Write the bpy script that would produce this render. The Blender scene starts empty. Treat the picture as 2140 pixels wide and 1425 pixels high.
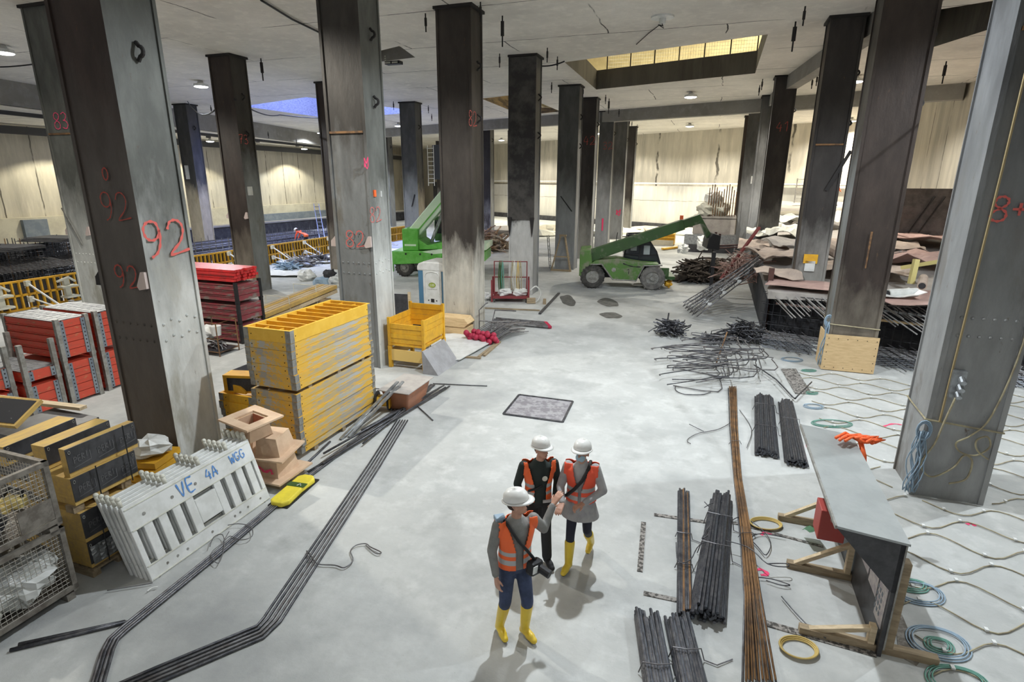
import bpy, bmesh, math, random
from mathutils import Vector, Matrix, Euler, noise
random.seed(7)
sc = bpy.context.scene
COL = sc.collection
PI = math.pi
# ---------------------------------------------------------------- camera, world, lights, exposure
F_PX = 1168.0; PITCH = math.radians(16.0); ROLL = math.radians(0.3); CAMH = 4.8; H = 9.6
GA = math.radians(19.2)                       # the column grid is turned by this angle
UX, UY = math.sin(GA), math.cos(GA)
VX, VY = math.cos(GA), -math.sin(GA)
cam = bpy.data.cameras.new('camera'); cam.sensor_width = 36.0; cam.lens = F_PX/2140*36
cam.clip_start = .05; cam.clip_end = 400
camo = bpy.data.objects.new('camera', cam); COL.objects.link(camo)
_R0 = Vector((1,0,0)); _F = Vector((0,math.cos(PITCH),-math.sin(PITCH))); _U0 = _R0.cross(_F)
_R = _R0*math.cos(ROLL)+_U0*math.sin(ROLL); _U = -_R0*math.sin(ROLL)+_U0*math.cos(ROLL)
M = Matrix((( _R.x,_U.x,-_F.x,0),(_R.y,_U.y,-_F.y,0),(_R.z,_U.z,-_F.z,CAMH),(0,0,0,1)))
camo.matrix_world = M
sc.camera = camo
sc.view_settings.view_transform = 'Standard'; sc.view_settings.look = 'None'
sc.view_settings.gamma = 1; sc.view_settings.use_curve_mapping = False
sc.view_settings.exposure = -0.30
w = bpy.data.worlds.new('world'); sc.world = w; w.use_nodes = True
w.node_tree.nodes['Background'].inputs[0].default_value = (.90,.94,1,1)
w.node_tree.nodes['Background'].inputs[1].default_value = 0.38

def W(u, v, z=0): return Vector((u*UX+v*VX, u*UY+v*VY, z))
def spot(x, y, z, watt, col=(1,.95,.86), size=156, blend=.30, rad=.08, aim=None):
    l = bpy.data.lights.new('lamp_light','SPOT'); l.energy = watt; l.color = col
    l.spot_size = math.radians(size); l.spot_blend = blend; l.shadow_soft_size = rad
    o = bpy.data.objects.new('lamp_light', l); COL.objects.link(o); o.location = (x,y,z)
    if aim is not None:
        d = (Vector(aim)-Vector((x,y,z))); o.rotation_euler = d.to_track_quat('-Z','Y').to_euler()
    return o
COOL = (.88,.95,1); WARM = (1,.95,.84)
# (x, y, watts, colour): the hall's round ceiling lamps; the light of each sits just under its lens
LAMPS = [(-15.9,30.9,3600,COOL),(-9.97,51.9,3600,COOL),(9.88,33.7,3300,WARM),(15.07,50.9,3900,WARM),
         (15.99,28.5,3700,WARM),(-1.36,69.4,3900,WARM),(-19.5,60.2,3200,COOL),(8.35,59.0,3600,WARM),
         (-19.2,23.2,3400,WARM),(-8.6,12.6,2900,WARM),(1.6,9.4,3500,COOL),(12.5,9.5,3300,COOL),(3.2,14.8,1300,COOL),  # the last lamp of this row is added, kept out of view
         (-9.0,-1.0,700,WARM),(3.4,-3.2,600,COOL),(13.5,-3.5,900,WARM),
         (-34.0,42.0,4200,WARM),(-30.0,66.0,4400,WARM),(26.0,46.0,4200,WARM),(-48,56,2600,WARM)]
for (x,y,wt,c) in LAMPS: spot(x,y,H-.36,wt,c)
# the lamps close to the far and left walls throw a narrower warm cone on the concrete
for (x,y,wt) in ((15.07,50.9,5600),(-1.36,69.4,5600),(8.35,59.0,4500),(-30,66,4200),(26,46,3200)): spot(x,y,H-.40,wt,(1,.92,.68),size=118,blend=.25)
LAMPS2=[(W_[0],W_[1]) for W_ in ((-27.7,54.1),(-23.5,66.4),(-19.2,78.7),(-31.7,42.8))]
for (x,y) in LAMPS2: spot(x,y,8.02,2500,(1,.93,.70),size=125,blend=.25)
def area(x,y,z,sx,sy,watt,col,rot=(0,0,0)):
    l = bpy.data.lights.new('daylight','AREA'); l.shape='RECTANGLE'; l.size=sx; l.size_y=sy; l.energy=watt; l.color=col
    o = bpy.data.objects.new('daylight', l); COL.objects.link(o); o.location=(x,y,z); o.rotation_euler=rot
    return o
p = W(35.5,-24.0)
area(p.x,p.y,H+5.2,7,6,5200,(.30,.40,1))            # daylight falling down the open shaft
p2_ = W(36,-24); tgt = W(27.5,-17.5)
sl = spot(p2_.x,p2_.y,H+4.6,9000,(.62,.74,1),size=70,blend=.4,rad=1.2,aim=(tgt.x,tgt.y,1.0))   # slanting skylight through the same shaft
p = W(37.5,-3); area(p.x,p.y,H+4.3,12,3,900,(1,.90,.62))   # lamp of the storey above, seen through the opening
p = W(38,-12); area(p.x,p.y,H+2.6,3,3,50,(1,.8,.4))
p = W(22,9); area(p.x,p.y,H+2.6,2,2,60,(1,.86,.6))

# ---------------------------------------------------------------- helpers
def ray(px,py): return _R*((px-1070)/F_PX)+_F-_U*((py-712.5)/F_PX)
def at(px,py,z=0.0):
    d = ray(px,py); t = (z-CAMH)/d.z
    return Vector((d.x*t,d.y*t,z))
def onplane(px,py,p0,n):
    o = Vector((0,0,CAMH)); d = ray(px,py); n = Vector(n)
    return o+d*((Vector(p0)-o).dot(n)/d.dot(n))

def spl(pts,n=5):
    P=[Vector(p) for p in pts]; Q=[P[0]]+P+[P[-1]]; out=[]
    for i in range(1,len(Q)-2):
        for k in range(n):
            t=k/n; a,b,c,d=Q[i-1],Q[i],Q[i+1],Q[i+2]; out.append(.5*((2*b)+(c-a)*t+(2*a-5*b+4*c-d)*t*t+(3*b-a-3*c+d)*t**3))
    return out+[P[-1]]
class MB:
    def __init__(s): s.v=[]; s.f=[]; s.m=[]
    def add(s,vs,fs,m=0):
        b=len(s.v); s.v += [tuple(x) for x in vs]; s.f += [tuple(i+b for i in f) for f in fs]; s.m += [m]*len(fs); return s
    def box(s,cx,cy,cz,sx,sy,sz,rz=0,m=0,mat=None):
        vs=[]
        for dz in (-.5,.5):
            for dx,dy in ((-.5,-.5),(.5,-.5),(.5,.5),(-.5,.5)):
                x,y=dx*sx,dy*sy
                if rz: x,y=x*math.cos(rz)-y*math.sin(rz),x*math.sin(rz)+y*math.cos(rz)
                vs.append(Vector((cx+x,cy+y,cz+dz*sz)))
        if mat is not None: vs=[mat@v for v in vs]
        return s.add(vs,[(3,2,1,0),(4,5,6,7),(0,1,5,4),(1,2,6,5),(2,3,7,6),(3,0,4,7)],m)
    def b3(s,x0,x1,y0,y1,z0,z1,m=0): return s.box((x0+x1)/2,(y0+y1)/2,(z0+z1)/2,abs(x1-x0),abs(y1-y0),abs(z1-z0),m=m)
    def beam(s,a,b,w,h,m=0,up=(0,0,1)):
        a=Vector(a); b=Vector(b); d=(b-a); L=d.length; d.normalize(); up=Vector(up)
        if abs(d.dot(up))>.98: up=Vector((0,1,0))
        x=d.cross(up).normalized(); y=x.cross(d).normalized()
        vs=[]
        for q in (a,b):
            for i,j in ((-1,-1),(1,-1),(1,1),(-1,1)): vs.append(q+x*(i*w/2)+y*(j*h/2))
        return s.add(vs,[(0,1,2,3),(7,6,5,4),(0,4,5,1),(1,5,6,2),(2,6,7,3),(3,7,4,0)],m)
    def tube(s,pts,r,n=6,m=0,closed=False):
        pts=[Vector(p) for p in pts]; k=len(pts); rs=r if isinstance(r,(list,tuple)) else [r]*k
        vs=[];fs=[]
        prev=None
        for i,p in enumerate(pts):
            if closed: t=pts[(i+1)%k]-pts[i-1]
            else: t=pts[min(i+1,k-1)]-pts[max(i-1,0)]
            if t.length<1e-9: t=Vector((0,0,1))
            t.normalize()
            if prev is None:
                a=Vector((0,0,1)) if abs(t.z)<.9 else Vector((1,0,0))
                x=t.cross(a).normalized()
            else:
                x=(prev-t*prev.dot(t))
                x = x.normalized() if x.length>1e-6 else t.orthogonal().normalized()
            prev=x; y=t.cross(x)
            for j in range(n):
                an=2*PI*j/n; vs.append(p+x*(math.cos(an)*rs[i])+y*(math.sin(an)*rs[i]))
        for i in range(k if closed else k-1):
            i2=(i+1)%k
            for j in range(n): fs.append((i*n+j,i*n+(j+1)%n,i2*n+(j+1)%n,i2*n+j))
        if not closed: fs.append(tuple(range(n-1,-1,-1))); fs.append(tuple((k-1)*n+j for j in range(n)))
        return s.add(vs,fs,m)
    def cyl(s,a,b,r,n=12,m=0,r2=None): return s.tube([a,b],[r,r if r2 is None else r2],n,m)
    def prism(s,poly,h0,h1,ax='z',m=0):
        n=len(poly); vs=[]
        for hh in (h0,h1):
            for (a,b) in poly: vs.append({'z':(a,b,hh),'y':(a,hh,b),'x':(hh,a,b)}[ax])
        fs=[tuple(range(n-1,-1,-1)),tuple(range(n,2*n))]+[(i,(i+1)%n,n+(i+1)%n,n+i) for i in range(n)]
        return s.add(vs,fs,m)
    def lathe(s,prof,cx=0,cy=0,n=20,m=0,sx=1,sy=1):
        vs=[];fs=[]; k=len(prof)
        for (r,z) in prof:
            for j in range(n): vs.append((cx+math.cos(2*PI*j/n)*r*sx,cy+math.sin(2*PI*j/n)*r*sy,z))
        for i in range(k-1):
            for j in range(n): fs.append((i*n+j,i*n+(j+1)%n,(i+1)*n+(j+1)%n,(i+1)*n+j))
        fs.append(tuple(range(n-1,-1,-1))); fs.append(tuple((k-1)*n+j for j in range(n)))
        return s.add(vs,fs,m)
    def ball(s,c,r,n=8,m=0,sc_=(1,1,1)):
        prof=[]
        vs=[];fs=[]; c=Vector(c); k=max(4,n//2+1)
        for i in range(k+1):
            ph=PI*i/k
            for j in range(n):
                vs.append((c.x+r*sc_[0]*math.sin(ph)*math.cos(2*PI*j/n)+1e-5*j*(i in(0,k)),c.y+r*sc_[1]*math.sin(ph)*math.sin(2*PI*j/n),c.z+r*sc_[2]*math.cos(ph)))
        for i in range(k):
            for j in range(n): fs.append((i*n+j,(i+1)*n+j,(i+1)*n+(j+1)%n,i*n+(j+1)%n))
        return s.add(vs,fs,m)
    def sheet(s,fn,nu,nv,th=.01,m=0):
        vs=[];fs=[]
        P=[[Vector(fn(i/nu,j/nv)) for j in range(nv+1)] for i in range(nu+1)]
        for layer in (0,1):
            for i in range(nu+1):
                for j in range(nv+1): vs.append(P[i][j]-Vector((0,0,th*layer)))
        N=(nu+1)*(nv+1); I=lambda i,j,l:l*N+i*(nv+1)+j
        for i in range(nu):
            for j in range(nv):
                fs.append((I(i,j,0),I(i+1,j,0),I(i+1,j+1,0),I(i,j+1,0)))
                fs.append((I(i,j+1,1),I(i+1,j+1,1),I(i+1,j,1),I(i,j,1)))
        for i in range(nu):
            fs.append((I(i,0,1),I(i+1,0,1),I(i+1,0,0),I(i,0,0))); fs.append((I(i,nv,0),I(i+1,nv,0),I(i+1,nv,1),I(i,nv,1)))
        for j in range(nv):
            fs.append((I(0,j,0),I(0,j+1,0),I(0,j+1,1),I(0,j,1))); fs.append((I(nu,j,1),I(nu,j+1,1),I(nu,j+1,0),I(nu,j,0)))
        return s.add(vs,fs,m)
    def mesh(s,name,mats,smooth=False):
        me=bpy.data.meshes.new(name); me.from_pydata(s.v,[],s.f); me.validate(); 
        if not isinstance(mats,(list,tuple)): mats=[mats]
        for mt in mats: me.materials.append(mt)
        if len(mats)>1 and len(me.polygons)==len(s.m): me.polygons.foreach_set('material_index',s.m)
        if smooth: me.polygons.foreach_set('use_smooth',[True]*len(me.polygons))
        me.update(); return me
    def build(s,name,mats,parent=None,smooth=False,bev=0,label=None,loc=None,rz=0):
        o=bpy.data.objects.new(name,s.mesh(name,mats,smooth)); COL.objects.link(o)
        if parent: o.parent=parent
        if loc is not None: o.location=loc
        if rz: o.rotation_euler=(0,0,rz)
        if bev:
            b=o.modifiers.new('bevel','BEVEL'); b.width=bev; b.segments=2; b.limit_method='ANGLE'; b.angle_limit=math.radians(40)
        if label: o['label']=label
        return o
_T=['','first','second','third','fourth','fifth','sixth','seventh','eighth','ninth','tenth','eleventh','twelfth','thirteenth','fourteenth','fifteenth','sixteenth','seventeenth','eighteenth','nineteenth']
def nth(n):
    if n<20: return _T[n]
    t,o_=divmod(n,10); w_={2:'twent',3:'thirt'}[t]
    return w_+'ieth' if o_==0 else w_+'y-'+_T[o_]
def thing(name,label,cat,loc=(0,0,0),rz=0,group=None):
    o=bpy.data.objects.new(name,None); COL.objects.link(o); o.empty_display_size=.2
    o.location=loc; o.rotation_euler=(0,0,rz); o['label']=label; o['category']=cat
    if group: o['group']=group
    return o
def tag(o,label,cat,group=None,kind=None):
    o['label']=label; o['category']=cat
    if group: o['group']=group
    if kind: o['kind']=kind
    return o
def struct(mb,name,mats,label,smooth=False):
    o=mb.build(name,mats,smooth=smooth); o['kind']='structure'; o['label']=label; return o
def copy_tree(o,parent=None):
    c=o.copy(); COL.objects.link(c)
    if parent: c.parent=parent
    for ch in list(o.children): copy_tree(ch,c)
    return c
GR=-GA
ORD=['lowest','second','third','fourth','fifth','sixth','seventh','eighth','ninth','tenth','eleventh','twelfth']
# ---------------------------------------------------------------- materials
def mat(name,col,rough=.7,metal=0,col2=None,scale=3,lo=.42,hi=.6,bump=0,bscale=None,stretch=(1,1,1),coord='Object',detail=5,spec=None,col3=None,scale3=.6,lo3=.5,hi3=.65):
    m=bpy.data.materials.new(name); m.use_nodes=True; nt=m.node_tree; N=nt.nodes; L=nt.links
    b=N['Principled BSDF']; b.inputs['Base Color'].default_value=(*col,1); b.inputs['Roughness'].default_value=rough; b.inputs['Metallic'].default_value=metal
    if spec is not None: b.inputs['Specular IOR Level'].default_value=spec
    if col2 is None and not bump: return m
    tc=N.new('ShaderNodeTexCoord'); mp=N.new('ShaderNodeMapping'); mp.inputs['Scale'].default_value=stretch
    if coord=='World':
        g=N.new('ShaderNodeNewGeometry'); L.new(g.outputs['Position'],mp.inputs['Vector'])
    else: L.new(tc.outputs[coord],mp.inputs['Vector'])
    def nz(sc_,lo_,hi_,dt=detail):
        n=N.new('ShaderNodeTexNoise'); n.inputs['Scale'].default_value=sc_; n.inputs['Detail'].default_value=dt; n.inputs['Roughness'].default_value=.65
        L.new(mp.outputs[0],n.inputs['Vector'])
        r=N.new('ShaderNodeMapRange'); r.inputs['From Min'].default_value=lo_; r.inputs['From Max'].default_value=hi_
        L.new(n.outputs['Fac'],r.inputs['Value']); return n,r
    out=None
    if col2 is not None:
        n,r=nz(scale,lo,hi)
        mx=N.new('ShaderNodeMix'); mx.data_type='RGBA'; mx.inputs['A'].default_value=(*col,1); mx.inputs['B'].default_value=(*col2,1)
        L.new(r.outputs[0],mx.inputs['Factor']); out=mx
        if col3 is not None:
            n3,r3=nz(scale3,lo3,hi3)
            mx3=N.new('ShaderNodeMix'); mx3.data_type='RGBA'; L.new(mx.outputs['Result'],mx3.inputs['A']); mx3.inputs['B'].default_value=(*col3,1)
            L.new(r3.outputs[0],mx3.inputs['Factor']); out=mx3
        L.new(out.outputs['Result'],b.inputs['Base Color'])
    if bump:
        n2=N.new('ShaderNodeTexNoise'); n2.inputs['Scale'].default_value=bscale or scale*4; n2.inputs['Detail'].default_value=4
        L.new(mp.outputs[0],n2.inputs['Vector']); bp=N.new('ShaderNodeBump'); bp.inputs['Strength'].default_value=bump; bp.inputs['Distance'].default_value=.02
        L.new(n2.outputs['Fac'],bp.inputs['Height']); L.new(bp.outputs[0],b.inputs['Normal'])
    return m
def emis(name,col,st):
    m=bpy.data.materials.new(name); m.use_nodes=True; b=m.node_tree.nodes['Principled BSDF']
    b.inputs['Base Color'].default_value=(*col,1); b.inputs['Emission Color'].default_value=(*col,1); b.inputs['Emission Strength'].default_value=st
    return m
def concrete(name,base,dark,seam=None,seam_sz=(8,6),streak=False,rough=.85,mort=.004,blot=None,rot=-GA):
    """cast concrete: fine mottling, large blotches, board seams"""
    m=bpy.data.materials.new(name); m.use_nodes=True; nt=m.node_tree; N=nt.nodes; L=nt.links
    b=N['Principled BSDF']; b.inputs['Roughness'].default_value=rough
    g=N.new('ShaderNodeNewGeometry'); mp=N.new('ShaderNodeMapping'); mp.inputs['Rotation'].default_value=(0,0,-rot)
    if streak: mp.inputs['Scale'].default_value=(1,1,.16)
    L.new(g.outputs['Position'],mp.inputs['Vector'])
    def nz(s,lo,hi,d=6,vec=None):
        n=N.new('ShaderNodeTexNoise'); n.inputs['Scale'].default_value=s; n.inputs['Detail'].default_value=d; n.inputs['Roughness'].default_value=.62
        L.new((vec or mp).outputs[0],n.inputs['Vector']); r=N.new('ShaderNodeMapRange'); r.inputs['From Min'].default_value=lo; r.inputs['From Max'].default_value=hi
        L.new(n.outputs['Fac'],r.inputs['Value']); return r
    def mix(a,bc,fac,blend='MIX'):
        x=N.new('ShaderNodeMix'); x.data_type='RGBA'; x.blend_type=blend
        if isinstance(a,tuple): x.inputs['A'].default_value=(*a,1)
        else: L.new(a,x.inputs['A'])
        if isinstance(bc,tuple): x.inputs['B'].default_value=(*bc,1)
        else: L.new(bc,x.inputs['B'])
        if isinstance(fac,(int,float)): x.inputs['Factor'].default_value=fac
        else: L.new(fac,x.inputs['Factor'])
        return x.outputs['Result']
    c=mix(base,dark,nz(.35 if not streak else .9,.38,.68).outputs[0])
    c=mix(c,tuple(x*1.12 for x in base),nz(2.2,.5,.75).outputs[0])
    f=nz(9,.35,.7,3); c2=mix(c,tuple(x*.8 for x in base),f.outputs[0])
    c=mix(c,c2,.35)
    if blot:
        c=mix(c,blot,nz(.22,.50,.64,6).outputs[0]); c=mix(c,tuple(x*.66 for x in base),nz(1.3,.55,.74,8).outputs[0]); c=mix(c,tuple(x*.55 for x in base),nz(26,.70,.80,2).outputs[0])
    if seam:
        br=N.new('ShaderNodeTexBrick'); br.inputs['Scale'].default_value=1; br.inputs['Mortar Size'].default_value=mort*seam_sz[0]; br.inputs['Mortar Smooth'].default_value=.3
        br.inputs['Brick Width'].default_value=seam_sz[0]; br.inputs['Row Height'].default_value=seam_sz[1]; br.offset=0 if streak else .5
        br.inputs['Color1'].default_value=(0,0,0,1); br.inputs['Color2'].default_value=(0,0,0,1); br.inputs['Mortar'].default_value=(1,1,1,1)
        # wobble
        n=N.new('ShaderNodeTexNoise'); n.inputs['Scale'].default_value=.8; n.inputs['Detail'].default_value=4
        mp2=N.new('ShaderNodeMapping'); mp2.inputs['Rotation'].default_value=(0,0,-rot); L.new(g.outputs['Position'],mp2.inputs['Vector']); L.new(mp2.outputs[0],n.inputs['Vector'])
        if streak:
            sx=N.new('ShaderNodeSeparateXYZ'); L.new(mp2.outputs[0],sx.inputs[0]); ad=N.new('ShaderNodeMath'); ad.operation='ADD'; L.new(sx.outputs[0],ad.inputs[0]); L.new(sx.outputs[1],ad.inputs[1])
            cb=N.new('ShaderNodeCombineXYZ'); L.new(ad.outputs[0],cb.inputs[0]); L.new(sx.outputs[2],cb.inputs[1]); src=cb
        else: src=mp2
        va=N.new('ShaderNodeVectorMath'); va.operation='MULTIPLY_ADD'; va.inputs[1].default_value=(.25,.25,0); L.new(n.outputs['Color'],va.inputs[0]); L.new(src.outputs[0],va.inputs[2])
        L.new(va.outputs[0],br.inputs['Vector'])
        gate=nz(.5,.4,.52,3,mp2)
        mm=N.new('ShaderNodeMath'); mm.operation='MULTIPLY'; L.new(br.outputs['Fac'],mm.inputs[0]); L.new(gate.outputs[0],mm.inputs[1])
        c=mix(c,seam,mm.outputs[0])
    L.new(c,b.inputs['Base Color'])
    bp=N.new('ShaderNodeBump'); bp.inputs['Strength'].default_value=.25; bp.inputs['Distance'].default_value=.03
    L.new(nz(5,.2,.8,8).outputs[0],bp.inputs['Height']); L.new(bp.outputs[0],b.inputs['Normal'])
    return m
def colmat(name,bot,top,z0,z1,patch=None,rough=.6,metal=.06):
    """steel column: cement dust on the lower length; soot, rust and painted-in shade above, ragged edge between"""
    m=bpy.data.materials.new(name); m.use_nodes=True; nt=m.node_tree; N=nt.nodes; L=nt.links
    b=N['Principled BSDF']; b.inputs['Roughness'].default_value=rough; b.inputs['Metallic'].default_value=metal
    g=N.new('ShaderNodeNewGeometry'); s=N.new('ShaderNodeSeparateXYZ'); L.new(g.outputs['Position'],s.inputs[0])
    mp=N.new('ShaderNodeMapping'); mp.inputs['Scale'].default_value=(1,1,.35); L.new(g.outputs['Position'],mp.inputs['Vector'])
    def nz(sc_,lo,hi,d=6):
        n=N.new('ShaderNodeTexNoise'); n.inputs['Scale'].default_value=sc_; n.inputs['Detail'].default_value=d; n.inputs['Roughness'].default_value=.65; L.new(mp.outputs[0],n.inputs['Vector'])
        r=N.new('ShaderNodeMapRange'); r.inputs['From Min'].default_value=lo; r.inputs['From Max'].default_value=hi; L.new(n.outputs['Fac'],r.inputs['Value']); return n,r
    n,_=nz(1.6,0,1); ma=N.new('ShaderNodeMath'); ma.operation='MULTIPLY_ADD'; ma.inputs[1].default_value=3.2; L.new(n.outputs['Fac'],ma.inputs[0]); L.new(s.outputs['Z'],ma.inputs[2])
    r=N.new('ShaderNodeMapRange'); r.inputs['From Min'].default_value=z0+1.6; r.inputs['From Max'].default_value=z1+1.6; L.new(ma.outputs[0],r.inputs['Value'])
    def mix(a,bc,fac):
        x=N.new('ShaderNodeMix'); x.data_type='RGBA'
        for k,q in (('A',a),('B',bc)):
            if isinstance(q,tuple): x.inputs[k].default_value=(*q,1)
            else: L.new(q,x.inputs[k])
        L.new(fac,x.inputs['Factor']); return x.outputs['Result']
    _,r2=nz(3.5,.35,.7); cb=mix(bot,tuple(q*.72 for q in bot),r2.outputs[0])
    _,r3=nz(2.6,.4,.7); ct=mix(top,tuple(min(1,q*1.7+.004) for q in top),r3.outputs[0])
    c=mix(cb,ct,r.outputs[0])  # upper tone mixes soot and rust with shade painted into the colour
    _,r4=nz(1.1,.56,.66); iv=N.new('ShaderNodeMath'); iv.operation='SUBTRACT'; iv.inputs[0].default_value=1; iv.use_clamp=True; L.new(r.outputs[0],iv.inputs[1]); mu=N.new('ShaderNodeMath'); mu.operation='MULTIPLY'; L.new(iv.outputs[0],mu.inputs[0]); L.new(r4.outputs[0],mu.inputs[1]); c=mix(c,patch or tuple(q*.6 for q in bot),mu.outputs[0])
    _,r5=nz(11,.68,.78,3); c=mix(c,(.10,.055,.03),r5.outputs[0])
    L.new(c,b.inputs['Base Color'])
    bp=N.new('ShaderNodeBump'); bp.inputs['Strength'].default_value=.3; bp.inputs['Distance'].default_value=.02; L.new(r3.outputs[0],bp.inputs['Height']); L.new(bp.outputs[0],b.inputs['Normal'])
    return m
m_floor=concrete('floor_concrete',(.52,.53,.52),(.37,.38,.375),blot=(.30,.31,.31))
m_ceil=concrete('ceiling_concrete',(.80,.765,.70),(.62,.59,.54),seam=(.07,.065,.06),seam_sz=(7.5,4.2),mort=.0035)
m_wall=concrete('wall_concrete',(.60,.56,.47),(.38,.355,.30),seam=(.12,.11,.09),seam_sz=(2.6,40),streak=True,mort=.02)
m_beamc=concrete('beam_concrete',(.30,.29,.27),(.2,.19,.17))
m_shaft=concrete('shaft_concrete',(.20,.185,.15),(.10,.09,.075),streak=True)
m_cream=mat('cream_plaster',(.60,.56,.44),.9,col2=(.50,.46,.36),scale=1)
m_blue=mat('blue_grey_paint',(.16,.19,.23),.8,col2=(.22,.25,.28),scale=1.5)
m_black=mat('black_steel',(.02,.02,.022),.5,.3)
m_dark=mat('dark_recess',(.025,.025,.03),.9,col2=(.05,.05,.055),scale=2)
m_rebar=mat('rebar_steel',(.075,.078,.09),.45,.75,col2=(.14,.14,.15),scale=9,bump=.3)
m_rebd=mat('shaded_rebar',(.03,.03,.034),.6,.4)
m_rebar2=mat('blue_grey_rebar',(.12,.13,.15),.4,.7,col2=(.08,.085,.1),scale=9,bump=.3)
m_rebarl=mat('rebar_grey',(.20,.20,.21),.5,.6,col2=(.11,.10,.10),scale=6)
m_rust=mat('rusty_bar',(.26,.14,.06),.7,.3,col2=(.12,.07,.04),scale=5)
m_steel=mat('galvanised_steel',(.42,.44,.46),.4,.8,col2=(.28,.29,.30),scale=8)
m_greypost=mat('grey_post_steel',(.33,.33,.31),.6,.4,col2=(.22,.21,.19),scale=7)
m_red=mat('red_paint',(.55,.065,.035),.55,col2=(.36,.07,.04),scale=3,stretch=(1,1,4),lo=.5,hi=.7,col3=(.42,.26,.12),scale3=6,lo3=.6,hi3=.7)
m_dred=mat('dark_red_paint',(.26,.035,.05),.6,col2=(.17,.06,.055),scale=3,stretch=(1,1,4),col3=(.20,.17,.15),scale3=2.2,lo3=.52,hi3=.62)
m_bred=mat('bright_red_tube',(.62,.03,.03),.4,col2=(.45,.03,.03),scale=5)
m_yel=mat('yellow_paint',(.78,.43,.025),.5,col2=(.66,.35,.03),scale=5)
m_yeld=mat('scraped_yellow_board',(.70,.41,.06),.65,col2=(.36,.34,.30),scale=1.0,stretch=(4,1,7),lo=.50,hi=.56,col3=(.50,.38,.18),scale3=1.6,lo3=.5,hi3=.6)
m_yeldv=mat('scraped_yellow_board_long',(.72,.42,.05),.65,col2=(.42,.42,.40),scale=1.1,stretch=(4,.9,7),lo=.50,hi=.56,col3=(.52,.40,.19),scale3=1.7,lo3=.5,hi3=.6)
m_wood=mat('pale_timber',(.60,.48,.32),.75,col2=(.46,.36,.23),scale=3,stretch=(1,8,8))
m_wood2=mat('weathered_timber',(.36,.28,.18),.8,col2=(.25,.19,.12),scale=3,stretch=(1,6,6))
m_ply=mat('plywood',(.70,.51,.28),.7,col2=(.60,.42,.22),scale=4,stretch=(1,1,6))
m_boxply=mat('pink_pale_plywood',(.66,.48,.33),.7,col2=(.58,.40,.27),scale=4)
m_brick=mat('brick_red_lining',(.45,.17,.09),.8,col2=(.36,.12,.07),scale=8)
m_film=mat('black_film_plywood',(.03,.03,.034),.45,col2=(.055,.055,.06),scale=5)
m_peri=mat('faint_print',(.13,.13,.135),.6)
m_white=mat('white_plastic',(.72,.73,.72),.45,col2=(.62,.63,.61),scale=4)
m_cream2=mat('cream_plastic',(.66,.66,.58),.5,col2=(.58,.57,.5),scale=4)
m_tblue=mat('toilet_blue',(.08,.20,.33),.5)
m_green=mat('crane_green',(.10,.42,.05),.45,col2=(.15,.50,.09),scale=3)
m_lgreen=mat('pale_green_boom',(.62,.82,.60),.4,col2=(.70,.86,.68),scale=2)
m_dgreen=mat('telehandler_green',(.035,.09,.02),.5,col2=(.035,.075,.022),scale=2.5,lo=.45,hi=.65,col3=(.16,.17,.12),scale3=2,lo3=.55,hi3=.7)
m_mgreen=mat('telehandler_side_green',(.085,.19,.04),.5,col2=(.20,.21,.14),scale=2,lo=.48,hi=.62)
m_tyre=mat('tyre_rubber',(.035,.034,.032),.85,col2=(.09,.085,.08),scale=4)
m_tyred=mat('dusty_tyre',(.20,.19,.175),.9,col2=(.11,.105,.10),scale=4)
m_glass=mat('dark_glass',(.03,.035,.04),.08,spec=.8)
m_orange=mat('hi_vis_orange',(.92,.15,.035),.6,bump=.25,bscale=14)
m_reflect=mat('reflective_band',(.42,.42,.42),.45)
m_tarp=mat('beige_sheet',(.52,.42,.35),.85,col2=(.42,.34,.29),scale=1.4,bump=.4,bscale=4)
m_pink=mat('pinkish_sheet',(.50,.33,.29),.85,col2=(.40,.27,.24),scale=1.2,bump=.4,bscale=4)
m_tan=mat('grey_board_sheet',(.42,.39,.36),.85,col2=(.34,.31,.29),scale=2)
m_paint=mat('red_spray_paint',(.66,.13,.11),.8)
m_paint2=mat('faded_red_spray_paint',(.36,.06,.045),.8)
m_magenta=mat('pink_spray_paint',(.75,.06,.16),.8)
m_bluep=mat('blue_spray_paint',(.10,.27,.62),.8)
m_hose=mat('tan_hose',(.42,.37,.24),.6,col2=(.27,.23,.15),scale=5)
m_yhose=mat('yellow_hose',(.55,.40,.13),.5)
m_ghose=mat('green_hose',(.12,.30,.24),.5)
m_bhose=mat('pale_blue_hose',(.28,.38,.48),.5)
m_magr=mat('raspberry_cap',(.42,.02,.06),.6)
m_lamp=emis('lamp_lens',(1,.98,.94),30)
# ================================================================ SETTING
mb=MB(); 
def quad_uv(a,b,c,d,z): return [W(*a,z),W(*b,z),W(*c,z),W(*d,z)]
mb.sheet(lambda s,t: W(-12+100*s,-72+100*t,0),1,1,.3); struct(mb,'floor',m_floor,'pale grey concrete floor')
def poly_uv_px(pts): return [at(px,py,H) for px,py in pts]
HOLES={'opening':[W(25.1,-6.46),W(22.7,1.2),W(30.2,1.25),W(32.7,-6.6)],
 'blue':poly_uv_px([(508,222),(640,203),(885,233),(700,249)]),
 'small':poly_uv_px([(1006,206),(1085,197),(1172,233),(1092,241)]),
 'right':poly_uv_px([(1930,105),(1950,22),(2085,0),(2065,62)]),
 'recess':poly_uv_px([(783,109),(835,96),(868,120),(786,130)])}
bm=bmesh.new()
outer=[W(-12,-50,H),W(-12,28,H),W(88,28,H),W(88,-50,H)]
edges=[]
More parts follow.
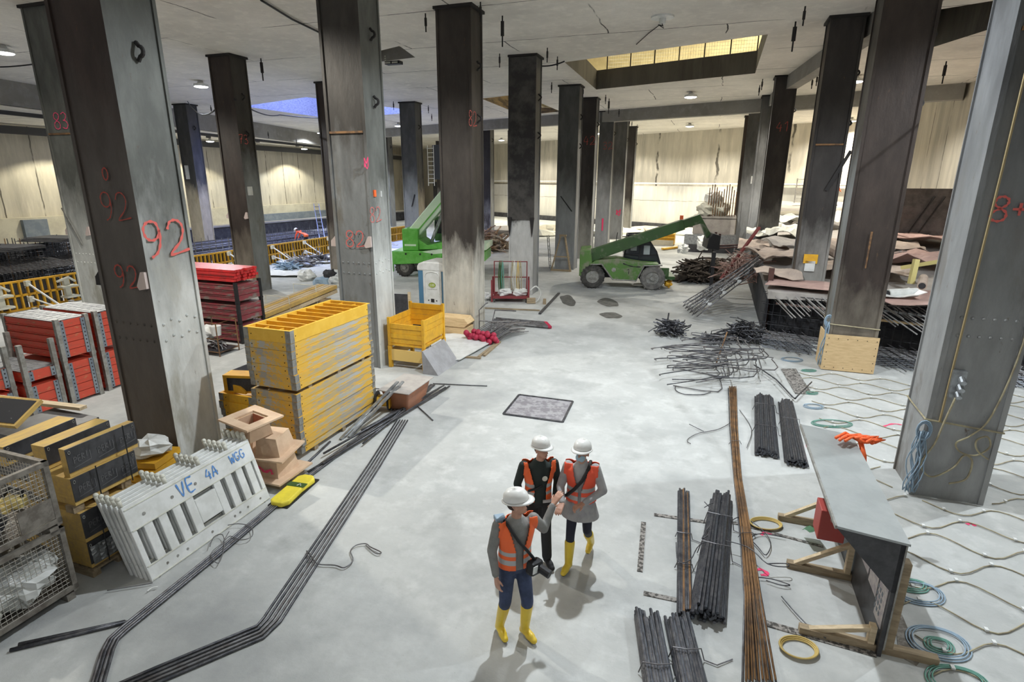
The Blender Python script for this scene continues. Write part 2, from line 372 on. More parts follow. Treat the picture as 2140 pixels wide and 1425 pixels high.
for lp in [outer]+[[Vector((p.x,p.y,H)) for p in h] for h in HOLES.values()]:
    vs=[bm.verts.new(p) for p in lp]
    for i in range(len(vs)): edges.append(bm.edges.new((vs[i],vs[(i+1)%len(vs)])))
bmesh.ops.triangle_fill(bm,use_beauty=True,use_dissolve=False,edges=edges,normal=(0,0,-1))
me=bpy.data.meshes.new('ceiling'); bm.to_mesh(me); bm.free(); me.materials.append(m_ceil)
o=bpy.data.objects.new('ceiling',me); COL.objects.link(o); o['kind']='structure'; o['label']='stained concrete ceiling slab with openings'
def shaft(pts,h,mats,thick=.25,name='trim_1',label='rough concrete sides of the ceiling opening'):
    mb=MB(); c=sum((Vector((p.x,p.y,0)) for p in pts),Vector())/len(pts)
    n=len(pts)
    for i in range(n):
        a=Vector((pts[i].x,pts[i].y,0)); b=Vector((pts[(i+1)%n].x,pts[(i+1)%n].y,0))
        ao=a+(a-c).normalized()*thick*1.4; bo=b+(b-c).normalized()*thick*1.4
        z0,z1=H+.002,H+h
        vs=[(a.x,a.y,z0),(b.x,b.y,z0),(bo.x,bo.y,z0),(ao.x,ao.y,z0),(a.x,a.y,z1),(b.x,b.y,z1),(bo.x,bo.y,z1),(ao.x,ao.y,z1)]
        mb.add(vs,[(3,2,1,0),(4,5,6,7),(0,1,5,4),(1,2,6,5),(2,3,7,6),(3,0,4,7)],0)
    return struct(mb,name,mats,label)
m_bbrick=mat('pale_brick_shaft',(.30,.30,.33),.8,col2=(.20,.20,.24),scale=6,stretch=(1,1,3))
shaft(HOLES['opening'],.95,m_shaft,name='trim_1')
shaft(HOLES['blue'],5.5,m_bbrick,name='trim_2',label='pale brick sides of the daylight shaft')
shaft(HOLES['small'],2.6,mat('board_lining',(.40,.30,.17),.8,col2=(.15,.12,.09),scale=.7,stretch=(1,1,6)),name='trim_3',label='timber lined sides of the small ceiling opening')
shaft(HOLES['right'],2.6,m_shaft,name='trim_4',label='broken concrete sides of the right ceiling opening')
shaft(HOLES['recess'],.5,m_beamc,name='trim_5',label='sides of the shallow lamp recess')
# lids and upper storey
mb=MB()
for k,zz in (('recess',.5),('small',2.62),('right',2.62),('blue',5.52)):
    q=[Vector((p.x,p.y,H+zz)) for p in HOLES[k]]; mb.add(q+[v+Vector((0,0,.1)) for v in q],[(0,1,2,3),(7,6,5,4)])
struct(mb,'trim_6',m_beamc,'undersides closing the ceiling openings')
mb=MB(); q=[W(18,-12,H+4.6),W(18,8,H+4.6),W(42,8,H+4.6),W(42,-12,H+4.6)]; mb.add(q,[(0,1,2,3)])
a=[W(18,-12),W(18,8),W(41,8),W(41,-12)]
struct(mb,'ceiling_upper',m_ceil,'ceiling of the storey above the opening')
mb=MB()
for i in range(4):
    p,q2=a[i],a[(i+1)%4]; mb.beam(p+Vector((0,0,H+2.4)),q2+Vector((0,0,H+2.4)),.2,4.4)
struct(mb,'wall_upper',mat('yellowish_wall',(.62,.56,.38),.9,col2=(.52,.46,.3),scale=1),'yellowish wall of the storey above the opening')
# mesh guard rail at the far edge of the opening
t=thing('mesh_guard_fence','mesh guard fence with thin posts along the far edge of the large ceiling opening','fence',W(34.5,-2.6,H+1.0),GR)
for i in range(7): mb=MB(); mb.cyl((-3.8+i*1.3,0,0),(-3.8+i*1.3,0,1.6),.035,6); mb.build('post',m_black,t)
mb=MB()
for i in range(60): mb.cyl((-3.8+i*.132,.03,.1),(-3.8+i*.132,.03,1.5),.006,3)
for i in range(9): mb.cyl((-3.8,.03,.1+i*.17),(4.0,.03,.1+i*.17),.006,3)
mb.build('wire_mesh',m_steel,t)
# downstand beams
def zbeam(a,b,w,z0,z1,name,label,m=None):
    mb=MB(); zc=(z0+z1)/2; mb.beam(W(*a,zc),W(*b,zc),w,z1-z0); return struct(mb,name,m or m_beamc,label)
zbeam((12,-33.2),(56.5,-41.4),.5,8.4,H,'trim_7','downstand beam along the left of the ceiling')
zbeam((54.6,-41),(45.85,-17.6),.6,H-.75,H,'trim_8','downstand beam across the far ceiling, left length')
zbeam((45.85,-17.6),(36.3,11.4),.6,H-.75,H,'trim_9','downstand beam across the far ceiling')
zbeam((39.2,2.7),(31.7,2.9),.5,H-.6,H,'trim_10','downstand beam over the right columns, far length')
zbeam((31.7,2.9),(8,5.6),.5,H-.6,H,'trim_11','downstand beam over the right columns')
mb=MB(); mb.add([W(12,-33.2,8.4),W(56.5,-41.4,8.4),W(86,-46,8.4),W(86,-50,8.4),W(5,-50,8.4)],[(0,1,2,3,4)]); struct(mb,'ceiling_soffit',m_ceil,'lower ceiling along the left wall')
mb=MB()
for i in range(9):
    u=14+i*6.2; mb.box(*W(u,-38.5-(u-14)*.09,8.28),.3,.25,.25)
mb.beam(W(14,-36.5,8.3),W(70,-44.0,8.3),.25,.22); mb.beam(W(12,-46.6,8.0),W(80,-45.3,8.0),.5,.5)
struct(mb,'trim_12',mat('dark_duct',(.05,.05,.052),.7),'dark service duct under the left ceiling')
# walls
def wall(a,b,z0,z1,name,label,m,th=.4):
    mb=MB(); zc=(z0+z1)/2; mb.beam(W(*a,zc),W(*b,zc),th,z1-z0); return struct(mb,name,m,label)
wall((-12,-48.7),(86,-46.2),0,H,'wall_left','stained concrete wall on the left',m_wall)
wall((86,-46.4),(53.2,11.9),0,H,'wall_back','stained concrete wall at the far end',m_wall)
wall((53.4,11.7),(-12,11.7),0,H,'wall_right','panelled concrete wall on the right',m_wall)
m_wlow=concrete('lower_wall_concrete',(.56,.55,.51),(.42,.41,.38),seam=(.2,.19,.17),seam_sz=(5,3),streak=True,mort=.006)
wall((82,-39.9),(53.1,11.2),0,4.35,'wall_back_lower','paler lower part of the far wall',m_wlow)
wall((81.4,-39.9),(52.7,11.2),0,.55,'baseboard_back','dark kerb at the foot of the far wall',m_dark,.5)
mb=MB(); mb.tube([W(81.5,-39.6,4.75),W(66,-12.4,4.75),W(66,-12.3,4.6),W(53,10.6,4.6)],.09,6); struct(mb,'trim_13',m_white,'white pipe along the far wall')
wall((6,-47.7),(62,-46.3),0,2.05,'wall_left_lower','cream band along the foot of the left wall',m_cream,.6)
wall((47,-46.2),(62,-45.8),0,1.15,'baseboard_left','blue grey plinth at the foot of the left wall',m_blue,.4)
wall((27,-46.7),(28.6,-46.7),.5,1.9,'trim_14','blue grey panel on the cream wall',m_blue,.3)
# dark concrete trough behind the left formwork
wall((33,-38.6),(66,-36.5),0,1.0,'trim_15','dark concrete kerb of the left pit',m_dark,.8)
wall((33,-38.6),(66,-36.5),1.0,1.12,'trim_16','pale ledge on the left pit kerb',m_beamc,1.0)
wall((70,-35.5),(67,-27),0,4.6,'door_1','dark opening in the far left wall',m_dark,.5)
wall((66,-33.5),(62,-24),4.9,9.0,'trim_17','dark frame above the far left opening',mat('blue_dark',(.05,.06,.09),.8),.3)

# ---------------------------------------------------------------- ceiling lamps
for i,(x,y,wt,c) in enumerate(LAMPS):
    px = None
    d=Vector((x,y,H))-Vector((0,0,CAMH)); dep=d.dot(_F)
    vis = dep>1 and 0<1070+F_PX*d.dot(_R)/dep<2140 and 0<712-F_PX*d.dot(_U)/dep<1425
    where={0:'left of the column painted 73',1:'beyond the daylight shaft',2:'under the large ceiling opening, nearer of two in line',3:'close to the far wall, farther of two in line',4:'beside the second right column',5:'small in the distance over the far wall',6:'above the far left wall',7:'between the far central columns',8:'at the left edge of the picture',9:'above the tall yellow stack',10:'above the middle of the near floor',11:'above the nearest right column',12:'added out of view above the open floor before the telehandler',13:'behind the viewpoint in the middle',14:'behind the viewpoint on the left',15:'behind the viewpoint on the right',16:'above the far left pit',17:'above the second stretch of the left wall',18:'above the far right mound',19:'far out by the left wall'}.get(i)
    lab='round white ceiling lamp '+where
    t=thing('ceiling_lamp',lab,'lamp',(x,y,H if y<1e9 else H),0,'round lamps under the ceiling')
    mb=MB(); mb.lathe([(.10,0),(.14,-.10),(.33,-.16),(.36,-.27),(.33,-.28)],n=18); mb.build('housing',m_white,t,smooth=False)
    mb=MB(); mb.lathe([(.325,-.275),(.30,-.30),(.16,-.325)],n=18); mb.build('lens',m_lamp,t)
for k,(x,y) in enumerate(LAMPS2):
    t=thing('ceiling_lamp','round lamp under the low soffit along the left wall, '+('second','third','farthest','nearest')[k],'lamp',(x,y,8.38),0,'round lamps under the ceiling')
    mb=MB(); mb.lathe([(.10,0),(.14,-.10),(.33,-.16),(.36,-.27),(.33,-.28)],n=18); mb.build('housing',m_white,t)
    mb=MB(); mb.lathe([(.325,-.275),(.30,-.30),(.16,-.325)],n=18); mb.build('lens',m_lamp,t)
t=thing('ceiling_lamp','unlit caged floodlight hanging in the square ceiling recess','lamp',at(822,112,H+.3),GR)
mb=MB(); mb.box(0,0,-.25,.7,.3,.34); mb.build('housing',m_black,t)
mb=MB()
for i in range(4): mb.box(-.2+.0*i,-.17,-.37+i*.085,.26,.02,.05)
for i in range(4): mb.box(.14,-.17,-.37+i*.085,.26,.02,.05)
mb.build('lens',m_cream2,t)
t=thing('ceiling_lamp','unlit round lamp with dangling cable on the near ceiling','lamp',at(1385,34,H),0)
mb=MB(); mb.lathe([(.34,0),(.34,-.05),(.1,-.06),(.1,-.2)],n=20); mb.build('housing',m_white,t)
mb=MB(); mb.tube([(0,0,-.2),(.08,.1,-.3),(-.1,.05,-.22),(0,-.1,-.28),(.05,.6,-.1),(.02,1.9,-.03),(-.05,3.5,-.03)],.015,5); mb.build('cable',m_black,t)

# ---------------------------------------------------------------- threaded rods hanging from the ceiling
m_rod=mat('hanger_rod_steel',(.02,.018,.018),.8)
rods=[(545,122,1),(889,28,0),(1004,4,0),(1050,33,1),(1144,100,0),(1165,118,0),(1044,112,0),(1071,130,0),(822,212,0),(895,220,0),(902,238,0),(1663,45,1),(1683,13,0),(1594,165,0),(1588,178,0),(1699,162,0),(1709,155,0),(1273,206,1),(1266,198,0),(1294,228,0),(1301,234,0),(1153,172,0),(1219,182,0),(1316,250,0),(1321,252,0),(1332,260,0),(1578,215,0),(1978,128,1),(440,220,0),(560,275,0),(619,290,0)]
mb1=MB(); mb1.cyl((0,0,0),(0,0,-.5),.022,6); mb1.cyl((0,0,-.12),(0,0,-.34),.04,6)
mb2=MB(); mb2.cyl((0,0,0),(0,0,-.85),.025,6); mb2.cyl((0,0,-.15),(0,0,-.55),.06,6)
me1=mb1.mesh('ceiling_rod',m_rod); me2=mb2.mesh('ceiling_rod',m_rod)
cnt=[0,0]
for (px,py,big) in sorted(rods):
    cnt[big]+=1
    o=bpy.data.objects.new('ceiling_rod',me2 if big else me1); COL.objects.link(o)
    q=at(px,py,H); o.location=q
    if py>262: o.location=at(px,py,8.4 if px<700 else H)
    tag(o,('long thick' if big else 'short thin')+' dark rod end under the ceiling, '+nth(cnt[big])+' from the left','rod','threaded rods under the ceiling, '+('long' if big else 'short'))
# cables strung under the ceiling
def cable(name,pts,r,label,m=m_black,cat='cable',group=None,n=6,sag=0,seg=10):
    P=[]
    for i in range(len(pts)-1):
        a,b=Vector(pts[i]),Vector(pts[i+1])
        for k in range(seg):
            t_=k/seg; q=a.lerp(b,t_); q.z-=sag*4*t_*(1-t_)*(b-a).length; P.append(q)
    P.append(Vector(pts[-1])); mb=MB(); mb.tube(P,r,n); o=mb.build(name,m,smooth=True); return tag(o,label,cat,group)
cable('sagging_cable',[at(0,140,H-.3),at(83,132,H-.05)],.03,'black cable drooping under the ceiling at the left edge',sag=.02)
cable('sagging_cable',[at(392,212,H-.1),W(19.5,-19.85,7.6)],.03,'black cable hung between the column painted 73 and the column behind it',sag=.03)
cable('sagging_cable',[W(19.2,-18.55,7.9),at(585,240,H-1.0),at(690,246,H-.9)],.03,'dark cable drooping from the column painted 73 past the daylight shaft',sag=.02)
cable('sagging_cable',[at(545,0,H-.06),at(610,40,H-.06),at(668,68,H-.06)],.03,'thin cable fixed to the near ceiling left of column painted 82',sag=.0)
cable('sagging_cable',[at(1128,138,H-.2),at(1180,128,H-.05)],.03,'short cable between the second central column and the ceiling opening',sag=.06)
cable('sagging_cable',[at(2110,0,H-.5),W(9.4,4.2,3.3)],.02,'thin cable hanging down beside the nearest right column',sag=0)

# ================================================================ COLUMNS
cm_92f=colmat('column_face_brown',(.115,.10,.09),(.035,.022,.018),4.6,6.4,patch=(.08,.06,.05))  # rust brown, with the shade of the unlit face also put into it
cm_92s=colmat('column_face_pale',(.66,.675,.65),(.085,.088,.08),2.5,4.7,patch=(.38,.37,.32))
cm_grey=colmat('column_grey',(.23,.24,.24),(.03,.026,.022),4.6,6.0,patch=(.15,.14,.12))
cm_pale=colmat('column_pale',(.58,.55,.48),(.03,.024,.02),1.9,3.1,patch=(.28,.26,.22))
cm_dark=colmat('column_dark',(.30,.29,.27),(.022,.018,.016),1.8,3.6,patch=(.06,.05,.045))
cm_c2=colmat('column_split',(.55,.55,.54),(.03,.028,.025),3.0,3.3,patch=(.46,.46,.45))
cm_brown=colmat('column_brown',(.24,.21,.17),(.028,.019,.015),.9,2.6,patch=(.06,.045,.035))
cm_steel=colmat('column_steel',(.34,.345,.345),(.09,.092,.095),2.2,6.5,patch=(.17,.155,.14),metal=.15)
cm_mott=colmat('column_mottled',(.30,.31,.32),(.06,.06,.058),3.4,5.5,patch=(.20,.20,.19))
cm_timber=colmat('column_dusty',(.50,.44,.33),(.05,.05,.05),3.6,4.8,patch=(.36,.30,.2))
m_pinkw=mat('pinkish_white_plate',(.58,.48,.45),.7)
DIG={'0':[[(.3,1),(.05,.8),(0,.5),(.08,.15),(.3,0),(.52,.2),(.6,.5),(.52,.82),(.3,1)]],
'1':[[(.1,.8),(.35,1),(.35,0)]],
'2':[[(.05,.75),(.15,.95),(.35,1),(.52,.88),(.55,.65),(.4,.35),(.05,.02),(.7,.12)]],
'3':[[(.05,.9),(.3,1),(.5,.82),(.35,.58),(.18,.52),(.4,.48),(.55,.25),(.35,.02),(.02,.1)]],
'7':[[(.0,.95),(.5,1),(.3,.5),(.2,0)],[(.12,.5),(.45,.55)]],
'8':[[(.3,.52),(.08,.68),(.12,.92),(.32,1),(.52,.88),(.5,.68),(.3,.52),(.05,.35),(.05,.1),(.28,0),(.5,.1),(.52,.35),(.3,.52)]],
'9':[[(.5,.7),(.42,.95),(.2,1),(.03,.85),(.05,.6),(.22,.48),(.42,.55),(.5,.75),(.48,.4),(.35,.12),(.15,0)]],
'M':[[(0,.1),(.05,.9),(.3,.45),(.6,1),(.55,.2),(.3,.05),(0,.6)]],
'V':[[(0,1),(.25,0),(.5,1)]],'E':[[(.5,1),(.05,.98),(.05,.02),(.5,0)],[(.05,.5),(.42,.52)]],
'4':[[(.3,1),(.02,.4),(.55,.42)],[(.42,.75),(.4,0)]],'A':[[(0,0),(.28,1),(.5,0)],[(.12,.4),(.42,.42)]],
'W':[[(0,1),(.12,0),(.3,.7),(.42,0),(.62,1)]],'G':[[(.5,.85),(.3,1),(.08,.8),(.05,.3),(.25,0),(.5,.15),(.5,.45),(.3,.45)]],'+':[[(0,.5),(.5,.5)],[(.25,.25),(.25,.75)]],
'T':[[(0,1),(.6,1)],[(.3,1),(.3,0)]],'I':[[(.1,0),(.1,1)]],'-':[[(0,.5),(.5,.5)]],'K':[[(0,0),(0,1)],[(.5,1),(0,.45),(.5,0)]],'r':[[(0,0),(0,.6)],[(0,.45),(.2,.6),(.35,.55)]],'C':[[(.5,.85),(.3,1),(.05,.8),(0,.5),(.05,.2),(.3,0),(.5,.15)]],'L':[[(0,1),(0,0),(.45,0)]],'O':[[(.3,1),(.05,.8),(0,.5),(.08,.15),(.3,0),(.52,.2),(.6,.5),(.52,.82),(.3,1)]],'R':[[(0,0),(0,1),(.4,.95),(.45,.65),(.0,.5),(.5,0)]]}
def ribbon(mb,pts,w,dirn,depth=.003):
    """a flat painted stroke in the plane whose normal is dirn; overlapping quads with round joints"""
    n=Vector(dirn).normalized()
    sp=[]
    P=[Vector(p) for p in pts]
    if len(P)>2:                                # catmull-rom rounding
        Q=[P[0]]+P+[P[-1]]
        for i in range(1,len(Q)-2):
            for k in range(5):
                t_=k/5; a,b,c,d=Q[i-1],Q[i],Q[i+1],Q[i+2]
                sp.append(.5*((2*b)+(c-a)*t_+(2*a-5*b+4*c-d)*t_*t_+(3*b-a-3*c+d)*t_**3))
        sp.append(P[-1])
    else: sp=P
    k=len(sp); vs=[];fs=[]
    for i,p in enumerate(sp):
        t_=(sp[min(i+1,k-1)]-sp[max(i-1,0)]).normalized(); x=t_.cross(n).normalized(); ww=w*(.42+.16*math.sin(i*1.7))
        vs+= [p-x*ww+n*depth,p+x*ww+n*depth]
    for i in range(k-1): fs.append((2*i,2*i+1,2*i+3,2*i+2))
    mb.add(vs,fs)
def write(txt,org,ex,ez,n,h,w,parent,m,name='painted_number',gap=.72,slant=0):
    mb=MB(); org=Vector(org); ex=Vector(ex).normalized(); ez=Vector(ez)
    for i,ch in enumerate(txt):
        for st in DIG.get(ch,[]):
            ribbon(mb,[org+ex*((i*gap+x+slant*y)*h)+ez*(y*h) for x,y in st],w,n)
    return mb.build(name,m,parent)
columns={}
def column(key,u,v,mf,ms,label,w=1.1,d=.88,z0=0,z1=H,detail=2,splice=None,hook=True,bracket=None,rivz=2.5,rivets=True,group=None):
    t=thing('steel_column',label,'column',W(u,v,z0),GR,group)
    hh=z1-z0; hw,hd=w/2,d/2; fl=.028
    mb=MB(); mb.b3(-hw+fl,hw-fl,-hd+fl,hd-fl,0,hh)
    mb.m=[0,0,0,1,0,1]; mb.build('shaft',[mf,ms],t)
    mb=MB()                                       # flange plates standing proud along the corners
    fw=.07
    for sx in (-1,1):
        mb.b3(sx*hw,sx*(hw-fw),-hd,-hd+fl+.004,.003,hh-.003); mb.b3(sx*hw,sx*(hw-fw),hd,hd-fl-.004,.003,hh-.003)
    o=mb.build('flange',mf,t)
    mb=MB()
    mb.b3(hw-fl-.004,hw+.002,-hd+.002,-hd+.06,0,hh); mb.b3(hw-fl-.004,hw+.002,hd-.06,hd-.002,0,hh)
    mb.b3(-hw+fl+.004,-hw-.002,-hd+.002,-hd+.06,0,hh)
    mb.build('flange',ms,t)
    if splice:
        mb=MB(); mb.b3(-hw+.08,hw-.08,-hd-.004,-hd+fl,splice-.03,splice+.02); mb.build('weld_seam',m_rust,t)
    if hook:
        for zz in ((hh-1.55,hh-3.0) if detail>1 else (hh-1.5,)):
            mb=MB(); pts=[Vector((hw,0,zz+.13))]+[Vector((hw+.05+.07*math.sin(a),0,zz+.07*math.cos(a))) for a in [k*PI/6 for k in range(0,7)]]+[Vector((hw,0,zz-.13))]
            mb.tube(pts,.03,6); mb.build('lifting_eye',m_rod,t)
    if bracket:
        for s_,mm in ((-1,m_rod if mf in(cm_92f,) else m_pinkw),(1,m_pinkw)):
            if mm is None: continue
            mb=MB()
            if s_<0: mb.prism([(-hw,bracket+.16),(-hw-.17,bracket+.0),(-hw-.18,bracket-.14),(-hw,bracket-.14)],-hd+.05,-hd+.10,'y')
            else: mb.prism([(hw-.10,bracket+.15),(hw-.02,bracket+.15),(hw-.02,bracket-.11),(hw-.18,bracket-.14),(hw-.22,bracket-.08)],-hd-.05,-hd+.0,'y')
            mb.build('bracket',mm,t)
    if rivets and detail>1:
        mb=MB()
        for r_,zz in enumerate((rivz,rivz+.27)):
            for i in range(6): mb.ball((-hw+.16+i*(w-.32)/5,-hd+fl,zz),.026,6)
        mb.build('rivet_row',mf,t)
        mb=MB()
        for r_,zz in enumerate((rivz,rivz+.27)):
            for i in range(5): mb.ball((hw-fl,-hd+.14+i*(d-.28)/4,zz+.06*(i%2)),.026,6)
        mb.build('rivet_row',ms,t)
    mb=MB(); mb.b3(-hw-.06,hw+.06,-hd-.05,hd+.05,hh-.08,hh-.002)
    if detail>0: mb.build('top_plate',m_rod,t)
    columns[key]=(t,w,d,u,v,z0); return t
GA_='steel columns far back in the hall'
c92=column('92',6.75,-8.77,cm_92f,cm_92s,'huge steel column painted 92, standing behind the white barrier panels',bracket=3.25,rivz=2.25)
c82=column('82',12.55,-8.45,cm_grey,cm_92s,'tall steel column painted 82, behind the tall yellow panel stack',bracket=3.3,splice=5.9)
c1=column('C1',16.75,-7.52,cm_pale,cm_pale,'steel column with pale lower half beside the portable toilet, in a timber box',rivets=False)
c2=column('C2',23.5,-7.65,cm_c2,cm_mott,'steel column with split blackened cladding behind the red trolley',bracket=None,rivets=False)
c3=column('C3',31.1,-7.6,cm_mott,cm_mott,'mottled grey column with the wooden trestle leaning at its foot',rivets=False)
column('C4',35.9,-7.6,cm_dark,cm_mott,'dark column just left of the boom of the telehandler',w=1.0,detail=1)
column('C5',42.8,-7.7,cm_mott,cm_mott,'far column with red mark, second behind the telehandler boom',w=1.0,detail=1)
column('C6',49.5,-7.7,cm_mott,cm_mott,'far column with red mark, third behind the telehandler boom',w=1.0,detail=1)
column('C7',55.0,-7.7,cm_dark,cm_mott,'farthest column of the row behind the telehandler boom',w=1.0,detail=1)
c81=column('81',10.05,3.9,cm_steel,cm_steel,'nearest steel column on the right, with cable ties and a grey socket box',w=.98,d=.9,rivz=2.65,splice=6.7,hook=False)
cP=column('P',16.55,3.75,cm_brown,cm_grey,'dark brown column with pale plywood sheet around its foot',w=1.12,rivets=False)
cR1=column('R1',21.3,3.28,cm_steel if 0 else cm_dark,cm_brown,'dark column with yellow sign at its foot, rising from the covered slab',w=.94,z0=1.55,splice=4.4,rivets=False)
column('R2',31.5,2.7,cm_dark,cm_steel,'thin black column rising behind the crumpled beige sheets',w=.95,detail=1)
column('R3',38,2.6,cm_mott,cm_steel,'grey column half hidden behind the thin black column',w=.95,detail=1)
column('R4',43.9,2.2,cm_mott,cm_mott,'third column behind the thin black column, in row',w=.95,detail=1)
column('R5',48.7,2.15,cm_brown,cm_mott,'farthest brown column of the right row',w=.95,detail=1)
cL1=column('L1',12.9,-18.9,cm_92s,cm_92s,'column painted 83, with white lower half beside the yellow formwork',rivz=2.2,bracket=3.2,splice=6.1)
cL2=column('L2',19.75,-19.2,cm_brown,cm_grey,'column painted 73, behind the dark red crates',bracket=3.3,rivets=False)
column('L3',26.4,-19.2,cm_brown,cm_timber,'brown column hidden behind the column painted 82',detail=1)
column('L4',34.4,-19.0,cm_mott,cm_timber,'column with purplish stains behind the pale green crane boom',detail=1)
column('LL',30.8,-34.0,cm_timber,cm_timber,'dusty yellowish column beyond the left formwork',detail=1)
column('N1',40.4,-19.2,cm_dark,cm_mott,'narrow black column mostly hidden by the central column',detail=0)
column('N2',53.6,-32.7,cm_grey,cm_mott,'dark column in front of the far left opening',detail=0)
column('N3',68.3,-33.5,cm_dark,cm_mott,'farthest black column beside the white ladder',detail=0)
column('N4',47,-18.8,cm_dark,cm_mott,'far dark column right of the central column',detail=0)
column('N5',56.1,-19.4,cm_mott,cm_mott,'far grey column half hidden by the split clad column',detail=0)
def face_write(key,face,px,py,txt,hgt,wd,m,dx=0,label=None):
    t,w_,d_,u_,v_,z0_=columns[key]
    if face=='f':
        n=Vector((-UX,-UY,0)); p0=W(u_-d_/2-.002,v_)
    else: n=Vector((VX,VY,0)); p0=W(u_,v_+w_/2+.002)
    q=onplane(px,py,p0,n); lx=(q.x*VX+q.y*VY)-v_; ly=(q.x*UX+q.y*UY)-u_; z=q.z-z0_
    return write(txt,(lx,ly,z),(1,0,0) if face=='f' else (0,1,0),(0,0,1),(0,-1,0) if face=='f' else (1,0,0),hgt,wd,t,m)
face_write('92','s',308,540,'92',.55,.045,m_paint)
face_write('92','f',217,376,'0',.18,.025,m_paint2); face_write('92','f',218,460,'92',.42,.022,m_paint2); face_write('92','f',246,600,'92',.36,.03,m_paint2)
face_write('82','s',774,465,'82',.36,.02,m_paint); face_write('82','f',724,515,'82',.40,.03,m_paint); face_write('82','s',762,352,'M',.26,.04,m_magenta)
face_write('L1','f',116,270,'83',.46,.03,m_magenta); face_write('L1','s',152,266,'8',.46,.03,m_magenta)
face_write('L2','s',501,300,'73',.36,.03,m_paint); face_write('81','f',2066,462,'8+',.33,.035,m_paint)
face_write('C1','s',980,262,'82',.42,.03,m_paint2); face_write('C2','f',1088,285,'92',.22,.02,m_paint2)
face_write('C4','f',1220,303,'42',.5,.03,m_paint2); face_write('C5','f',1260,312,'32',.5,.03,m_paint2); face_write('C5','f',1256,482,'I',.9,.12,m_magenta); face_write('C6','f',1288,450,'M',.5,.08,m_magenta)
face_write('R2','f',1622,275,'41',.42,.03,m_paint2); face_write('R3','s',1592,300,'3',.42,.05,m_paint2); face_write('N3','s',930,310,'3',.7,.06,m_cream2)
face_write('P','f',1800,560,'I',.9,.04,m_rust)
def face_box(key,face,px,py,wd,hg,dp,mats,name,label=None):
    t,w_,d_,u_,v_,z0_=columns[key]
    if face=='f': n=Vector((-UX,-UY,0)); p0=W(u_-d_/2,v_)
    else: n=Vector((VX,VY,0)); p0=W(u_,v_+w_/2)
    q=onplane(px,py,p0,n); lx=(q.x*VX+q.y*VY)-v_; ly=(q.x*UX+q.y*UY)-u_; z=q.z-z0_
    mb=MB()
    if face=='f': mb.b3(lx-wd/2,lx+wd/2,-d_/2-dp,-d_/2+.03,z-hg/2,z+hg/2)
    else: mb.b3(w_/2-.03,w_/2+dp,ly-wd/2,ly+wd/2,z-hg/2,z+hg/2)
    return mb.build(name,mats,t,label=label),(lx,ly,z)
face_box('L2','s',523,399,.26,.36,.01,m_white,'white_sign')
face_box('LL','f',391,360,.3,.9,.02,m_white,'white_sign'); face_box('R4','f',1574,376,.3,.5,.02,m_white,'white_sign')
face_box('82','s',784,404,.09,.16,.006,m_orange,'orange_sticker'); face_box('82','s',797,405,.03,.14,.006,m_white,'white_sticker')
face_box('R1','f',1694,541,.42,.30,.02,m_yel,'warning_sign','yellow warning sign'); face_box('R1','f',1692,556,.3,.34,.02,m_white,'notice_sign','white notice')
write('WARN'[0:0]+'VE',(0,0,0),(1,0,0),(0,0,1),(0,-1,0),.001,.001,c1,m_rod) if False else None
# diagonal struts / loose straps seen on the faces
def strap(key,x0,z0,x1,z1,m=m_rod,w_=.05,name='steel_strap'):
    t,cw,cd,*_=columns[key]; mb=MB(); mb.beam((x0,-cd/2-.02,z0),(x1,-cd/2-.02,z1),.02,w_); mb.build(name,m,t)
strap('C3',-.3,4.0,.35,3.2); strap('L4',.05,3.1,.3,3.9); strap('R1',.1,3.0,.62,4.2,w_=.1); strap('L1',-.55,3.9,.05,2.75,m=m_greypost)
# split cladding ends on C2 and cut plate rim
for s_ in (-.5,.5):
    mb=MB(); mb.prism([(s_-.1,3.3),(s_+.1,3.3),(s_+.04,2.75),(s_,2.5)],-.52,-.46,'y'); mb.build('torn_cladding',m_rod,c2)
mb=MB(); mb.b3(-.58,.58,-.47,-.44,3.2,H-.1); mb.build('blackened_plate',mat('burnt_plate',(.022,.02,.02),.7,col2=(.07,.065,.06),scale=1.5),c2)
# ties, cables and the socket box on the nearest right column
def ring(key,z,m,r=.012,nm='cable_tie',tilt=.03):
    t,w_,d_,*_=columns[key]; x,y=w_/2+.012,d_/2+.012
    mb=MB(); mb.tube([(-x,-y,z+tilt),(x,-y,z-tilt),(x,y,z),(-x,y,z+tilt*2)],r,5,closed=True); mb.build(nm,m,t)
ring('81',1.27,m_hose,.016,tilt=.04); ring('P',1.22,m_hose,.016)
o,(lx,ly,z)=face_box('81','f',1997,800,.17,.42,.09,m_steel,'socket_box','grey plastic socket box')
mb=MB()
for k,(dx,dz,rr) in enumerate(((.03,.10,.045),(.03,-.02,.045),(.02,-.13,.04))): mb.cyl((lx+dx,-.52,z+dz),(lx+dx,-.62,z+dz-.05),rr,10)
mb.build('socket',m_steel,c81)
mb=MB(); mb.tube(spl([(lx,-.56,z-.2),(lx-.05,-.52,z-.6),(lx-.1,-.49,z-1.0),(lx-.22,-.5,z-1.35),(lx-.05,-.5,z-1.55),(lx+.2,-.5,z-1.35),(lx+.3,-.5,z-1.12),(lx+.42,-.5,z-1.2),(lx+.4,-.5,z-1.5),(lx+.2,-.5,z-1.62)]),.014,6); mb.build('power_cable',m_hose,c81,smooth=True)
mb=MB(); mb.tube(spl([(.48,-.47,5.8),(.42,-.47,4.2),(.44,-.47,2.6),(.30,-.47,1.5),(.12,-.47,1.15),(-.06,-.5,1.0),(.02,-.5,.86),(.22,-.5,.84),(.36,-.5,1.0),(.30,-.5,1.16),(.18,-.5,1.08),(.22,-.5,.92),(.38,-.5,.8)]),.013,6); mb.build('power_cable',m_hose,c81,smooth=True)
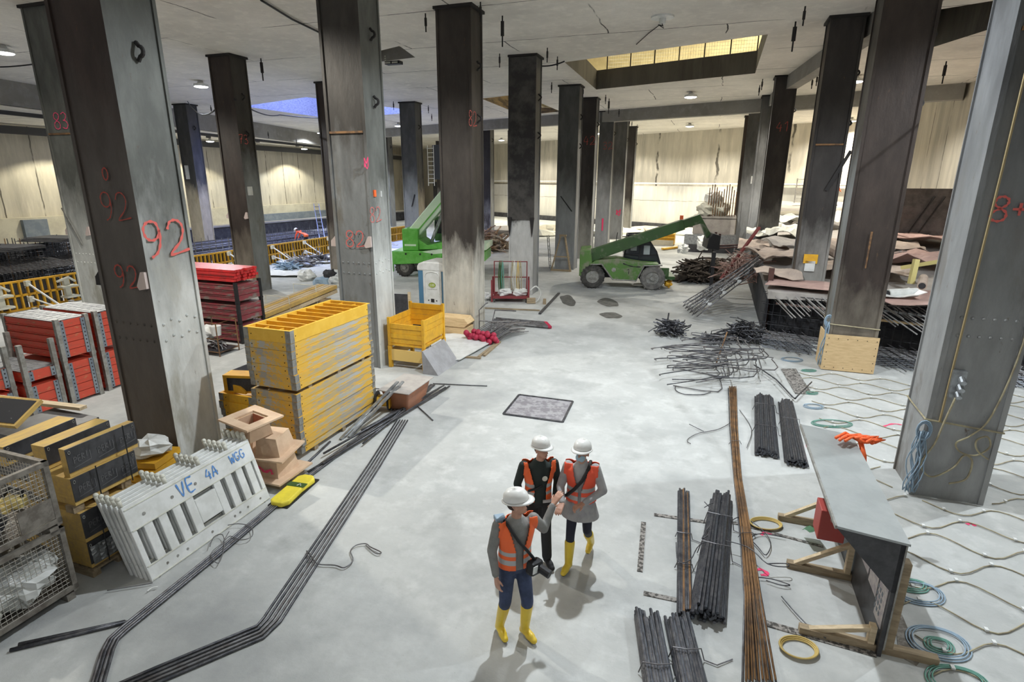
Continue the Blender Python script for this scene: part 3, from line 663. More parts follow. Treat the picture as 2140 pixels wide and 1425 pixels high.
mb=MB(); mb.tube([(-.32,-.475,0.1+1.2),(-.30,-.475,3.0),(-.28,-.475,5),(-.27,-.475,9.2)],.016,5); mb.build('cable_run',mat('brassy_edge',(.34,.26,.13),.6),c81)
def hosebunch(parent,x,y,z,h,m,n=7,seed=1,r=.009,sp=.06):
    rnd=random.Random(seed); mb=MB()
    for i in range(n):
        cx=x+rnd.uniform(-sp,sp); cy=y+rnd.uniform(-sp*.5,sp*.5); a=rnd.uniform(0,6)
        pts=[(cx+.05*math.sin(a+k*.8)*min(1,k/3),cy+.03*math.cos(a+k),z-h*k/8) for k in range(9)]
        mb.tube(pts,r,4)
    for i in range(3): mb.tube([(x+.1*math.cos(k*PI/6)*(1-.15*i),y+.01*i,z+.02+.16*math.sin(k*PI/6)*(1-.15*i)) for k in range(12)],r*1.3,4,closed=True)
    return mb.build('hose_bunch',m,parent,smooth=True)
hosebunch(c81,-.50,-.50,1.12,1.05,m_bhose,12,3,sp=.08); hosebunch(cP,-.60,-.42,1.3,1.2,m_bhose,8,5,r=.014)
mb=MB(); mb.b3(-.62,.60,-.50,-.47,.02,.98); mb.b3(-.62,-.59,-.47,.4,.02,.98); mb.build('plywood_guard',m_ply,cP,label='pale plywood sheet')
mb=MB()
for i in range(6):
    for z in (.1,.88): mb.ball((-.55+i*.22,-.502,z),.012,5)
for zz in (.3,.5,.7):
    for x in (-.56,.54): mb.ball((x,-.502,zz),.012,5)
mb.build('screw',m_rod,cP)
# timber box round the foot of C1
t=thing('timber_box','pale timber casing box around the foot of the column beside the toilet','box',W(16.0,-7.5),GR)
mb=MB(); mb.b3(-.52,.50,-.26,.26,.02,.30); mb.build('lower_board',m_ply,t,bev=.01)
mb=MB(); mb.prism([(-.62,.31),(.42,.31),(.56,.44),(.42,.60),(-.52,.60),(-.66,.50)],-.30,.26,'y'); mb.build('upper_board',m_ply,t,bev=.01)
# ================================================================ LEFT SIDE: crates, panels, barriers
def crate(label,u,v,z0,L,D,Hh,posth,m,group,npan=4,pm=m_greypost,strips=True,top=True):
    """rack of formwork panels between four corner posts; local x runs from -L to 0, y from 0 to D"""
    t=thing('formwork_crate',label,'crate',W(u,v,z0),GR,group)
    pw=.085
    for (x,y) in ((-pw/2,pw/2),(-pw/2,D-pw/2),(-L+pw/2,pw/2),(-L+pw/2,D-pw/2)):
        mb=MB(); mb.box(x,y,posth/2,pw,pw,posth); mb.box(x,y,.03,pw*1.15,pw*1.15,.06); mb.build('corner_post',pm,t)
    n=npan; ph=(Hh-.06)/n
    for i in range(n):
        mb=MB(); z=.05+i*ph
        mb.b3(-L+pw,-pw*.35,.03,D-.03,z+.006,z+ph-.006)
        mb.b3(-L+pw,-pw,.012,.03,z+.012,z+.03); mb.b3(-L+pw,-pw,.012,.03,z+ph-.03,z+ph-.012)
        mb.build('panel',m,t)
    if strips:
        for y in (pw+.045,D-pw-.045):
            mb=MB(); mb.b3(-pw*.35,-.012,y-.042,y+.042,.06,Hh-.02)
            mb.build('perforated_strip',m_blue,t)
            mb=MB()
            for k in range(int(Hh/.085)): mb.b3(-.013,-.008,y-.012,y+.012,.09+k*.085,.12+k*.085)
            mb.build('hole_row',m_rod,t)
    if top:
        mb=MB(); mb.b3(-L+.02,-.05,.02,D-.02,Hh-.01,Hh+.006)
        for i in range(int(L/.22)):
            for j in range(3): mb.b3(-L+.07+i*.22,-L+.25+i*.22,.07+j*(D-.1)/3,(D-.1)/3*(j+.8)+.07,Hh+.005,Hh+.012)
        mb.build('top_sheet',m_topg,t)
    return t
m_topg=mat('grey_plate_top',(.27,.28,.29),.5,.3,col2=(.19,.20,.21),scale=6)
g='red formwork crates at the left'
crate('red formwork crate with grey posts, lower one of the front stack left of column 92',7.65,-12.93,0,1.75,.70,.93,1.0,m_red,g,5,top=False)
crate('red crate with grey plate top, upper one of the front stack left of column 92',7.65,-12.93,.99,1.75,.70,.88,.92,m_red,g,5)
crate('red formwork crate with grey posts, lower one of the stack half hidden by column 92',8.5,-12.98,0,1.8,.74,.93,1.0,m_red,g,5,top=False)
crate('red crate with grey plate top, upper one of the stack half hidden by column 92',8.5,-12.98,.99,1.8,.74,.88,.92,m_red,g,5)
crate('low red formwork crate with tall posts sticking up, bottom one, before the tall red stack',6.88,-12.93,0,1.5,.68,.66,.70,m_red,g,3,top=False)
crate('thin red crate with posts sticking up, on the low crate before the tall stack',6.88,-12.93,.70,1.5,.68,.28,.85,m_red,g,1)
crate('red formwork crate cut by the left edge of the picture, bottom one',6.05,-13.1,0,1.2,.74,.62,.66,m_red,g,3,top=False)
crate('red formwork crate cut by the left edge of the picture, on top',6.05,-13.1,.66,1.2,.74,.48,.9,m_red,g,2)
g='dark red crates beside column 92'
for k,lab in enumerate(('lowest dark red crate right of column 92','middle dark red crate right of column 92','top dark red crate right of column 92, under the red tubes')):
    crate(lab,12.62,-13.0,.03+k*.61,2.7,1.02,.56,.6 if k<2 else .62,m_dred,g,3,pm=m_black,strips=False,top=False)
rnd=random.Random(3)
mb=MB()
for r_ in range(4):
    for k in range(8):
        o=None
        mbx=MB(); y=.08+k*.118+(.0 if r_%2==0 else .03); z=1.93+r_*.09
        mbx.beam((-2.7+rnd.uniform(0,.08),y,z),(-.08+rnd.uniform(-.05,.05),y,z),.10,.075)
        ob=mbx.build('red_steel_tube',m_bred,None,loc=W(12.62,-13.0),rz=GR); tag(ob,'bright red square steel tube on the dark red crates, %s layer, %s from the front'%(ORD[r_],nth(k+1)),'tube','red tubes on the dark red crates')
# ---- tall stack of yellow framed panels
def ypanel(label,u,v,z,L,D,h,m,group,ribs=False,rz=0,name='yellow_formwork',rot=None):
    t=thing(name,label,'panel',W(u,v,z),GR+rz,group)
    mb=MB(); th=.045
    mb.b3(-D,0,0,th,0,h); mb.b3(-D,0,L-th,L,0,h); mb.b3(-D,-D+th,th,L-th,0,h); mb.b3(-th,0,th,L-th,0,h)
    mb.build('frame',m,t)
    e=.004
    for x,y in ((0,0),(-D,0),(0,L),(-D,L)):
        mb=MB(); sx=1 if x==0 else -1; sy=1 if y>0 else -1
        mb.b3(x-sx*.10,x+sx*e,y,y+sy*e,.004,h-.004); mb.b3(x,x+sx*e,y-sy*.10,y+sy*e,.004,h-.004); mb.build('corner_plate',m_greypost,t)
    mb=MB()
    for yy in (.13,L-.13): mb.ball((.003,yy,h*.5),.010,5)
    for xx in (-.16,-D+.16): mb.ball((xx,-.003,h*.5),.010,5)
    mb.build('bolt',m_rod,t)
    if ribs:
        for k in range(1,9):
            mb=MB(); y=k*L/9.0; mb.b3(-D+th,-th,y-.02,y+.02,.02,h-.01); mb.build('rib',m_yel,t)
        mb=MB()
        for f_ in (.33,.66): mb.b3(-D*f_-.012,-D*f_+.012,th,L/9-.02,.02,h-.03); mb.b3(-D*f_-.012,-D*f_+.012,L-L/9+.02,L-th,.02,h-.03)
        mb.build('short_rib',m_yel,t); mb=MB(); mb.b3(-D+th,-th,th,L-th,0,.02); mb.build('plywood_skin',m_ply,t)
    else:
        mb=MB(); mb.b3(-D+th,-th,th,L-th,.01,.03); mb.build('plywood_skin',m_ply,t)
    return t
g='scraped yellow panels of the tall stack'
z=.10
for k in range(8):
    ypanel('scraped yellow panel, %s from the floor in the lower half of the tall yellow stack'%ORD[k],7.28+rnd.uniform(-.012,.012),-6.47+rnd.uniform(-.012,.012),z,2.4,.98,.138,(m_yeldv,m_yeld)[k%2],g); z+=.141
z+=.07
for k in range(6):
    ypanel('scraped yellow panel, %s from the bottom in the upper half of the tall yellow stack'%ORD[k],7.28+rnd.uniform(-.012,.012),-6.47+rnd.uniform(-.012,.012),z,2.4,.98,.138,(m_yeldv,m_yeld)[(k+(k>2))%2],g); z+=.141
ypanel('bright yellow open panel with ladder like ribs on top of the tall yellow stack',7.28,-6.47,z,2.4,.98,.22,mat('clean_yellow',(.82,.50,.06),.55,col2=(.76,.44,.04),scale=3),g,ribs=True)
for k,(yy) in enumerate((.35,1.2,2.0)):
    for zz,nm in ((.05,'floor'),(1.275,'middle')):
        mb=MB(); mb.b3(-.96,-.02,yy-.05,yy+.05,zz-.048,zz+.048) if zz<1 else mb.b3(-.96,-.02,yy-.05,yy+.05,1.228,1.296); o=mb.build('timber_bearer',m_wood2,None,loc=W(7.33,-6.47),rz=GR)
        tag(o,'%s short timber bearer in the %s gap of the tall yellow stack'%(('front','centre','rear')[k],nm),'timber')
# ---- small yellow pieces left of it
g='small yellow panels left of the tall stack'
z=.02
for k in range(6):
    ypanel('short yellow panel, %s from the floor, between column 92 and the tall yellow stack'%ORD[k],7.52+.02*(k%2)-(.05 if k>2 else 0),-7.66,z,.72,.80,.15,m_yeldv if k<3 else m_yel,g); z+=.153
mb=MB(); mb.b3(-.62,-.05,0,.62,0,.035); mb.b3(-.62,-.05,0,.05,0,.40); mb.b3(-.62,-.05,.57,.62,0,.40); mb.b3(-.62,-.60,0,.62,0,.4)
t=thing('yellow_formwork','dark skinned yellow box panel standing on the short yellow panels','panel',W(7.72,-7.62,z),GR+.25,None)
mb=MB(); mb.b3(-.72,0,0,.05,0,.30); mb.b3(-.72,0,0,.30,.30,.34); mb.b3(-.76,-.72,0,.30,0,.34); mb.b3(0,.04,0,.30,0,.34); mb.build('frame',m_yel,t)
mb=MB(); mb.b3(-.68,-.04,-.008,.0,.04,.29); mb.build('film_face',m_film,t)
t=thing('yellow_clamp','curved yellow steel clamp lying on the short yellow panels','clamp',W(7.6,-8.15,z),GR)
mb=MB(); mb.prism([(-.2,0),(.25,0),(.25,.03),(.12,.14),(-.05,.17),(-.2,.12)],-.03,.03,'y'); mb.build('bracket_plate',m_yel,t,bev=.008)
# ---- black film panels with yellow edges
def bpanel(label,u,v,z,L,T,h,rz=0,tilt=(0,0),txt=True,group=None,parts=1):
    """plank-like panel; long side L along local y, thickness T along x, height h"""
    t=thing('plywood_formwork',label,'panel',W(u,v,z),GR+rz,group); t.rotation_euler=(tilt[0],tilt[1],GR+rz)
    mb=MB(); mb.b3(-T,0,0,L,h-.045,h); mb.b3(-T,0,0,L,0,.05); mb.b3(-T,0,0,.05,.05,h-.045); mb.b3(-T,0,L-.05,L,.05,h-.045); mb.b3(-T,-.02,L*.38,L*.38+.04,.05,h-.045); mb.b3(-T,-.02,L*.7,L*.7+.04,.05,h-.045)
    mb.build('timber_frame',m_yeledge,t)
    mb=MB(); mb.b3(0,.012,0.0,L,.055,h-.0); mb.build('film_face',m_film,t)
    if txt:
        mb=MB()
        for k in range(3):
            y0=.06+k*L/3; hh=h*.32
            # faint boxed lettering printed across the film
            for a,b in (((y0,.28*h),(y0+.2,.36*h)),((y0+.2,.36*h),(y0+.2,.36*h+hh)),):
                ribbon(mb,[(.014,a[0],a[1]),(.014,b[0],b[1])],.008,(1,0,0))
            for i,ch in enumerate(('PERI','WERI')[0]):
                for st in PER.get(ch,[]): ribbon(mb,[(.014,y0+(i*.7+x)*.065+.01,.42*h+yv*.075+i*.01) for x,yv in st],.008,(1,0,0))
        mb.build('printed_lettering',m_peri,t)
    mb=MB(); mb.tube([(.016,L*.96+.012*math.cos(a),h*.86+.02*math.sin(a)) for a in [k*PI/4 for k in range(8)]],.004,4,closed=True); mb.build('eyelet',m_greypost,t); mb=MB(); mb.tube([(.016,L*.04+.012*math.cos(a),h*.86+.02*math.sin(a)) for a in [k*PI/4 for k in range(8)]],.004,4,closed=True); mb.build('eyelet',m_greypost,t)
    return t
PER={'P':[[(0,0),(0,1),(.4,.95),(.45,.65),(0,.5)]],'E':DIG['E'],'R':[[(0,0),(0,1)],[(0,1),(.45,.8)],[(.45,.8),(0,.5)],[(0,.5),(.5,0)]],'I':[[(.2,0),(.2,1)]]}
m_yeledge=mat('yellow_timber_edge',(.60,.40,.11),.7,col2=(.50,.33,.12),scale=4,stretch=(4,1,4))
g='black film faced panels stacked behind the barrier panels'
z=.14
labs=['bottom film faced panel with silver wrapping, on the pallet behind the barriers','second film faced panel from the floor behind the barriers','film faced panel just above the spacer blocks behind the barriers','topmost film faced panel with eyelets behind the barriers']
for k,(hh,dz,dv,du,L) in enumerate(((.36,0,0,0,.72),(.40,.0,0,0,.74),(.36,.10,.03,0,.80),(.36,.0,.06,.03,.86))):
    z+=dz; bpanel(labs[k],3.86+du,-6.86-dv,z,L,.75 if k<3 else .10,hh,group=g); 
    if k==0:
        mb=MB(); mb.sheet(lambda s,t_: W(3.88+s*.68,-6.838+.012*math.sin(s*31+t_*9)*math.sin(t_*12),z+.04+t_*.25),14,8,.004); tag(mb.build('silver_wrap',m_steel),'crumpled silvery wrapping on the bottom film faced panel','wrap')
    z+=hh+.004
mb=MB()
for k,(uu) in enumerate((3.9,4.2,4.5)):
    mb=MB(); mb.box(0,0,0,.14,.13,.094); o=mb.build('spacer_block',m_wood2,None,loc=W(uu,-6.98,.955),rz=GR); tag(o,('left','middle','right')[k]+' timber spacer block between the film faced panels','block')
t=thing('wooden_pallet','dark wooden pallet under the film faced panels','pallet',W(3.86,-6.86,0),GR)
mb=MB(); 
for yy in (.03,.35,.67): mb.b3(-.75,0,yy-.04,yy+.06,0,.09)
mb.build('block_row',m_wood2,t); mb=MB()
for xx in (0,.17,.34,.51,.66): mb.b3(-.74+xx,-.64+xx,0,.74,.09,.115); 
mb.build('deck_board',m_wood2,t)
for (yy,zz0,zz1,nm) in ((.2,.12,.9,'lower pair, left'),(.60,.12,.9,'lower pair, right'),(.27,1.0,1.42,'upper panels, left'),(.68,1.0,1.78,'upper panels, right')):
    mb=MB(); mb.tube([W(3.86+yy,-6.835,zz0),W(3.86+yy,-6.83,zz1)],.009,4); tag(mb.build('packing_strap',m_black),'black packing strap round the film faced panels, '+nm,'strap')
bpanel('yellow framed open panel with dark compartments, standing behind the topmost film faced panel',3.93,-7.35,1.38,.82,.22,.30,txt=False,rz=.05)
bpanel('film faced panel lying flat with a grey top, behind the open frame panel',4.0,-8.3,1.22,.95,.3,.26,txt=False,rz=.1)
t=thing('plywood_formwork','dirty black panel with yellow rim tipped towards the camera, at the left edge','panel',W(4.55,-9.05,1.42),GR); t.rotation_euler=(math.radians(28),0,GR+.15)
mb=MB(); mb.b3(-2.2,0,0,.5,-.06,0); mb.build('timber_frame',m_yeledge,t); mb=MB(); mb.b3(-2.16,-.04,.04,.46,0,.008); mb.build('film_face',mat('splattered_film',(.035,.035,.04),.5,col2=(.4,.4,.38),scale=14,lo=.66,hi=.7),t)
t=thing('timber_board','pale timber board lying on the panels at the left edge','timber',W(5.4,-9.0,1.32),GR+.1); mb=MB(); mb.b3(-2.0,0,0,.12,0,.05); mb.build('board',m_wood,t)
for k,(u_,v_,L,D,hh) in enumerate(((3.95,-7.5,.9,.8,1.22),(4.5,-8.6,.9,1.0,1.28))):
    t=thing('panel_pile',('pile of dark panels under the open frame panel','pile of dark panels under the tipped black panel')[k],'panels',W(u_,v_,0),GR)
    for i in range(9): mb=MB(); mb.b3(-D,0,0,L,.02+i*hh/9.02,.02+(i+.86)*hh/9.02); mb.build('panel',(m_film,m_yeledge)[i%2],t)
# ---- mesh pallet cages
def cage(label,u,v,z0,L,D,h,full=True):
    """local x -D..0 (right side at 0), y 0..L"""
    t=thing('mesh_pallet_cage',label,'cage',W(u,v,z0),GR,'mesh cages at the left front')
    r=.03
    for (x,y) in ((-r/1,0+r),(-r,L-r),(-D+r,r),(-D+r,L-r)):
        mb=MB(); mb.box(x,y,h/2,.055,.055,h); mb.build('corner_post',m_cagem,t)
    for zz,nm_ in ((.06,'bottom_rim'),(h-.03,'top_rim')):
        mb=MB(); mb.b3(-.05,0,0,L,zz-.03,zz+.03); mb.b3(-D,-D+.05,0,L,zz-.03,zz+.03); mb.b3(-D,0,0,.05,zz-.03,zz+.03); mb.b3(-D,0,L-.05,L,zz-.03,zz+.03); mb.build(nm_,m_cagem,t)
    def meshside(a,b,z1,z2):
        mb=MB(); a=Vector(a);b=Vector(b); n=int((b-a).length/.05)
        for i in range(n+1):
            p=a.lerp(b,i/n); mb.tube([p+Vector((0,0,z1)),p+Vector((0,0,z2))],.0038,3)
        k=int((z2-z1)/.05)
        for j in range(k+1):
            zz=z1+(z2-z1)*j/k; mb.tube([a+Vector((0,0,zz)),b+Vector((0,0,zz))],.0038,3)
        mb.build('wire_mesh',m_cagew,t)
    meshside((-.02,.05,0),(-.02,L-.05,0),.09,h-.06); meshside((-.05,L-.02,0),(-D+.05,L-.02,0),.09,h-.06); meshside((-D+.02,.05,0),(-D+.02,L-.05,0),.09,h-.06); meshside((-.05,.02,0),(-D+.05,.02,0),.09,h-.06)
    mb=MB(); mb.b3(-D+.03,-.03,.03,L-.03,.03,.05); mb.build('floor_plate',m_cagem,t)
    for y in (.1,L-.1):
        mb=MB(); mb.box(-D/2,y,-.04,D,.09,.08); mb.build('foot',m_cagem,t)
    return t
m_cagem=mat('cage_steel',(.26,.24,.21),.6,.4,col2=(.16,.14,.12),scale=8)
m_cagew=mat('cage_wire',(.38,.36,.32),.5,.5)
ca=cage('upper steel mesh cage holding hoses and a yellow machine, left front',2.42,-6.72,.98,1.18,1.0,.80)
mb=MB(); mb.b3(-.012,-.004,.78,1.12,.10,.36); mb.build('side_plate',m_cagem,ca)
cb_=cage('lower steel mesh cage full of crumpled white sacks, left front',2.42,-6.72,.08,1.18,1.0,.86)
rnd=random.Random(11)
def lump(mb,c,r,seed,sc3=(1,1,.7),n=12,amp=.35):
    c=Vector(c); k=n//2+1; vs=[];fs=[]
    for i in range(k+1):
        ph=PI*i/k
        for j in range(n):
            d=Vector((math.sin(ph)*math.cos(2*PI*j/n),math.sin(ph)*math.sin(2*PI*j/n),math.cos(ph)))
            q=1+amp*noise.noise(d*2.1+Vector((seed*3.7,seed*1.3,0)))+amp*.5*noise.noise(d*5+Vector((seed,0,0)))
            vs.append(c+Vector((d.x*sc3[0],d.y*sc3[1],d.z*sc3[2]))*(r*q))
    for i in range(k):
        for j in range(n): fs.append((i*n+j,(i+1)*n+j,(i+1)*n+(j+1)%n,i*n+(j+1)%n))
    mb.add(vs,fs)
for k,(x,y,z_,r_,mm,nm) in enumerate(((-.25,.75,.42,.30,m_white,'white'),(-.6,.45,.38,.30,m_white,'white'),(-.28,.22,.32,.26,m_cream2,'cream'),(-.7,.9,.36,.24,m_beamc,'grey'),(-.2,.95,.55,.16,m_white,'white'))):
    mb=MB(); lump(mb,(x,y,z_),r_,k,(1,1,.8),18,.6); o=mb.build('crumpled_sack',mm,None,loc=W(2.42,-6.72,0),rz=GR); tag(o,nm+' crumpled sack in the lower mesh cage, '+('at the right corner','in the middle','front left','back','on top')[k],'sack')
t=thing('yellow_hand_machine','cream yellow hand machine lying in the upper mesh cage','machine',W(3.32,-6.98,1.36),GR+.5)
mb=MB(); mb.box(0,0,0,.24,.14,.13); mb.build('body',mat('cream_yellow',(.72,.58,.22),.5),t,bev=.03); mb=MB(); mb.cyl((-.14,0,-.02),(.0,-.12,-.02),.05,10); mb.build('motor',mat('cream_yellow2',(.66,.5,.18),.5),t); mb=MB(); mb.tube([(.1,0,.06),(.12,.0,.14),(0,.02,.17),(-.08,0,.08)],.018,6); mb.build('handle',m_black,t)
for k in range(6):
    mb=MB(); a=rnd.uniform(0,3)
    pts=[W(2.65+.12*i+rnd.uniform(-.05,.05),-7.25+.09*math.sin(i*1.2+a)+.05*k,1.22+.05*math.sin(i+a)+.03*k) for i in range(7)]
    mb.tube(pts,.012,5); tag(mb.build('loose_hose',(m_ghose,m_white,m_black,m_ghose,m_bhose,m_black)[k],smooth=True),('pale green hose stretched across','white cable coiled in','black cable lying in','dark green hose curled in','pale blue hose under the others in','black hose at the back of')[k]+' the upper mesh cage','hose')
mb=MB(); lump(mb,W(2.9,-7.2,1.15),.38,5,(1,1,.35),14,.5); tag(mb.build('tool_heap',m_dark),'dark heap of tools in the bottom of the upper cage','tools',kind='stuff')
# ---- white plastic barrier panels
def barrier(label,off,first=False):
    base=W(4.04,-6.10-off,0); t=thing('barrier',label,'barrier',base,GR,'white barrier panels leaning together')
    t.rotation_euler=(0,math.radians(-17-off*6),GR)        # leans to the left
    L,h,T=2.02,1.02,.05
    mb=MB()
    mb.b3(-T,0,0,L,h-.33,h); mb.b3(-T,0,0,L,0.0,.20)
    mb.b3(-T,0,0,.07,.2,h-.33); mb.b3(-T,0,L-.07,L,.2,h-.33)
    xs=[.20,.40,.60,.80,1.28,1.47,1.66,1.84]
    for y in [.16,.36,.56,.76,1.22,1.42,1.62,1.80]: mb.b3(-T,0,y,y+.12,.2,h-.33)
    mb.b3(-T,0,.88,1.22,.27,.62)
    mb.build('board',m_white,t,bev=.008)
    mb=MB()
    for zz in (h-.33,h-.05,.2,.02): mb.b3(-.004,.008,.02,L-.02,zz-.006,zz+.006)
    mb.build('edge_bead',m_cream2,t)
    mb=MB()
    for i,y in enumerate((.22,.62,.98,1.34,1.72)): mb.cyl((.0,y,h-.20),(.006,y,h-.20),.022,8)
    for y in (.25,.4,.55,.95,1.35,1.45,1.6,1.85): mb.cyl((.0,y,.10),(.006,y,.10),.016,8)
    mb.build('stud',m_greypost,t)
    for y in (.02,.62,1.14,1.62,1.98):
        mb=MB(); mb.cyl((-T/2,y,h),(-T/2,y,h+.10),.028,8); mb.ball((-T/2,y,h+.10),.034,8); mb.build('top_peg',m_cream2,t,smooth=True)
    for y in (.10,L-.12):
        mb=MB(); mb.cyl((-T/2,y,-.015),(-T/2,y,.02),.03,8); mb.build('foot_peg',m_greypost,t)
    return t
b0=barrier('white plastic barrier panel with blue graffiti, frontmost of the leaning stack',0)
for k,lab in enumerate(('second white barrier panel, right behind the one with graffiti','third white barrier panel in the leaning stack','fourth white barrier panel in the leaning stack','rearmost white barrier panel, nearest the huge column')):
    barrier(lab,.085*(k+1))
def bwrite(txt,y,z,h_,wd):
    return write(txt,(.004,y,z),(0,1,0),(0,0,1),(1,0,0),h_,wd,b0,m_bluep,name='graffiti')
bwrite('VE',.72,.755,.19,.022); bwrite('4A',1.16,.77,.15,.02); bwrite('WGG',1.60,.80,.13,.018)
# ---- pale plywood casing boxes
def fbox(label,u,v,z,rz,w,h,flange,open_top=False,tilt=(0,0)):
    t=thing('plywood_casing_box',label,'box',W(u,v,z),GR+rz,'pale plywood casing boxes beside the barrier'); t.rotation_euler=(tilt[0],tilt[1],GR+rz)
    th=.022; a=w/2; b=w/2*.82
    mb=MB()
    for (p,q) in (((-a,-a),(a,-a)),((a,-a),(a,a)),((a,a),(-a,a)),((-a,a),(-a,-a))):
        P=[Vector((p[0],p[1],0)),Vector((q[0],q[1],0)),Vector((q[0]*b/a,q[1]*b/a,h)),Vector((p[0]*b/a,p[1]*b/a,h))]
        inn=[Vector((v_.x*(1-th/a),v_.y*(1-th/a),v_.z)) for v_ in P]
        mb.add(P+inn,[(0,1,2,3),(7,6,5,4),(0,4,5,1),(1,5,6,2),(2,6,7,3),(3,7,4,0)])
    mb.build('side_wall',m_boxply,t)
    mb=MB(); f=a+flange; s=a-.03
    zf=h if open_top else -.02
    for q in ((-f,f,-f,-s),(-f,f,s,f),(-f,-s,-s,s),(s,f,-s,s)): mb.b3(q[0],q[1],q[2],q[3],zf,zf+.03)
    mb.build('flange_board',m_boxply,t)
    if not open_top:
        mb=MB(); mb.b3(-b,b,-b,b,h,h+.02); mb.build('lid',m_boxply,t)
    else:
        mb=MB(); mb.b3(-b+.03,b-.03,-b+.03,b-.03,.05,.07); mb.b3(-b+.028,b-.028,b-.034,b-.03,.05,h); mb.build('red_lining',m_brick,t)
    return t
fbox('open plywood casing box with red lining, on top of the pile',6.38,-6.62,.86,-.15,.42,.28,.13,True,tilt=(0,math.radians(4)))
fbox('plywood casing box in the middle of the pile beside the barrier',6.62,-6.42,.52,.12,.44,.30,.11,tilt=(math.radians(6),0))
fbox('lowest plywood casing box with a pink mark, on a wooden block',6.62,-6.45,.14,.0,.50,.32,.15)
mb=MB(); ribbon(mb,[(-.2,0,.1),(-.1,0,.16),(.0,0,.1),(.12,0,.15),(.15,0,.08)],.05,(0,-1,0)); mb.build('paint_mark',m_magenta,bpy.data.objects['plywood_casing_box.002']).location=(0,-.258,0)
fbox('plywood casing box standing behind the pile, below the open one',6.55,-6.98,.12,.3,.40,.62,.05)
t=thing('timber_block','dark timber blocks carrying the plywood boxes','timber',W(6.62,-6.45,0),GR); mb=MB(); mb.b3(-.3,.3,-.3,.3,0,.118); mb.build('block',m_wood2,t)
# ---- yellow bag / foot of barrier
t=thing('yellow_ballast_bag','yellow plastic ballast foot with green label beside the barrier','ballast',W(6.32,-5.86,0),GR+.10)
mb=MB(); mb.prism([(-.15,-.38),(-.09,-.45),(.09,-.45),(.16,-.36),(.14,.0),(.17,.32),(.08,.42),(-.08,.42),(-.16,.34)],.015,.10,'z'); mb.build('body',mat('lemon_yellow',(.80,.66,.05),.6,col2=(.7,.58,.05),scale=6),t,bev=.025)
mb=MB(); mb.b3(-.158,.158,.02,.14,.1005,.106); mb.build('label_band',m_dgreen,t); mb=MB(); mb.b3(-.17,.17,-.43,.44,0,.02); mb.build('base',m_black,t)
mb=MB(); mb.tube([(.02,.05,.108),(.05,.11,.108),(.09,.05,.108)],.006,4); mb.build('label_print',m_white,t)
# ---- yellow steel stillage (tray) and what stands round it
t=thing('yellow_steel_stillage','yellow corrugated steel stillage open at the front, right of column 82','container',W(12.35,-7.72),GR+.0)
def slat(mb,a,b,z,h,th=.04,m=0):
    for k in range(4):
        zz=z+h*k/4; mb.beam((a[0],a[1],zz+h/8),(b[0],b[1],zz+h/8),th*(1 if k%2 else .45),h/4*.96,m)
mb=MB(); slat(mb,(0,.04),(0,1.16),.72,.62); mb.build('side_wall',m_yel,t)
mb=MB(); slat(mb,(0,1.16),(1.0,1.16),.90,.62); mb.build('back_wall',m_yel,t)
mb=MB(); slat(mb,(1.0,.04),(1.0,1.16),.72,.62); mb.build('side_wall',m_yel,t)
mb=MB(); slat(mb,(0,0.0),(1.0,0.0),.68,.52); mb.build('front_wall',m_yel,t)
for (x,y,hh) in ((0,0,1.36),(1,0,1.36),(1,1.16,1.56),(0,1.16,1.56)):
    mb=MB(); mb.box(x,y,.60+(hh-.6)/2,.07,.07,hh-.6); mb.build('corner_post',m_yel,t)
mb=MB(); mb.b3(0,1,0,1.16,.60,.66); mb.build('floor_plate',m_yel,t)
t=thing('yellow_steel_stillage','pale yellow stillage base under the open yellow one','container',W(12.35,-7.72),GR)
mb=MB(); mb.b3(-.03,1.03,-.03,0,.20,.50); mb.b3(1.0,1.03,0,1.2,.20,.50); mb.b3(-.03,0,0,1.2,.20,.5); mb.build('side_wall',mat('pale_yellow_paint',(.72,.50,.16),.6),t)
for (x,y) in ((0,0),(1,0),(1,1.16),(0,1.16)): mb=MB(); mb.box(x,y,.295,.09,.09,.59); mb.build('corner_post',m_yel,t)
t=thing('grey_board','grey board leaning against the yellow stillage','board',W(12.1,-6.62),GR); mb=MB(); mb.prism([(-.02,0),(.42,0),(.0,.60),(-.03,.60)],0,1.25,'y'); mb.build('board',mat('grey_panel_sheet',(.33,.33,.35),.6,col2=(.27,.27,.28),scale=3),t)
t=thing('mortar_tub','brown mortar tub with a grey lid, in front of column 82','tub',W(10.2,-6.02),GR)
mb=MB(); mb.prism([(-.24,-.42),(.24,-.42),(.28,.42),(-.28,.42)],0,.05,'z')
vs=[];
for (zz,sx,sy) in ((0,.24,.40),(.46,.33,.52)):
    for a_,b_ in ((-1,-1),(1,-1),(1,1),(-1,1)): vs.append((a_*sx,b_*sy,zz))
mb=MB(); mb.add(vs,[(3,2,1,0),(4,5,6,7),(0,1,5,4),(1,2,6,5),(2,3,7,6),(3,0,4,7)]); mb.build('tub_body',mat('brown_tub',(.40,.17,.09),.6,col2=(.33,.15,.09),scale=3),t,bev=.04)
mb=MB(); mb.b3(-.38,.38,-.58,.58,.465,.49); mb.build('lid',m_tan,t,bev=.02)
t=thing('cable_reel','black cable reel with yellow core under the steel rails','reel',W(9.72,-6.32),GR+.3)
for x in (-.13,.13): mb=MB(); mb.lathe([(.21,-.015),(.21,.015)],n=18); o=mb.build('flange_disc',m_black,t); o.rotation_euler=(0,PI/2,0); o.location=(x,0,.22)
mb=MB(); mb.cyl((-.12,0,.22),(.12,0,.22),.13,14); mb.build('core',m_yel,t); mb=MB(); mb.b3(-.17,-.15,-.14,.14,.08,.20); mb.b3(.15,.17,-.16,.16,.1,.3); mb.build('label_plate',m_yel,t)
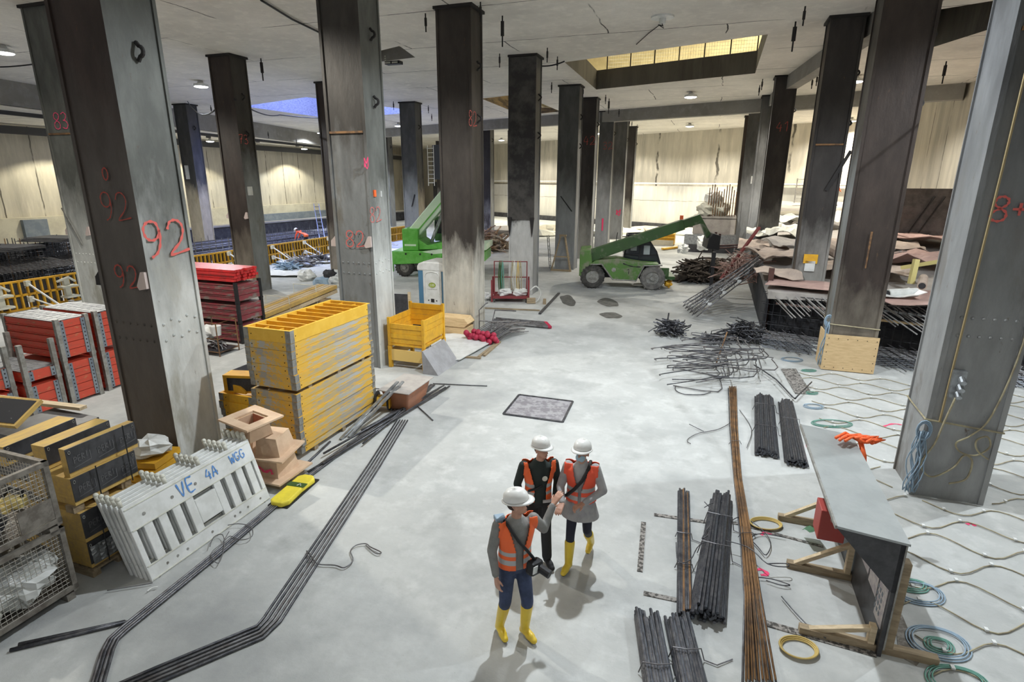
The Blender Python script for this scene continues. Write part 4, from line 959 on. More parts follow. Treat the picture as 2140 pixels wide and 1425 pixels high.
mb=MB(); mb.tube([(-.2,-.2,.01),(-.2,.2,.01),(-.2,.1,.45),(.2,.1,.45),(.2,.2,.01),(.2,-.2,.01)],.014,5); mb.build('carrier',m_black,t)
for k,(a_,b_) in enumerate((((8.15,-6.31,.02),(9.95,-6.08,.60)),((8.3,-6.22,.02),(10.0,-5.98,.60)))):
    mb=MB(); mb.beam(W(*a_),W(*b_),.06,.035); tag(mb.build('steel_rail',m_steel),('left','right')[k]+' galvanised steel rail leaning on the mortar tub','rail')
# ---- pile by the toilet: white sheet, raspberry caps
t=thing('white_board','white board with a cut corner lying on the floor before the timber box','board',(0,0,0),0)
pp=[at(895,700,.07),at(955,697,.07),at(1032,712,.07),at(960,752,.07),at(928,752,.07),at(905,738,.07)]
mb=MB(); n=len(pp); vs=[(p.x,p.y,.06) for p in pp]+[(p.x,p.y,.085) for p in pp]; mb.add(vs,[tuple(range(n)),tuple(range(2*n-1,n-1,-1))]+[(i,n+i,n+(i+1)%n,(i+1)%n) for i in range(n)]); mb.build('sheet',m_white,t)
mb=MB(); mb.beam(at(905,737,.03),at(930,753,.03),.06,.06); mb.beam(at(930,753,.03),at(1030,713,.03),.08,.06); mb.beam(at(895,703,.03),at(955,699,.03),.08,.06); mb.build('batten',m_black,t)
for k,(a_,b_) in enumerate(((at(958,747),at(1005,750)),(at(1000,748),at(1043,715)),(at(1012,745),at(1045,716)),(at(883,730),at(930,690)))):
    mb=MB(); mb.beam(a_+Vector((0,0,.03)),b_+Vector((0,0,.03)),.07 if k<3 else .05,.05); tag(mb.build('timber_lath',m_wood2),('thin lath in front of the white board','brown lath right of the white board','second brown lath right of the white board','dark lath left of the white board')[k],'lath')
t=thing('bundle_with_caps','bundle of grey rods lying with raspberry plastic caps on the near ends','bundle',W(15.9,-6.15),GR-.25)
for k in range(34):
    mb=MB(); x=-.38+(k%12)*.075+rnd.uniform(-.02,.02); z=.06+(k//12)*.11; b_=rnd.uniform(.9,1.5); mb.tube([(x,-.45,z),(x+.03,.3,z+.14),(x+.12,b_,z)],.014,5); mb.build('rod',m_rebarl,t)
mb=MB()
for k in range(26): mb.ball((-.5+(k%9)*.12+rnd.uniform(-.02,.02),-.55+rnd.uniform(-.2,.08),.09+(k//9)*.09),.095,8)
mb.build('plastic_cap',m_magr,t,smooth=True)
t=thing('pipe_bundle','bundle of grey pipes with red tips lying behind the capped rods','bundle',W(17.6,-6.6),GR)
for k in range(7):
    mb=MB(); mb.cyl((-.3,.02+.09*k,.06+.03*(k%2)),(1.75-.05*k,.05+.09*k,.06),.045,8); mb.build('pipe',m_rebarl,t)
    mb=MB(); mb.cyl((1.75-.05*k,.05+.09*k,.06),(1.86-.05*k,.05+.09*k,.06),.047,8); mb.build('pipe_tip',m_magr,t)
t=thing('steel_bracket','grey steel angle frame standing right of the timber box','frame',W(16.6,-6.75),GR)
mb=MB(); mb.tube([(-.1,-.2,.02),(-.1,-.2,.75),(.0,.1,.9),(.0,.3,.9)],.02,5); mb.tube([(.3,-.3,.02),(.3,.2,.7),(1.0,.3,.7)],.02,5); mb.tube([(-.1,-.2,.4),(.9,-.1,.4)],.02,5); mb.build('bar',m_rebarl,t)
# ---- portable toilet
t=thing('portable_toilet','white and blue portable toilet left of the column with the timber box','toilet',W(17.15,-8.64),GR)
mb=MB(); mb.b3(-.55,.55,-.5,.5,.0,.10); mb.build('base',m_black,t)
mb=MB(); mb.b3(-.53,-.34,-.50,-.42,.1,1.92); mb.b3(.34,.53,-.50,-.42,.1,1.92); mb.b3(-.53,-.47,-.42,.5,.1,1.92); mb.b3(.47,.53,-.42,.5,.1,1.92); mb.b3(-.47,.47,.44,.5,.1,1.92); mb.build('side_wall',m_tblue,t,bev=.02)
mb=MB(); mb.b3(-.34,.34,-.515,-.45,.1,1.95); mb.build('door',m_white,t,bev=.01)
mb=MB(); mb.b3(-.24,.24,-.53,-.51,.18,.72); mb.build('door_moulding',m_white,t); mb=MB(); mb.tube([(-.27,-.52,1.12),(-.27,-.52,1.72),(-.2,-.52,1.83),(0,-.52,1.87),(.2,-.52,1.83),(.27,-.52,1.72),(.27,-.52,1.12)],.018,6); mb.build('door_moulding',m_white,t)
mb=MB(); mb.tube([(.12*math.cos(a),-.524,1.42+.075*math.sin(a)) for a in [k*PI/8 for k in range(16)]],.012,5,closed=True); mb.build('logo_ring',mat('olive_green',(.30,.36,.06),.5),t)
mb=MB(); mb.lathe([(.115,0),(.115,.006)],n=20,sy=.62); o=mb.build('logo',mat('lime',(.42,.52,.12),.5),t); o.rotation_euler=(PI/2,0,0); o.location=(0,-.517,1.42)
write('C-O',(-.08,-.528,1.385),(1,0,0),(0,0,1),(0,-1,0),.07,.014,t,m_white,name='logo_lettering')
mb=MB(); ribbon(mb,[(-.18,-.518,1.28),(-.1,-.518,1.265),(0,-.518,1.285),(.1,-.518,1.265),(.18,-.518,1.28)],.012,(0,-1,0)); mb.build('door_print',m_greypost,t)
mb=MB(); mb.b3(-.06,.06,-.525,-.51,.83,.95); mb.b3(-.17,-.13,-.525,-.51,.87,.91); mb.b3(.13,.17,-.525,-.51,.87,.91); mb.build('notice',m_rod,t)
mb=MB(); mb.prism([(-.56,1.88),(-.56,2.02),(-.50,2.12),(-.30,2.20),(.30,2.20),(.50,2.12),(.56,2.02),(.56,1.88)],-.53,.52,'y'); mb.build('roof',m_white,t,bev=.05)
# ---- boards with black panels behind the stillage
for k,(px,py,w_) in enumerate(((838,648,.62),(912,620,.58))):
    t=thing('black_notice_frame','timber frame with a black board, '+('left of the pair behind the yellow stillage','right of the pair, beside the toilet')[k],'frame',W((14.0,15.9)[k],(-8.15,-9.75)[k]),GR+.15)
    for x in (0,w_): mb=MB(); mb.b3(x-.04,x+.04,0,.08,0,(1.0,1.25)[k]); mb.build('timber_post',m_wood,t)
    mb=MB(); mb.b3(.04,w_-.04,.01,.04,.45,(1.0,1.18)[k]); mb.build('black_board',m_film,t)
# ================================================================ FLOOR BARS
rnd=random.Random(21)
def bar(label,pts,r=.016,m=m_rebar,group=None,name='reinforcing_bar',smooth=True):
    mb=MB(); P=[]
    for p in pts: P.append(Vector(p))
    mb.tube(P,r,6); return tag(mb.build(name,m,smooth=smooth),label,'steel bar',group)
def off(pts,d): # sideways offset of a plan polyline
    out=[]
    for i,p in enumerate(pts):
        t=(pts[min(i+1,len(pts)-1)]-pts[max(i-1,0)]).normalized(); s=Vector((t.y,-t.x,0)); out.append(p+s*d)
    return out
A=[at(905,806),at(850,845),at(700,955),at(640,1000),at(588,1048),at(450,1165),at(262,1318),at(238,1340),at(226,1365),at(207,1430),at(196,1480)]
for k in range(4):
    P=[p+Vector((0,0,.03)) for p in off(A,.035*k-.05)]; P=P[:6]+[P[6]+(P[5]-P[6])*.0]+P[7:] 
    bar('%s of four grey bars running past the barriers and bending at the lower left'%('first','second','third','fourth')[k],P,.017,m_rebarl if k%2 else m_rebar,'bent bars beside the barrier panels')
B=[at(852,880),at(795,975),at(612,1262),at(588,1300),at(552,1335),at(330,1430),at(230,1475)]
for k in range(5):
    P=[p+Vector((0,0,.02)) for p in off(B,.055*k)]
    bar('%s from the left of five bars crossing the open floor, bending at the bottom'%ORD[k].replace('lowest','first'),P,.016,m_rebarl if k in(1,2) else m_rebar,'bent bars crossing the open floor')
for k in range(9):
    a=at(948-10*k+rnd.uniform(-12,12),808+3*k+rnd.uniform(-4,6)); b=at(640+26*k+rnd.uniform(-15,15),992-16*k+rnd.uniform(-12,12))
    bar('straight dark bar before the tall yellow stack, %s from the right of the loose pile'%nth(k+1),[a+Vector((0,0,.05+.02*(k%3))),b+Vector((0,0,.05+.02*(k%3)))],.02,m_rebar,'loose straight bars in front of the tall yellow stack')
for k,(a,b) in enumerate((((905,803),(1018,808)),((872,850),(905,880)),((22,1362),(265,1303)),((40,1350),(262,1302)),((690,925),(640,972)))):
    bar(('thin bar lying across beyond the loose pile','short bar at the end of the five long bars','dark bar pointing left at the lower left, lower of two','dark bar pointing left at the lower left, upper of two','short bar beside the foot of the tall yellow stack')[k],[at(*a)+Vector((0,0,.02)),at(*b)+Vector((0,0,.02))],.012 if k<2 else .022)
def wire(label,pts,r=.006,m=m_rebarl,z=.03,cl=False,name='tie_wire',cat='wire',group=None,sm=4):
    P=[Vector(p) if len(p)==3 else at(*p)+Vector((0,0,z)) for p in pts]
    Q=[P[0]]+P+[P[-1]]; out=[]
    if cl: Q=[P[-1]]+P+[P[0],P[1]]
    for i in range(1,len(Q)-2):
        for k in range(sm):
            t_=k/sm; a,b,c,d=Q[i-1],Q[i],Q[i+1],Q[i+2]; out.append(.5*((2*b)+(c-a)*t_+(2*a-5*b+4*c-d)*t_*t_+(3*b-a-3*c+d)*t_**3))
    if not cl: out.append(P[-1])
    mb=MB(); mb.tube(out,r,5,closed=cl); return tag(mb.build(name,m,smooth=True),label,cat,group)
wire('looped wire tied round the four long bars, farther of two',[(477,1105),(500,1102),(525,1108),(528,1128),(505,1136),(482,1128),(468,1140),(480,1118)],.006,z=.06)
wire('looped wire tied round the four long bars, nearer of two',[(440,1150),(448,1130),(466,1125),(470,1150),(458,1185),(442,1165),(470,1140)],.006,z=.06)
wire('long curling wire lying right of the five long bars',[(648,1180),(641,1155),(650,1165),(664,1182),(700,1185),(720,1190),(738,1175),(733,1155),(745,1143),(765,1140),(775,1147),(797,1158),(785,1160),(765,1143)],.008)
wire('curling wire lying left of the long brown bars',[(1528,885),(1500,900),(1460,908),(1440,918),(1436,925),(1443,930)],.008)
wire('small wire loop at the left of the floor',[(330,1231),(318,1233),(308,1240)],.008,m_white)
wire('thin bent wire piece before the black panels',[(225,1238),(300,1226),(320,1222)],.006)
# trench grate plate
t=thing('floor_plate','square dark framed steel plate set in the middle of the floor','plate',(0,0,0),0)
q=[at(1085,826),at(1052,866),at(1176,883),at(1197,840)]
mb=MB(); vs=[(p.x,p.y,.012) for p in q]+[(p.x,p.y,.0) for p in q]; mb.add(vs,[(3,2,1,0),(4,5,6,7)]+[(i,(i+1)%4,4+(i+1)%4,4+i) for i in range(4)]); mb.build('cover',mat('worn_plate',(.36,.35,.37),.6,.2,col2=(.22,.21,.23),scale=5,lo=.45,hi=.55),t)
mb=MB(); 
for i in range(4): mb.beam(q[i]+Vector((0,0,.012)),q[(i+1)%4]+Vector((0,0,.012)),.045,.03)
mb.build('frame',m_rebar,t)
# ---- bundles of short bars
def bundle(label,far,near,width,n,r,layers,m=m_rebar,ties=((.3,),),seed=1,taper=1.0,mats=None,zlift=.02,end=m_black):
    rr=random.Random(seed); a=at(*far); b=at(*near); d=(a-b); L=d.length; yaw=math.atan2(d.y,d.x)-PI/2
    t=thing('rebar_bundle',label,'bundle',(b.x,b.y,0),yaw,'tied bundles of short bars'); k=0
    per=n//layers
    for l in range(layers):
        c=per-l
        for i in range(c):
            x=(i-(c-1)/2)*(width/per); z=zlift+r+l*r*1.72
            e0=rr.uniform(-.06,.06); e1=rr.uniform(-.09,.07); x2=x*taper+rr.uniform(-.012,.012)
            mb=MB(); mb.tube([(x,e0,z),(x2,L+e1,z)],r,7); mb.build('bar',(mats or [m,m_rebar2,m])[(k*7+l)%len(mats or [m,m,m])],t); k+=1
    for f in ties:
        mb=MB(); y=L*f[0]; w_=width*(1+(taper-1)*f[0])/2+.03; hh=layers*r*2+.03
        pts=[(-w_,y,.02),(-w_*.8,y+.01,hh),(0,y-.02,hh+.015),(w_*.8,y+.02,hh),(w_,y,.02),(w_+.12,y-.05,.02),(w_+.3,y+.05,.015)]
        mb.tube(pts,.007,5); mb.build('tie_wire',m_rebarl,t)
    return t
bundle('bundle of black bars behind the notice board, left of the pair',(1596,836),(1602,955),.42,44,.019,4,ties=((.75,),(.35,)),seed=1)
bundle('fanned bundle of black bars, right of the pair behind the notice board',(1642,848),(1664,975),.40,40,.019,4,ties=((.6,),),seed=2,taper=.75)
bundle('narrow bundle of rusty and black bars beside the thick black bundle',(1428,1032),(1430,1288),.17,14,.017,2,mats=[m_rebar,m_rust,m_rebar],ties=((.55,),(.3,)),seed=3)
bundle('thick bundle of black bars in the right foreground',(1508,1048),(1476,1300),.42,54,.019,5,ties=((.72,),(.45,)),seed=4,taper=.78)
bundle('bundle of black bars at the bottom edge, left part of the pair',(1352,1296),(1382,1470),.30,30,.019,3,ties=((.3,),),seed=5)
bundle('bundle of black bars at the bottom edge, right part of the pair',(1416,1302),(1455,1470),.30,30,.019,3,ties=((.5,),),seed=6)
# long brown bars
t=thing('rebar_bundle','very long bundle of rusty brown bars running to the bottom edge','bundle',(0,0,0),0)
C=[at(1530,812),at(1533,900),at(1540,1000),at(1558,1120),at(1572,1250),at(1588,1430)]
for k in range(16):
    f=(k-7.5)/7.5; P=[]
    for i,p in enumerate(C): P.append(p+Vector((f*(.09,.07,.06,.075,.10,.17)[i]+rnd.uniform(-.01,.01),0,.02+.022*((k*7)%3))))
    mb=MB(); mb.tube(P,.011,5); mb.build('bar',m_rust if k%3 else m_rebarl,t,smooth=True)
for (px,py) in ((1536,930),(1560,1125)): 
    mb=MB(); c=at(px,py); mb.tube([c+Vector((-.12,0,.02)),c+Vector((-.08,0,.09)),c+Vector((.08,.01,.09)),c+Vector((.12,0,.02))],.006,5); mb.build('tie_wire',m_rebarl,t)
for k,(pts,lab) in enumerate((([(1525,1095),(1550,1085),(1590,1110),(1610,1140),(1600,1165),(1585,1150),(1570,1130),(1590,1120),(1640,1128)],'tangled wire right of the thick black bundle'),
    ([(1411,1155),(1415,1195),(1440,1192),(1460,1160),(1500,1150),(1560,1165),(1600,1200),(1640,1207),(1640,1200),(1600,1200)],'long wire running over the bundles in the right foreground'),
    ([(1470,1080),(1490,1070),(1520,1075),(1480,1120),(1465,1148),(1500,1110),(1470,1068)],'wire twisted on top of the thick black bundle'),
    ([(1560,1210),(1610,1215),(1650,1228),(1630,1228),(1600,1218)],'thin looped wire in front of the timber foot'),
    ([(1632,1252),(1660,1285),(1690,1315),(1725,1340)],'straight dark wire lying under the notice board'),
    ([(1440,890),(1470,905)],'short wire left of the brown bars'),([(1545,860),(1570,900),(1560,940)],'thin curved wire left of the paired bundles'))): wire(lab,pts,.007,m_rebar,z=.04 if k!=1 and k!=2 else .16)
# expansion strips / broken concrete joints
def strip(label,a,b,w_,m,name='joint_strip',h=.012):
    mb=MB(); mb.beam(at(*a)+Vector((0,0,h/2)),at(*b)+Vector((0,0,h/2)),w_,h); return tag(mb.build(name,m),label,'strip')
m_joint=mat('torn_joint',(.30,.28,.26),.9,col2=(.07,.065,.06),scale=22,lo=.46,hi=.54)
for k,(a,b,w_) in enumerate((((1345,1240),(1425,1257),.07),((1600,1303),(1830,1368),.09),((1367,1076),(1480,1092),.07),((1560,1100),(1720,1143),.05),((1345,1092),(1337,1195),.07),((1500,1088),(1560,1098),.06))):
    strip(('ragged dark joint strip left of the narrow bundle','ragged dark joint strip under the notice board','ragged joint strip behind the narrow bundle','ragged joint strip leading to the timber foot','short torn grey strip alone on the floor','ragged strip between the two foreground bundles')[k],a,b,w_,m_joint)
# ---- notice board with roof
nb=thing('notice_board','grey roofed notice board with pinned plans in the right foreground','notice board',W(5.76,2.10,.0),GR)
mb=MB(); mb.b3(-.02,.02,.0,2.6,.0,1.36); mb.build('board',m_film,nb)
mb=MB(); mb.add([(-.60,-.02,1.43),(.05,-.02,1.37),(.05,2.6,1.37),(-.60,2.6,1.43),(-.60,-.02,1.455),(.05,-.02,1.395),(.05,2.6,1.395),(-.60,2.6,1.455)],[(3,2,1,0),(4,5,6,7),(0,1,5,4),(1,2,6,5),(2,3,7,6),(3,0,4,7)]); mb.build('roof_board',mat('grey_top_board',(.34,.36,.36),.5,col2=(.29,.31,.31),scale=2),nb)
mb=MB(); mb.prism([(-.60,1.425),(.02,1.37),(.02,.80),(-.02,.80)],.0,.02,'y'); mb.build('gable',m_film,nb)
mb=MB(); mb.b3(.02,.035,-.01,0,.1,1.38); mb.b3(-.62,-.60,-.02,2.6,1.42,1.46); mb.build('edge_trim',m_greypost,nb)
mb=MB(); 
for k,(y,z,w_,h_) in enumerate(((.05,.30,.26,.62),(.35,.46,.30,.66),(.69,.50,.32,.66),(1.05,.52,.34,.66),(1.45,.52,.4,.66))): 
    mbp=MB(); mbp.b3(-.026,-.021,y,y+w_,z,z+h_); mbp.build('pinned_plan',mat('plan_paper%d'%k,(.50,.47,.46),.8,col2=(.36,.33,.36),scale=12),nb)
mbp=MB()
for y in (.17,.24,.31):
    for z in (.40,.48,.56,.64): mbp.box(-.028,y,z,.003,.035,.045)
mbp.build('plan_drawing',m_blue,nb)
for y,zz in ((.12,1.12),(1.28,1.12),(2.4,1.12)):
    mb=MB(); mb.b3(.035,.135,y-.06,y+.06,.03,zz); mb.build('post',m_wood2,nb,bev=.006)
for y in (.10,1.26,2.38):
    mb=MB(); mb.b3(-.75,.55,y-.045,y+.045,.0,.085); mb.build('foot',m_wood2,nb); mb=MB(); mb.beam((-.68,y,.05),(-.06,y,.26 if y<.2 else .50),.06,.05); mb.build('brace',m_wood,nb)
    mb=MB(); mb.b3(-.10,-.04,y-.04,y+.04,.085,.30 if y<.2 else .60); mb.build('upright',m_wood,nb)
t=thing('red_first_aid_box','dark red box fixed on the left side of the notice board','box',W(6.98,1.73,.60),GR); mb=MB(); mb.b3(-.14,.15,-.16,.16,0,.40); mb.build('body',mat('box_red',(.36,.05,.04),.5),t,bev=.01); mb=MB(); mb.lathe([(.05,-.003),(.05,.004)],n=12,sx=1.3); o=mb.build('label',m_pink,t); o.location=(.03,-.165,.30); o.rotation_euler=(PI/2,0,0)
mb=MB(); mb.b3(-.05,.05,-.01,.30,-.002,.08); mb.build('shelf',m_wood,t)
o=MB(); o.sheet(lambda s,t_: W(7.55+.25*t_,1.62+.2*s,.10+.22*(1-t_)+.02*math.sin(s*9)),6,6,.003); tag(o.build('green_foil',mat('green_foil',(.12,.5,.2),.4)),'green foil hanging behind the timber foot of the notice board','foil')
mb=MB(); 
rr=random.Random(5)
for k in range(14):
    y0=2.30+.03*rr.random(); mb.tube([W(5.75+y0-.25*rr.random(),2.1-.25+.06*k*.6,1.50+.02*rr.random()),W(5.75+y0+.03*rr.random(),2.1-.1+.035*k,1.50+.025*rr.random()),W(5.75+y0-.12+.06*rr.random(),2.15+.04*k*.3+.02,1.46+.02*rr.random())],.022,5)
mb.tube([W(8.05,2.17,1.48),W(7.92,2.22,1.3),W(7.85,2.24,1.05)],.035,6)
tag(mb.build('orange_rope',m_orange,smooth=True),'orange rope coil thrown over the far end of the notice board roof','rope')
for k,(px,py,rx,ry,m_,lab) in enumerate(((1600,1098,.20,.13,m_yhose,'yellow hose coil behind the timber foot of the notice board'),(1668,1358,.17,.13,m_yhose,'yellow hose coil under the notice board'))):
    mb=MB(); c=at(px,py)
    for j in range(3): mb.tube([(c.x+(rx+.012*j)*math.cos(a),c.y+(ry+.012*j)*math.sin(a),.015+.012*j) for a in [q*PI/14 for q in range(28)]],.010,5,closed=True)
    tag(mb.build('hose_coil',m_,smooth=True),lab,'hose')
coils=[(1960,1345,.32,.25,m_bhose,'large pale blue and green hose coil by the right edge'),(1962,1350,.15,.12,m_ghose,'small dark green hose coil inside the large pale one'),(1918,1240,.30,.22,m_bhose,'pale blue hose coil right of the notice board post'),(1905,1225,.20,.13,m_ghose,'green hose ring right of the notice board post'),(1700,850,.22,.16,m_bhose,'pale blue hose ring behind the notice board, middle'),(1738,886,.42,.2,m_ghose,'thin green hose ring right of the paired bundles'),(1695,822,.16,.10,m_ghose,'small green hose ring behind the paired bundles'),(1655,752,.3,.22,m_bhose,'blue hose ring near the column with plywood'),(1690,775,.2,.1,m_ghose,'thin hose ring in front of the rebar mats'),(2000,1425,.3,.2,m_ghose,'green hose coil at the bottom right corner')]
for px,py,rx,ry,m_,lab in coils:
    mb=MB(); c=at(px,py); 
    for j in range(3): mb.tube([(c.x+(rx-.03*j)*math.cos(a)+.01*math.sin(3*a),c.y+(ry-.025*j)*math.sin(a),.012+.008*j) for a in [q*PI/14 for q in range(28)]],.008,5,closed=True)
    tag(mb.build('hose_coil',m_,smooth=True),lab,'hose')
# ---- wavy hoses with white clips over the right floor
mw=MB(); mw.box(0,0,0,.035,.05,.02); clipme=mw.mesh('clip',m_white)
for k in range(24):
    u0=3.6+k*.52+(.0); 
    if u0>16.2: break
    v0=2.55+max(0,(9.3-u0))*.0
    ph=PI*(k%2); v1=9.5 if u0>9 else 7.5
    P=[];n=int((v1-v0)/.11)
    hit=False
    for i in range(n+1):
        v=v0+(v1-v0)*i/n; uu=u0+.17*math.sin(2*PI*(v-v0)/1.12+ph)+.02*math.sin(k*3+v*2)
        P.append((v,uu,.016+.004*math.sin(v*7+k)))
    segs=[[]]
    for (v,uu,z) in P:
        if (9.5<uu<10.65 and 3.3<v<4.5) or (15.95<uu<17.1 and 3.05<v<4.4): 
            if segs[-1]: segs.append([])
        else: segs[-1].append((v,uu,z))
    for s_i,sg in enumerate(segs):
        if len(sg)<3: continue
        t=thing('wavy_hose','wavy tan hose with white clips on the right floor, %s from the front%s'%(nth(k+1),', right part' if s_i else ''),'hose',W(0,0),GR,'wavy hoses laid over the right floor')
        mb=MB(); mb.tube([(v,uu,z) for v,uu,z in sg],.0085,5); mb.build('tube',m_hose,t,smooth=True)
        for i in range(2,len(sg),5):
            o=bpy.data.objects.new('clip',clipme); COL.objects.link(o); o.parent=t; o.location=(sg[i][0],sg[i][1],.035)
# ================================================================ RIGHT: covered slab and rebar
def ztop(u): return 1.62+max(0,(u-19))*.052
mb=MB()
def mound(s,t_):
    u=18.9+s*34; v=1.9+(11.3-1.9)*t_+ (0 if s<.02 else .0)
    if u>30: v=2.9+.0*(u-30)+(11.3-2.9)*t_
    z=ztop(u)-.12+.15*noise.noise(Vector((u*.4,v*.5,0)))
    return W(u,v,z)
mb.sheet(mound,40,16,.2); tag(mb.build('covered_slab',m_tan),'grey buried layer under the beige sheets on the right','slab',kind='stuff')
for k,(a,b,h_) in enumerate(((W(19.4,1.95,.75),W(26,2.0,.75),1.4),(W(26,2.0,.9),W(29.7,2.0,.9),1.6),(W(19.9,2.1,.7),W(18.3,8.5,.7),1.3),(W(18.3,8.5,.7),W(17.6,11.3,.7),1.3))):
    mb=MB(); mb.beam(a,b,.08,h_); tag(mb.build('edge_board',m_dark),('dark board closing the left side of the covered slab','dark board closing the far left side of the covered slab','dark board behind the rebar, in the middle','dark board behind the rebar, at the right')[k],'board')
# sheets
rs=random.Random(9)
def sheet_thing(label,u,v,su,sv,z,yaw,m,amp=.12,seed=0,lift=0,curl=0,group='crumpled sheets over the covered slab'):
    mb=MB(); n=14
    def fn(s,t_):
        x=(s-.5)*sv; y=(t_-.5)*su
        uu=u+y*math.cos(yaw)-x*math.sin(yaw); vv=v+y*math.sin(yaw)+x*math.cos(yaw)
        zz=z+amp*(noise.noise(Vector((x*1.1+seed*5,y*1.1,seed)))+.5*noise.noise(Vector((x*3+seed,y*3,1)))*.6)+lift*t_+ curl*max(0,abs(s-.5)*2-.7)**1*1.2+.03
        zz+=amp*.35*abs(math.sin(x*2.3+seed+y))
        return W(uu,vv,zz)
    mb.sheet(fn,n,n,.02); return tag(mb.build('cover_sheet',m),label,'sheet',group)
S=[('flat pale pink sheet along the front edge, left of the brown column',19.7,2.95,1.5,2.0,0,.25,m_pink,.04),
('beige sheet folded at the front left corner behind the brown post',21.0,2.3,1.8,1.4,.05,0,m_tarp,.2),
('pink sheet along the front edge right of the brown column',18.6,6.2,2.2,3.2,.02,-.15,m_pink,.08),
('white sheet with a rolled end right of the brown column',18.3,4.9,.8,1.7,.12,-.3,m_white,.07),
('large beige sheet behind the front edge',22.3,5.0,2.6,3.0,.1,.2,m_tarp,.22),
('pale beige crumpled sheet left of the column with the yellow sign',24.5,2.9,3.0,2.0,.12,.5,m_tarp,.32),
('grey board sheet sloping up behind the yellow sign column',26.2,3.3,2.4,1.8,.3,-.3,m_tan,.25),
('tall folded pink sheet beside the nearest right column',18.7,7.6,1.3,1.6,.45,.3,m_pink,.35),
('brown pink crumpled sheet in the middle distance right',24.8,7.2,3.0,3.2,.15,-.2,m_pink,.3),
('wide beige sheet before the timber stack',28.2,6.4,3.2,4.0,.1,.1,m_tarp,.3),
('pink brown sheet in front of the dark tarpaulin',30.5,9.2,4.2,4.2,.2,.05,m_pink,.22),
('cream crumpled sheets around the thin black column',30.5,3.9,4.0,2.6,.25,.2,m_cream2,.42),
('cream sheets heaped behind the thin black column',36,4.9,4.0,3.6,.25,-.2,m_cream2,.5),
('flat cream boards before the two workers',40.5,6.4,3.6,5.0,.1,.1,m_cream,.12),
('beige sheet on the left rim of the slab',27.5,1.9,4.0,1.3,-.05,.05,m_tarp,.25),
('pale sheet hanging at the far left rim of the slab',32.5,2.4,4.0,1.2,-.1,.05,m_cream2,.3)]
for k,(lab,u,v,su,sv,dz,yaw,m_,amp) in enumerate(S): sheet_thing(lab,u,v,su,sv,ztop(u)+dz,yaw,m_,amp,k,curl=.25 if k in(3,7,5) else 0)
for k,(a,b,r_,m_,lab) in enumerate(((W(18.2,4.9,1.78),W(18.6,5.7,1.80),.13,m_white,'white paper roll at the slab edge'),(W(18.9,5.9,1.95),W(20.2,6.3,2.0),.12,m_tarp,'beige rolled sheet with open end'),(W(25.8,4.5,2.35),W(24.4,4.8,2.2),.28,m_tarp,'large beige roll beside the brown column'))):
    mb=MB(); mb.cyl(a,b,r_,14); o=tag(mb.build('sheet_roll',m_,smooth=False),lab,'roll'); mb=MB(); d=(a-b).normalized(); mb.cyl(a+d*.002,a+d*.006,r_*.75,14); mb.build('roll_hollow',m_dark,o); mb=MB(); mb.cyl(b-d*.002,b-d*.006,r_*.75,14); mb.build('roll_hollow',m_dark,o)
mb=MB(); mb.beam(W(21.3,6.0,2.15),W(20.4,6.9,2.55),.16,.12); tag(mb.build('yellow_beam',mat('pale_yellow_beam',(.74,.66,.28),.7)),'pale yellow beam end sticking up, tilted to the left','beam')
mb=MB(); mb.beam(W(20.2,6.0,1.8),W(20.3,6.05,2.55),.15,.12,up=(0,1,0)); tag(mb.build('yellow_beam',mat('pale_yellow_beam2',(.74,.66,.28),.7)),'pale yellow beam end standing upright in the sheets','beam')
t=thing('steel_lattice','bright steel lattice ladder lying on the sheets right of the brown column','lattice',W(22.5,4.6,2.1),GR+.5)
mb=MB()
for x in (0,.22,.5,.72): mb.tube([(0,x,0),(2.4,x,.35)],.018,5)
for i in range(8): mb.tube([(i*.32+.05,0,i*.045),(i*.32+.05,.22,i*.045)],.014,4); mb.tube([(i*.32+.1,.5,i*.045),(i*.32+.1,.72,i*.045)],.014,4)
mb.build('lattice_bar',m_steel,t)
t=thing('dark_tarpaulin','dark grey tarpaulin wall at the back of the right side','tarpaulin',W(31.5,7.2,0),GR)
mb=MB(); mb.sheet(lambda s,q: Vector((-.5+4.6*s,.15*noise.noise(Vector((s*6,q*3,0))),2.4+2.15*q)),20,8,.03); mb.build('cloth',mat('tarp_dark',(.07,.065,.065),.7,col2=(.12,.11,.11),scale=2),t)
for x in (1.6,2.0): mb=MB(); mb.beam((x,-.12,2.5),(x+.8,-.05,4.2),.05,.05); mb.build('prop',m_black,t)
t=thing('timber_stack','stack of pale timber beams with red ends behind the brown column','timber',W(30,6.3,ztop(30)+.1),GR)
for k in range(7): mb=MB(); mb.b3(-.2+.02*k,1.6,0,.5,k*.21,k*.21+.15); mb.build('beam_layer',m_wood if k%2 else m_ply,t)
mb=MB(); mb.b3(-.25,.0,-.03,.52,.5,.8); mb.build('red_end',m_bred,t)
m_rebarll=mat('dusty_bar',(.42,.41,.40),.7,.1,col2=(.3,.29,.28),scale=6)
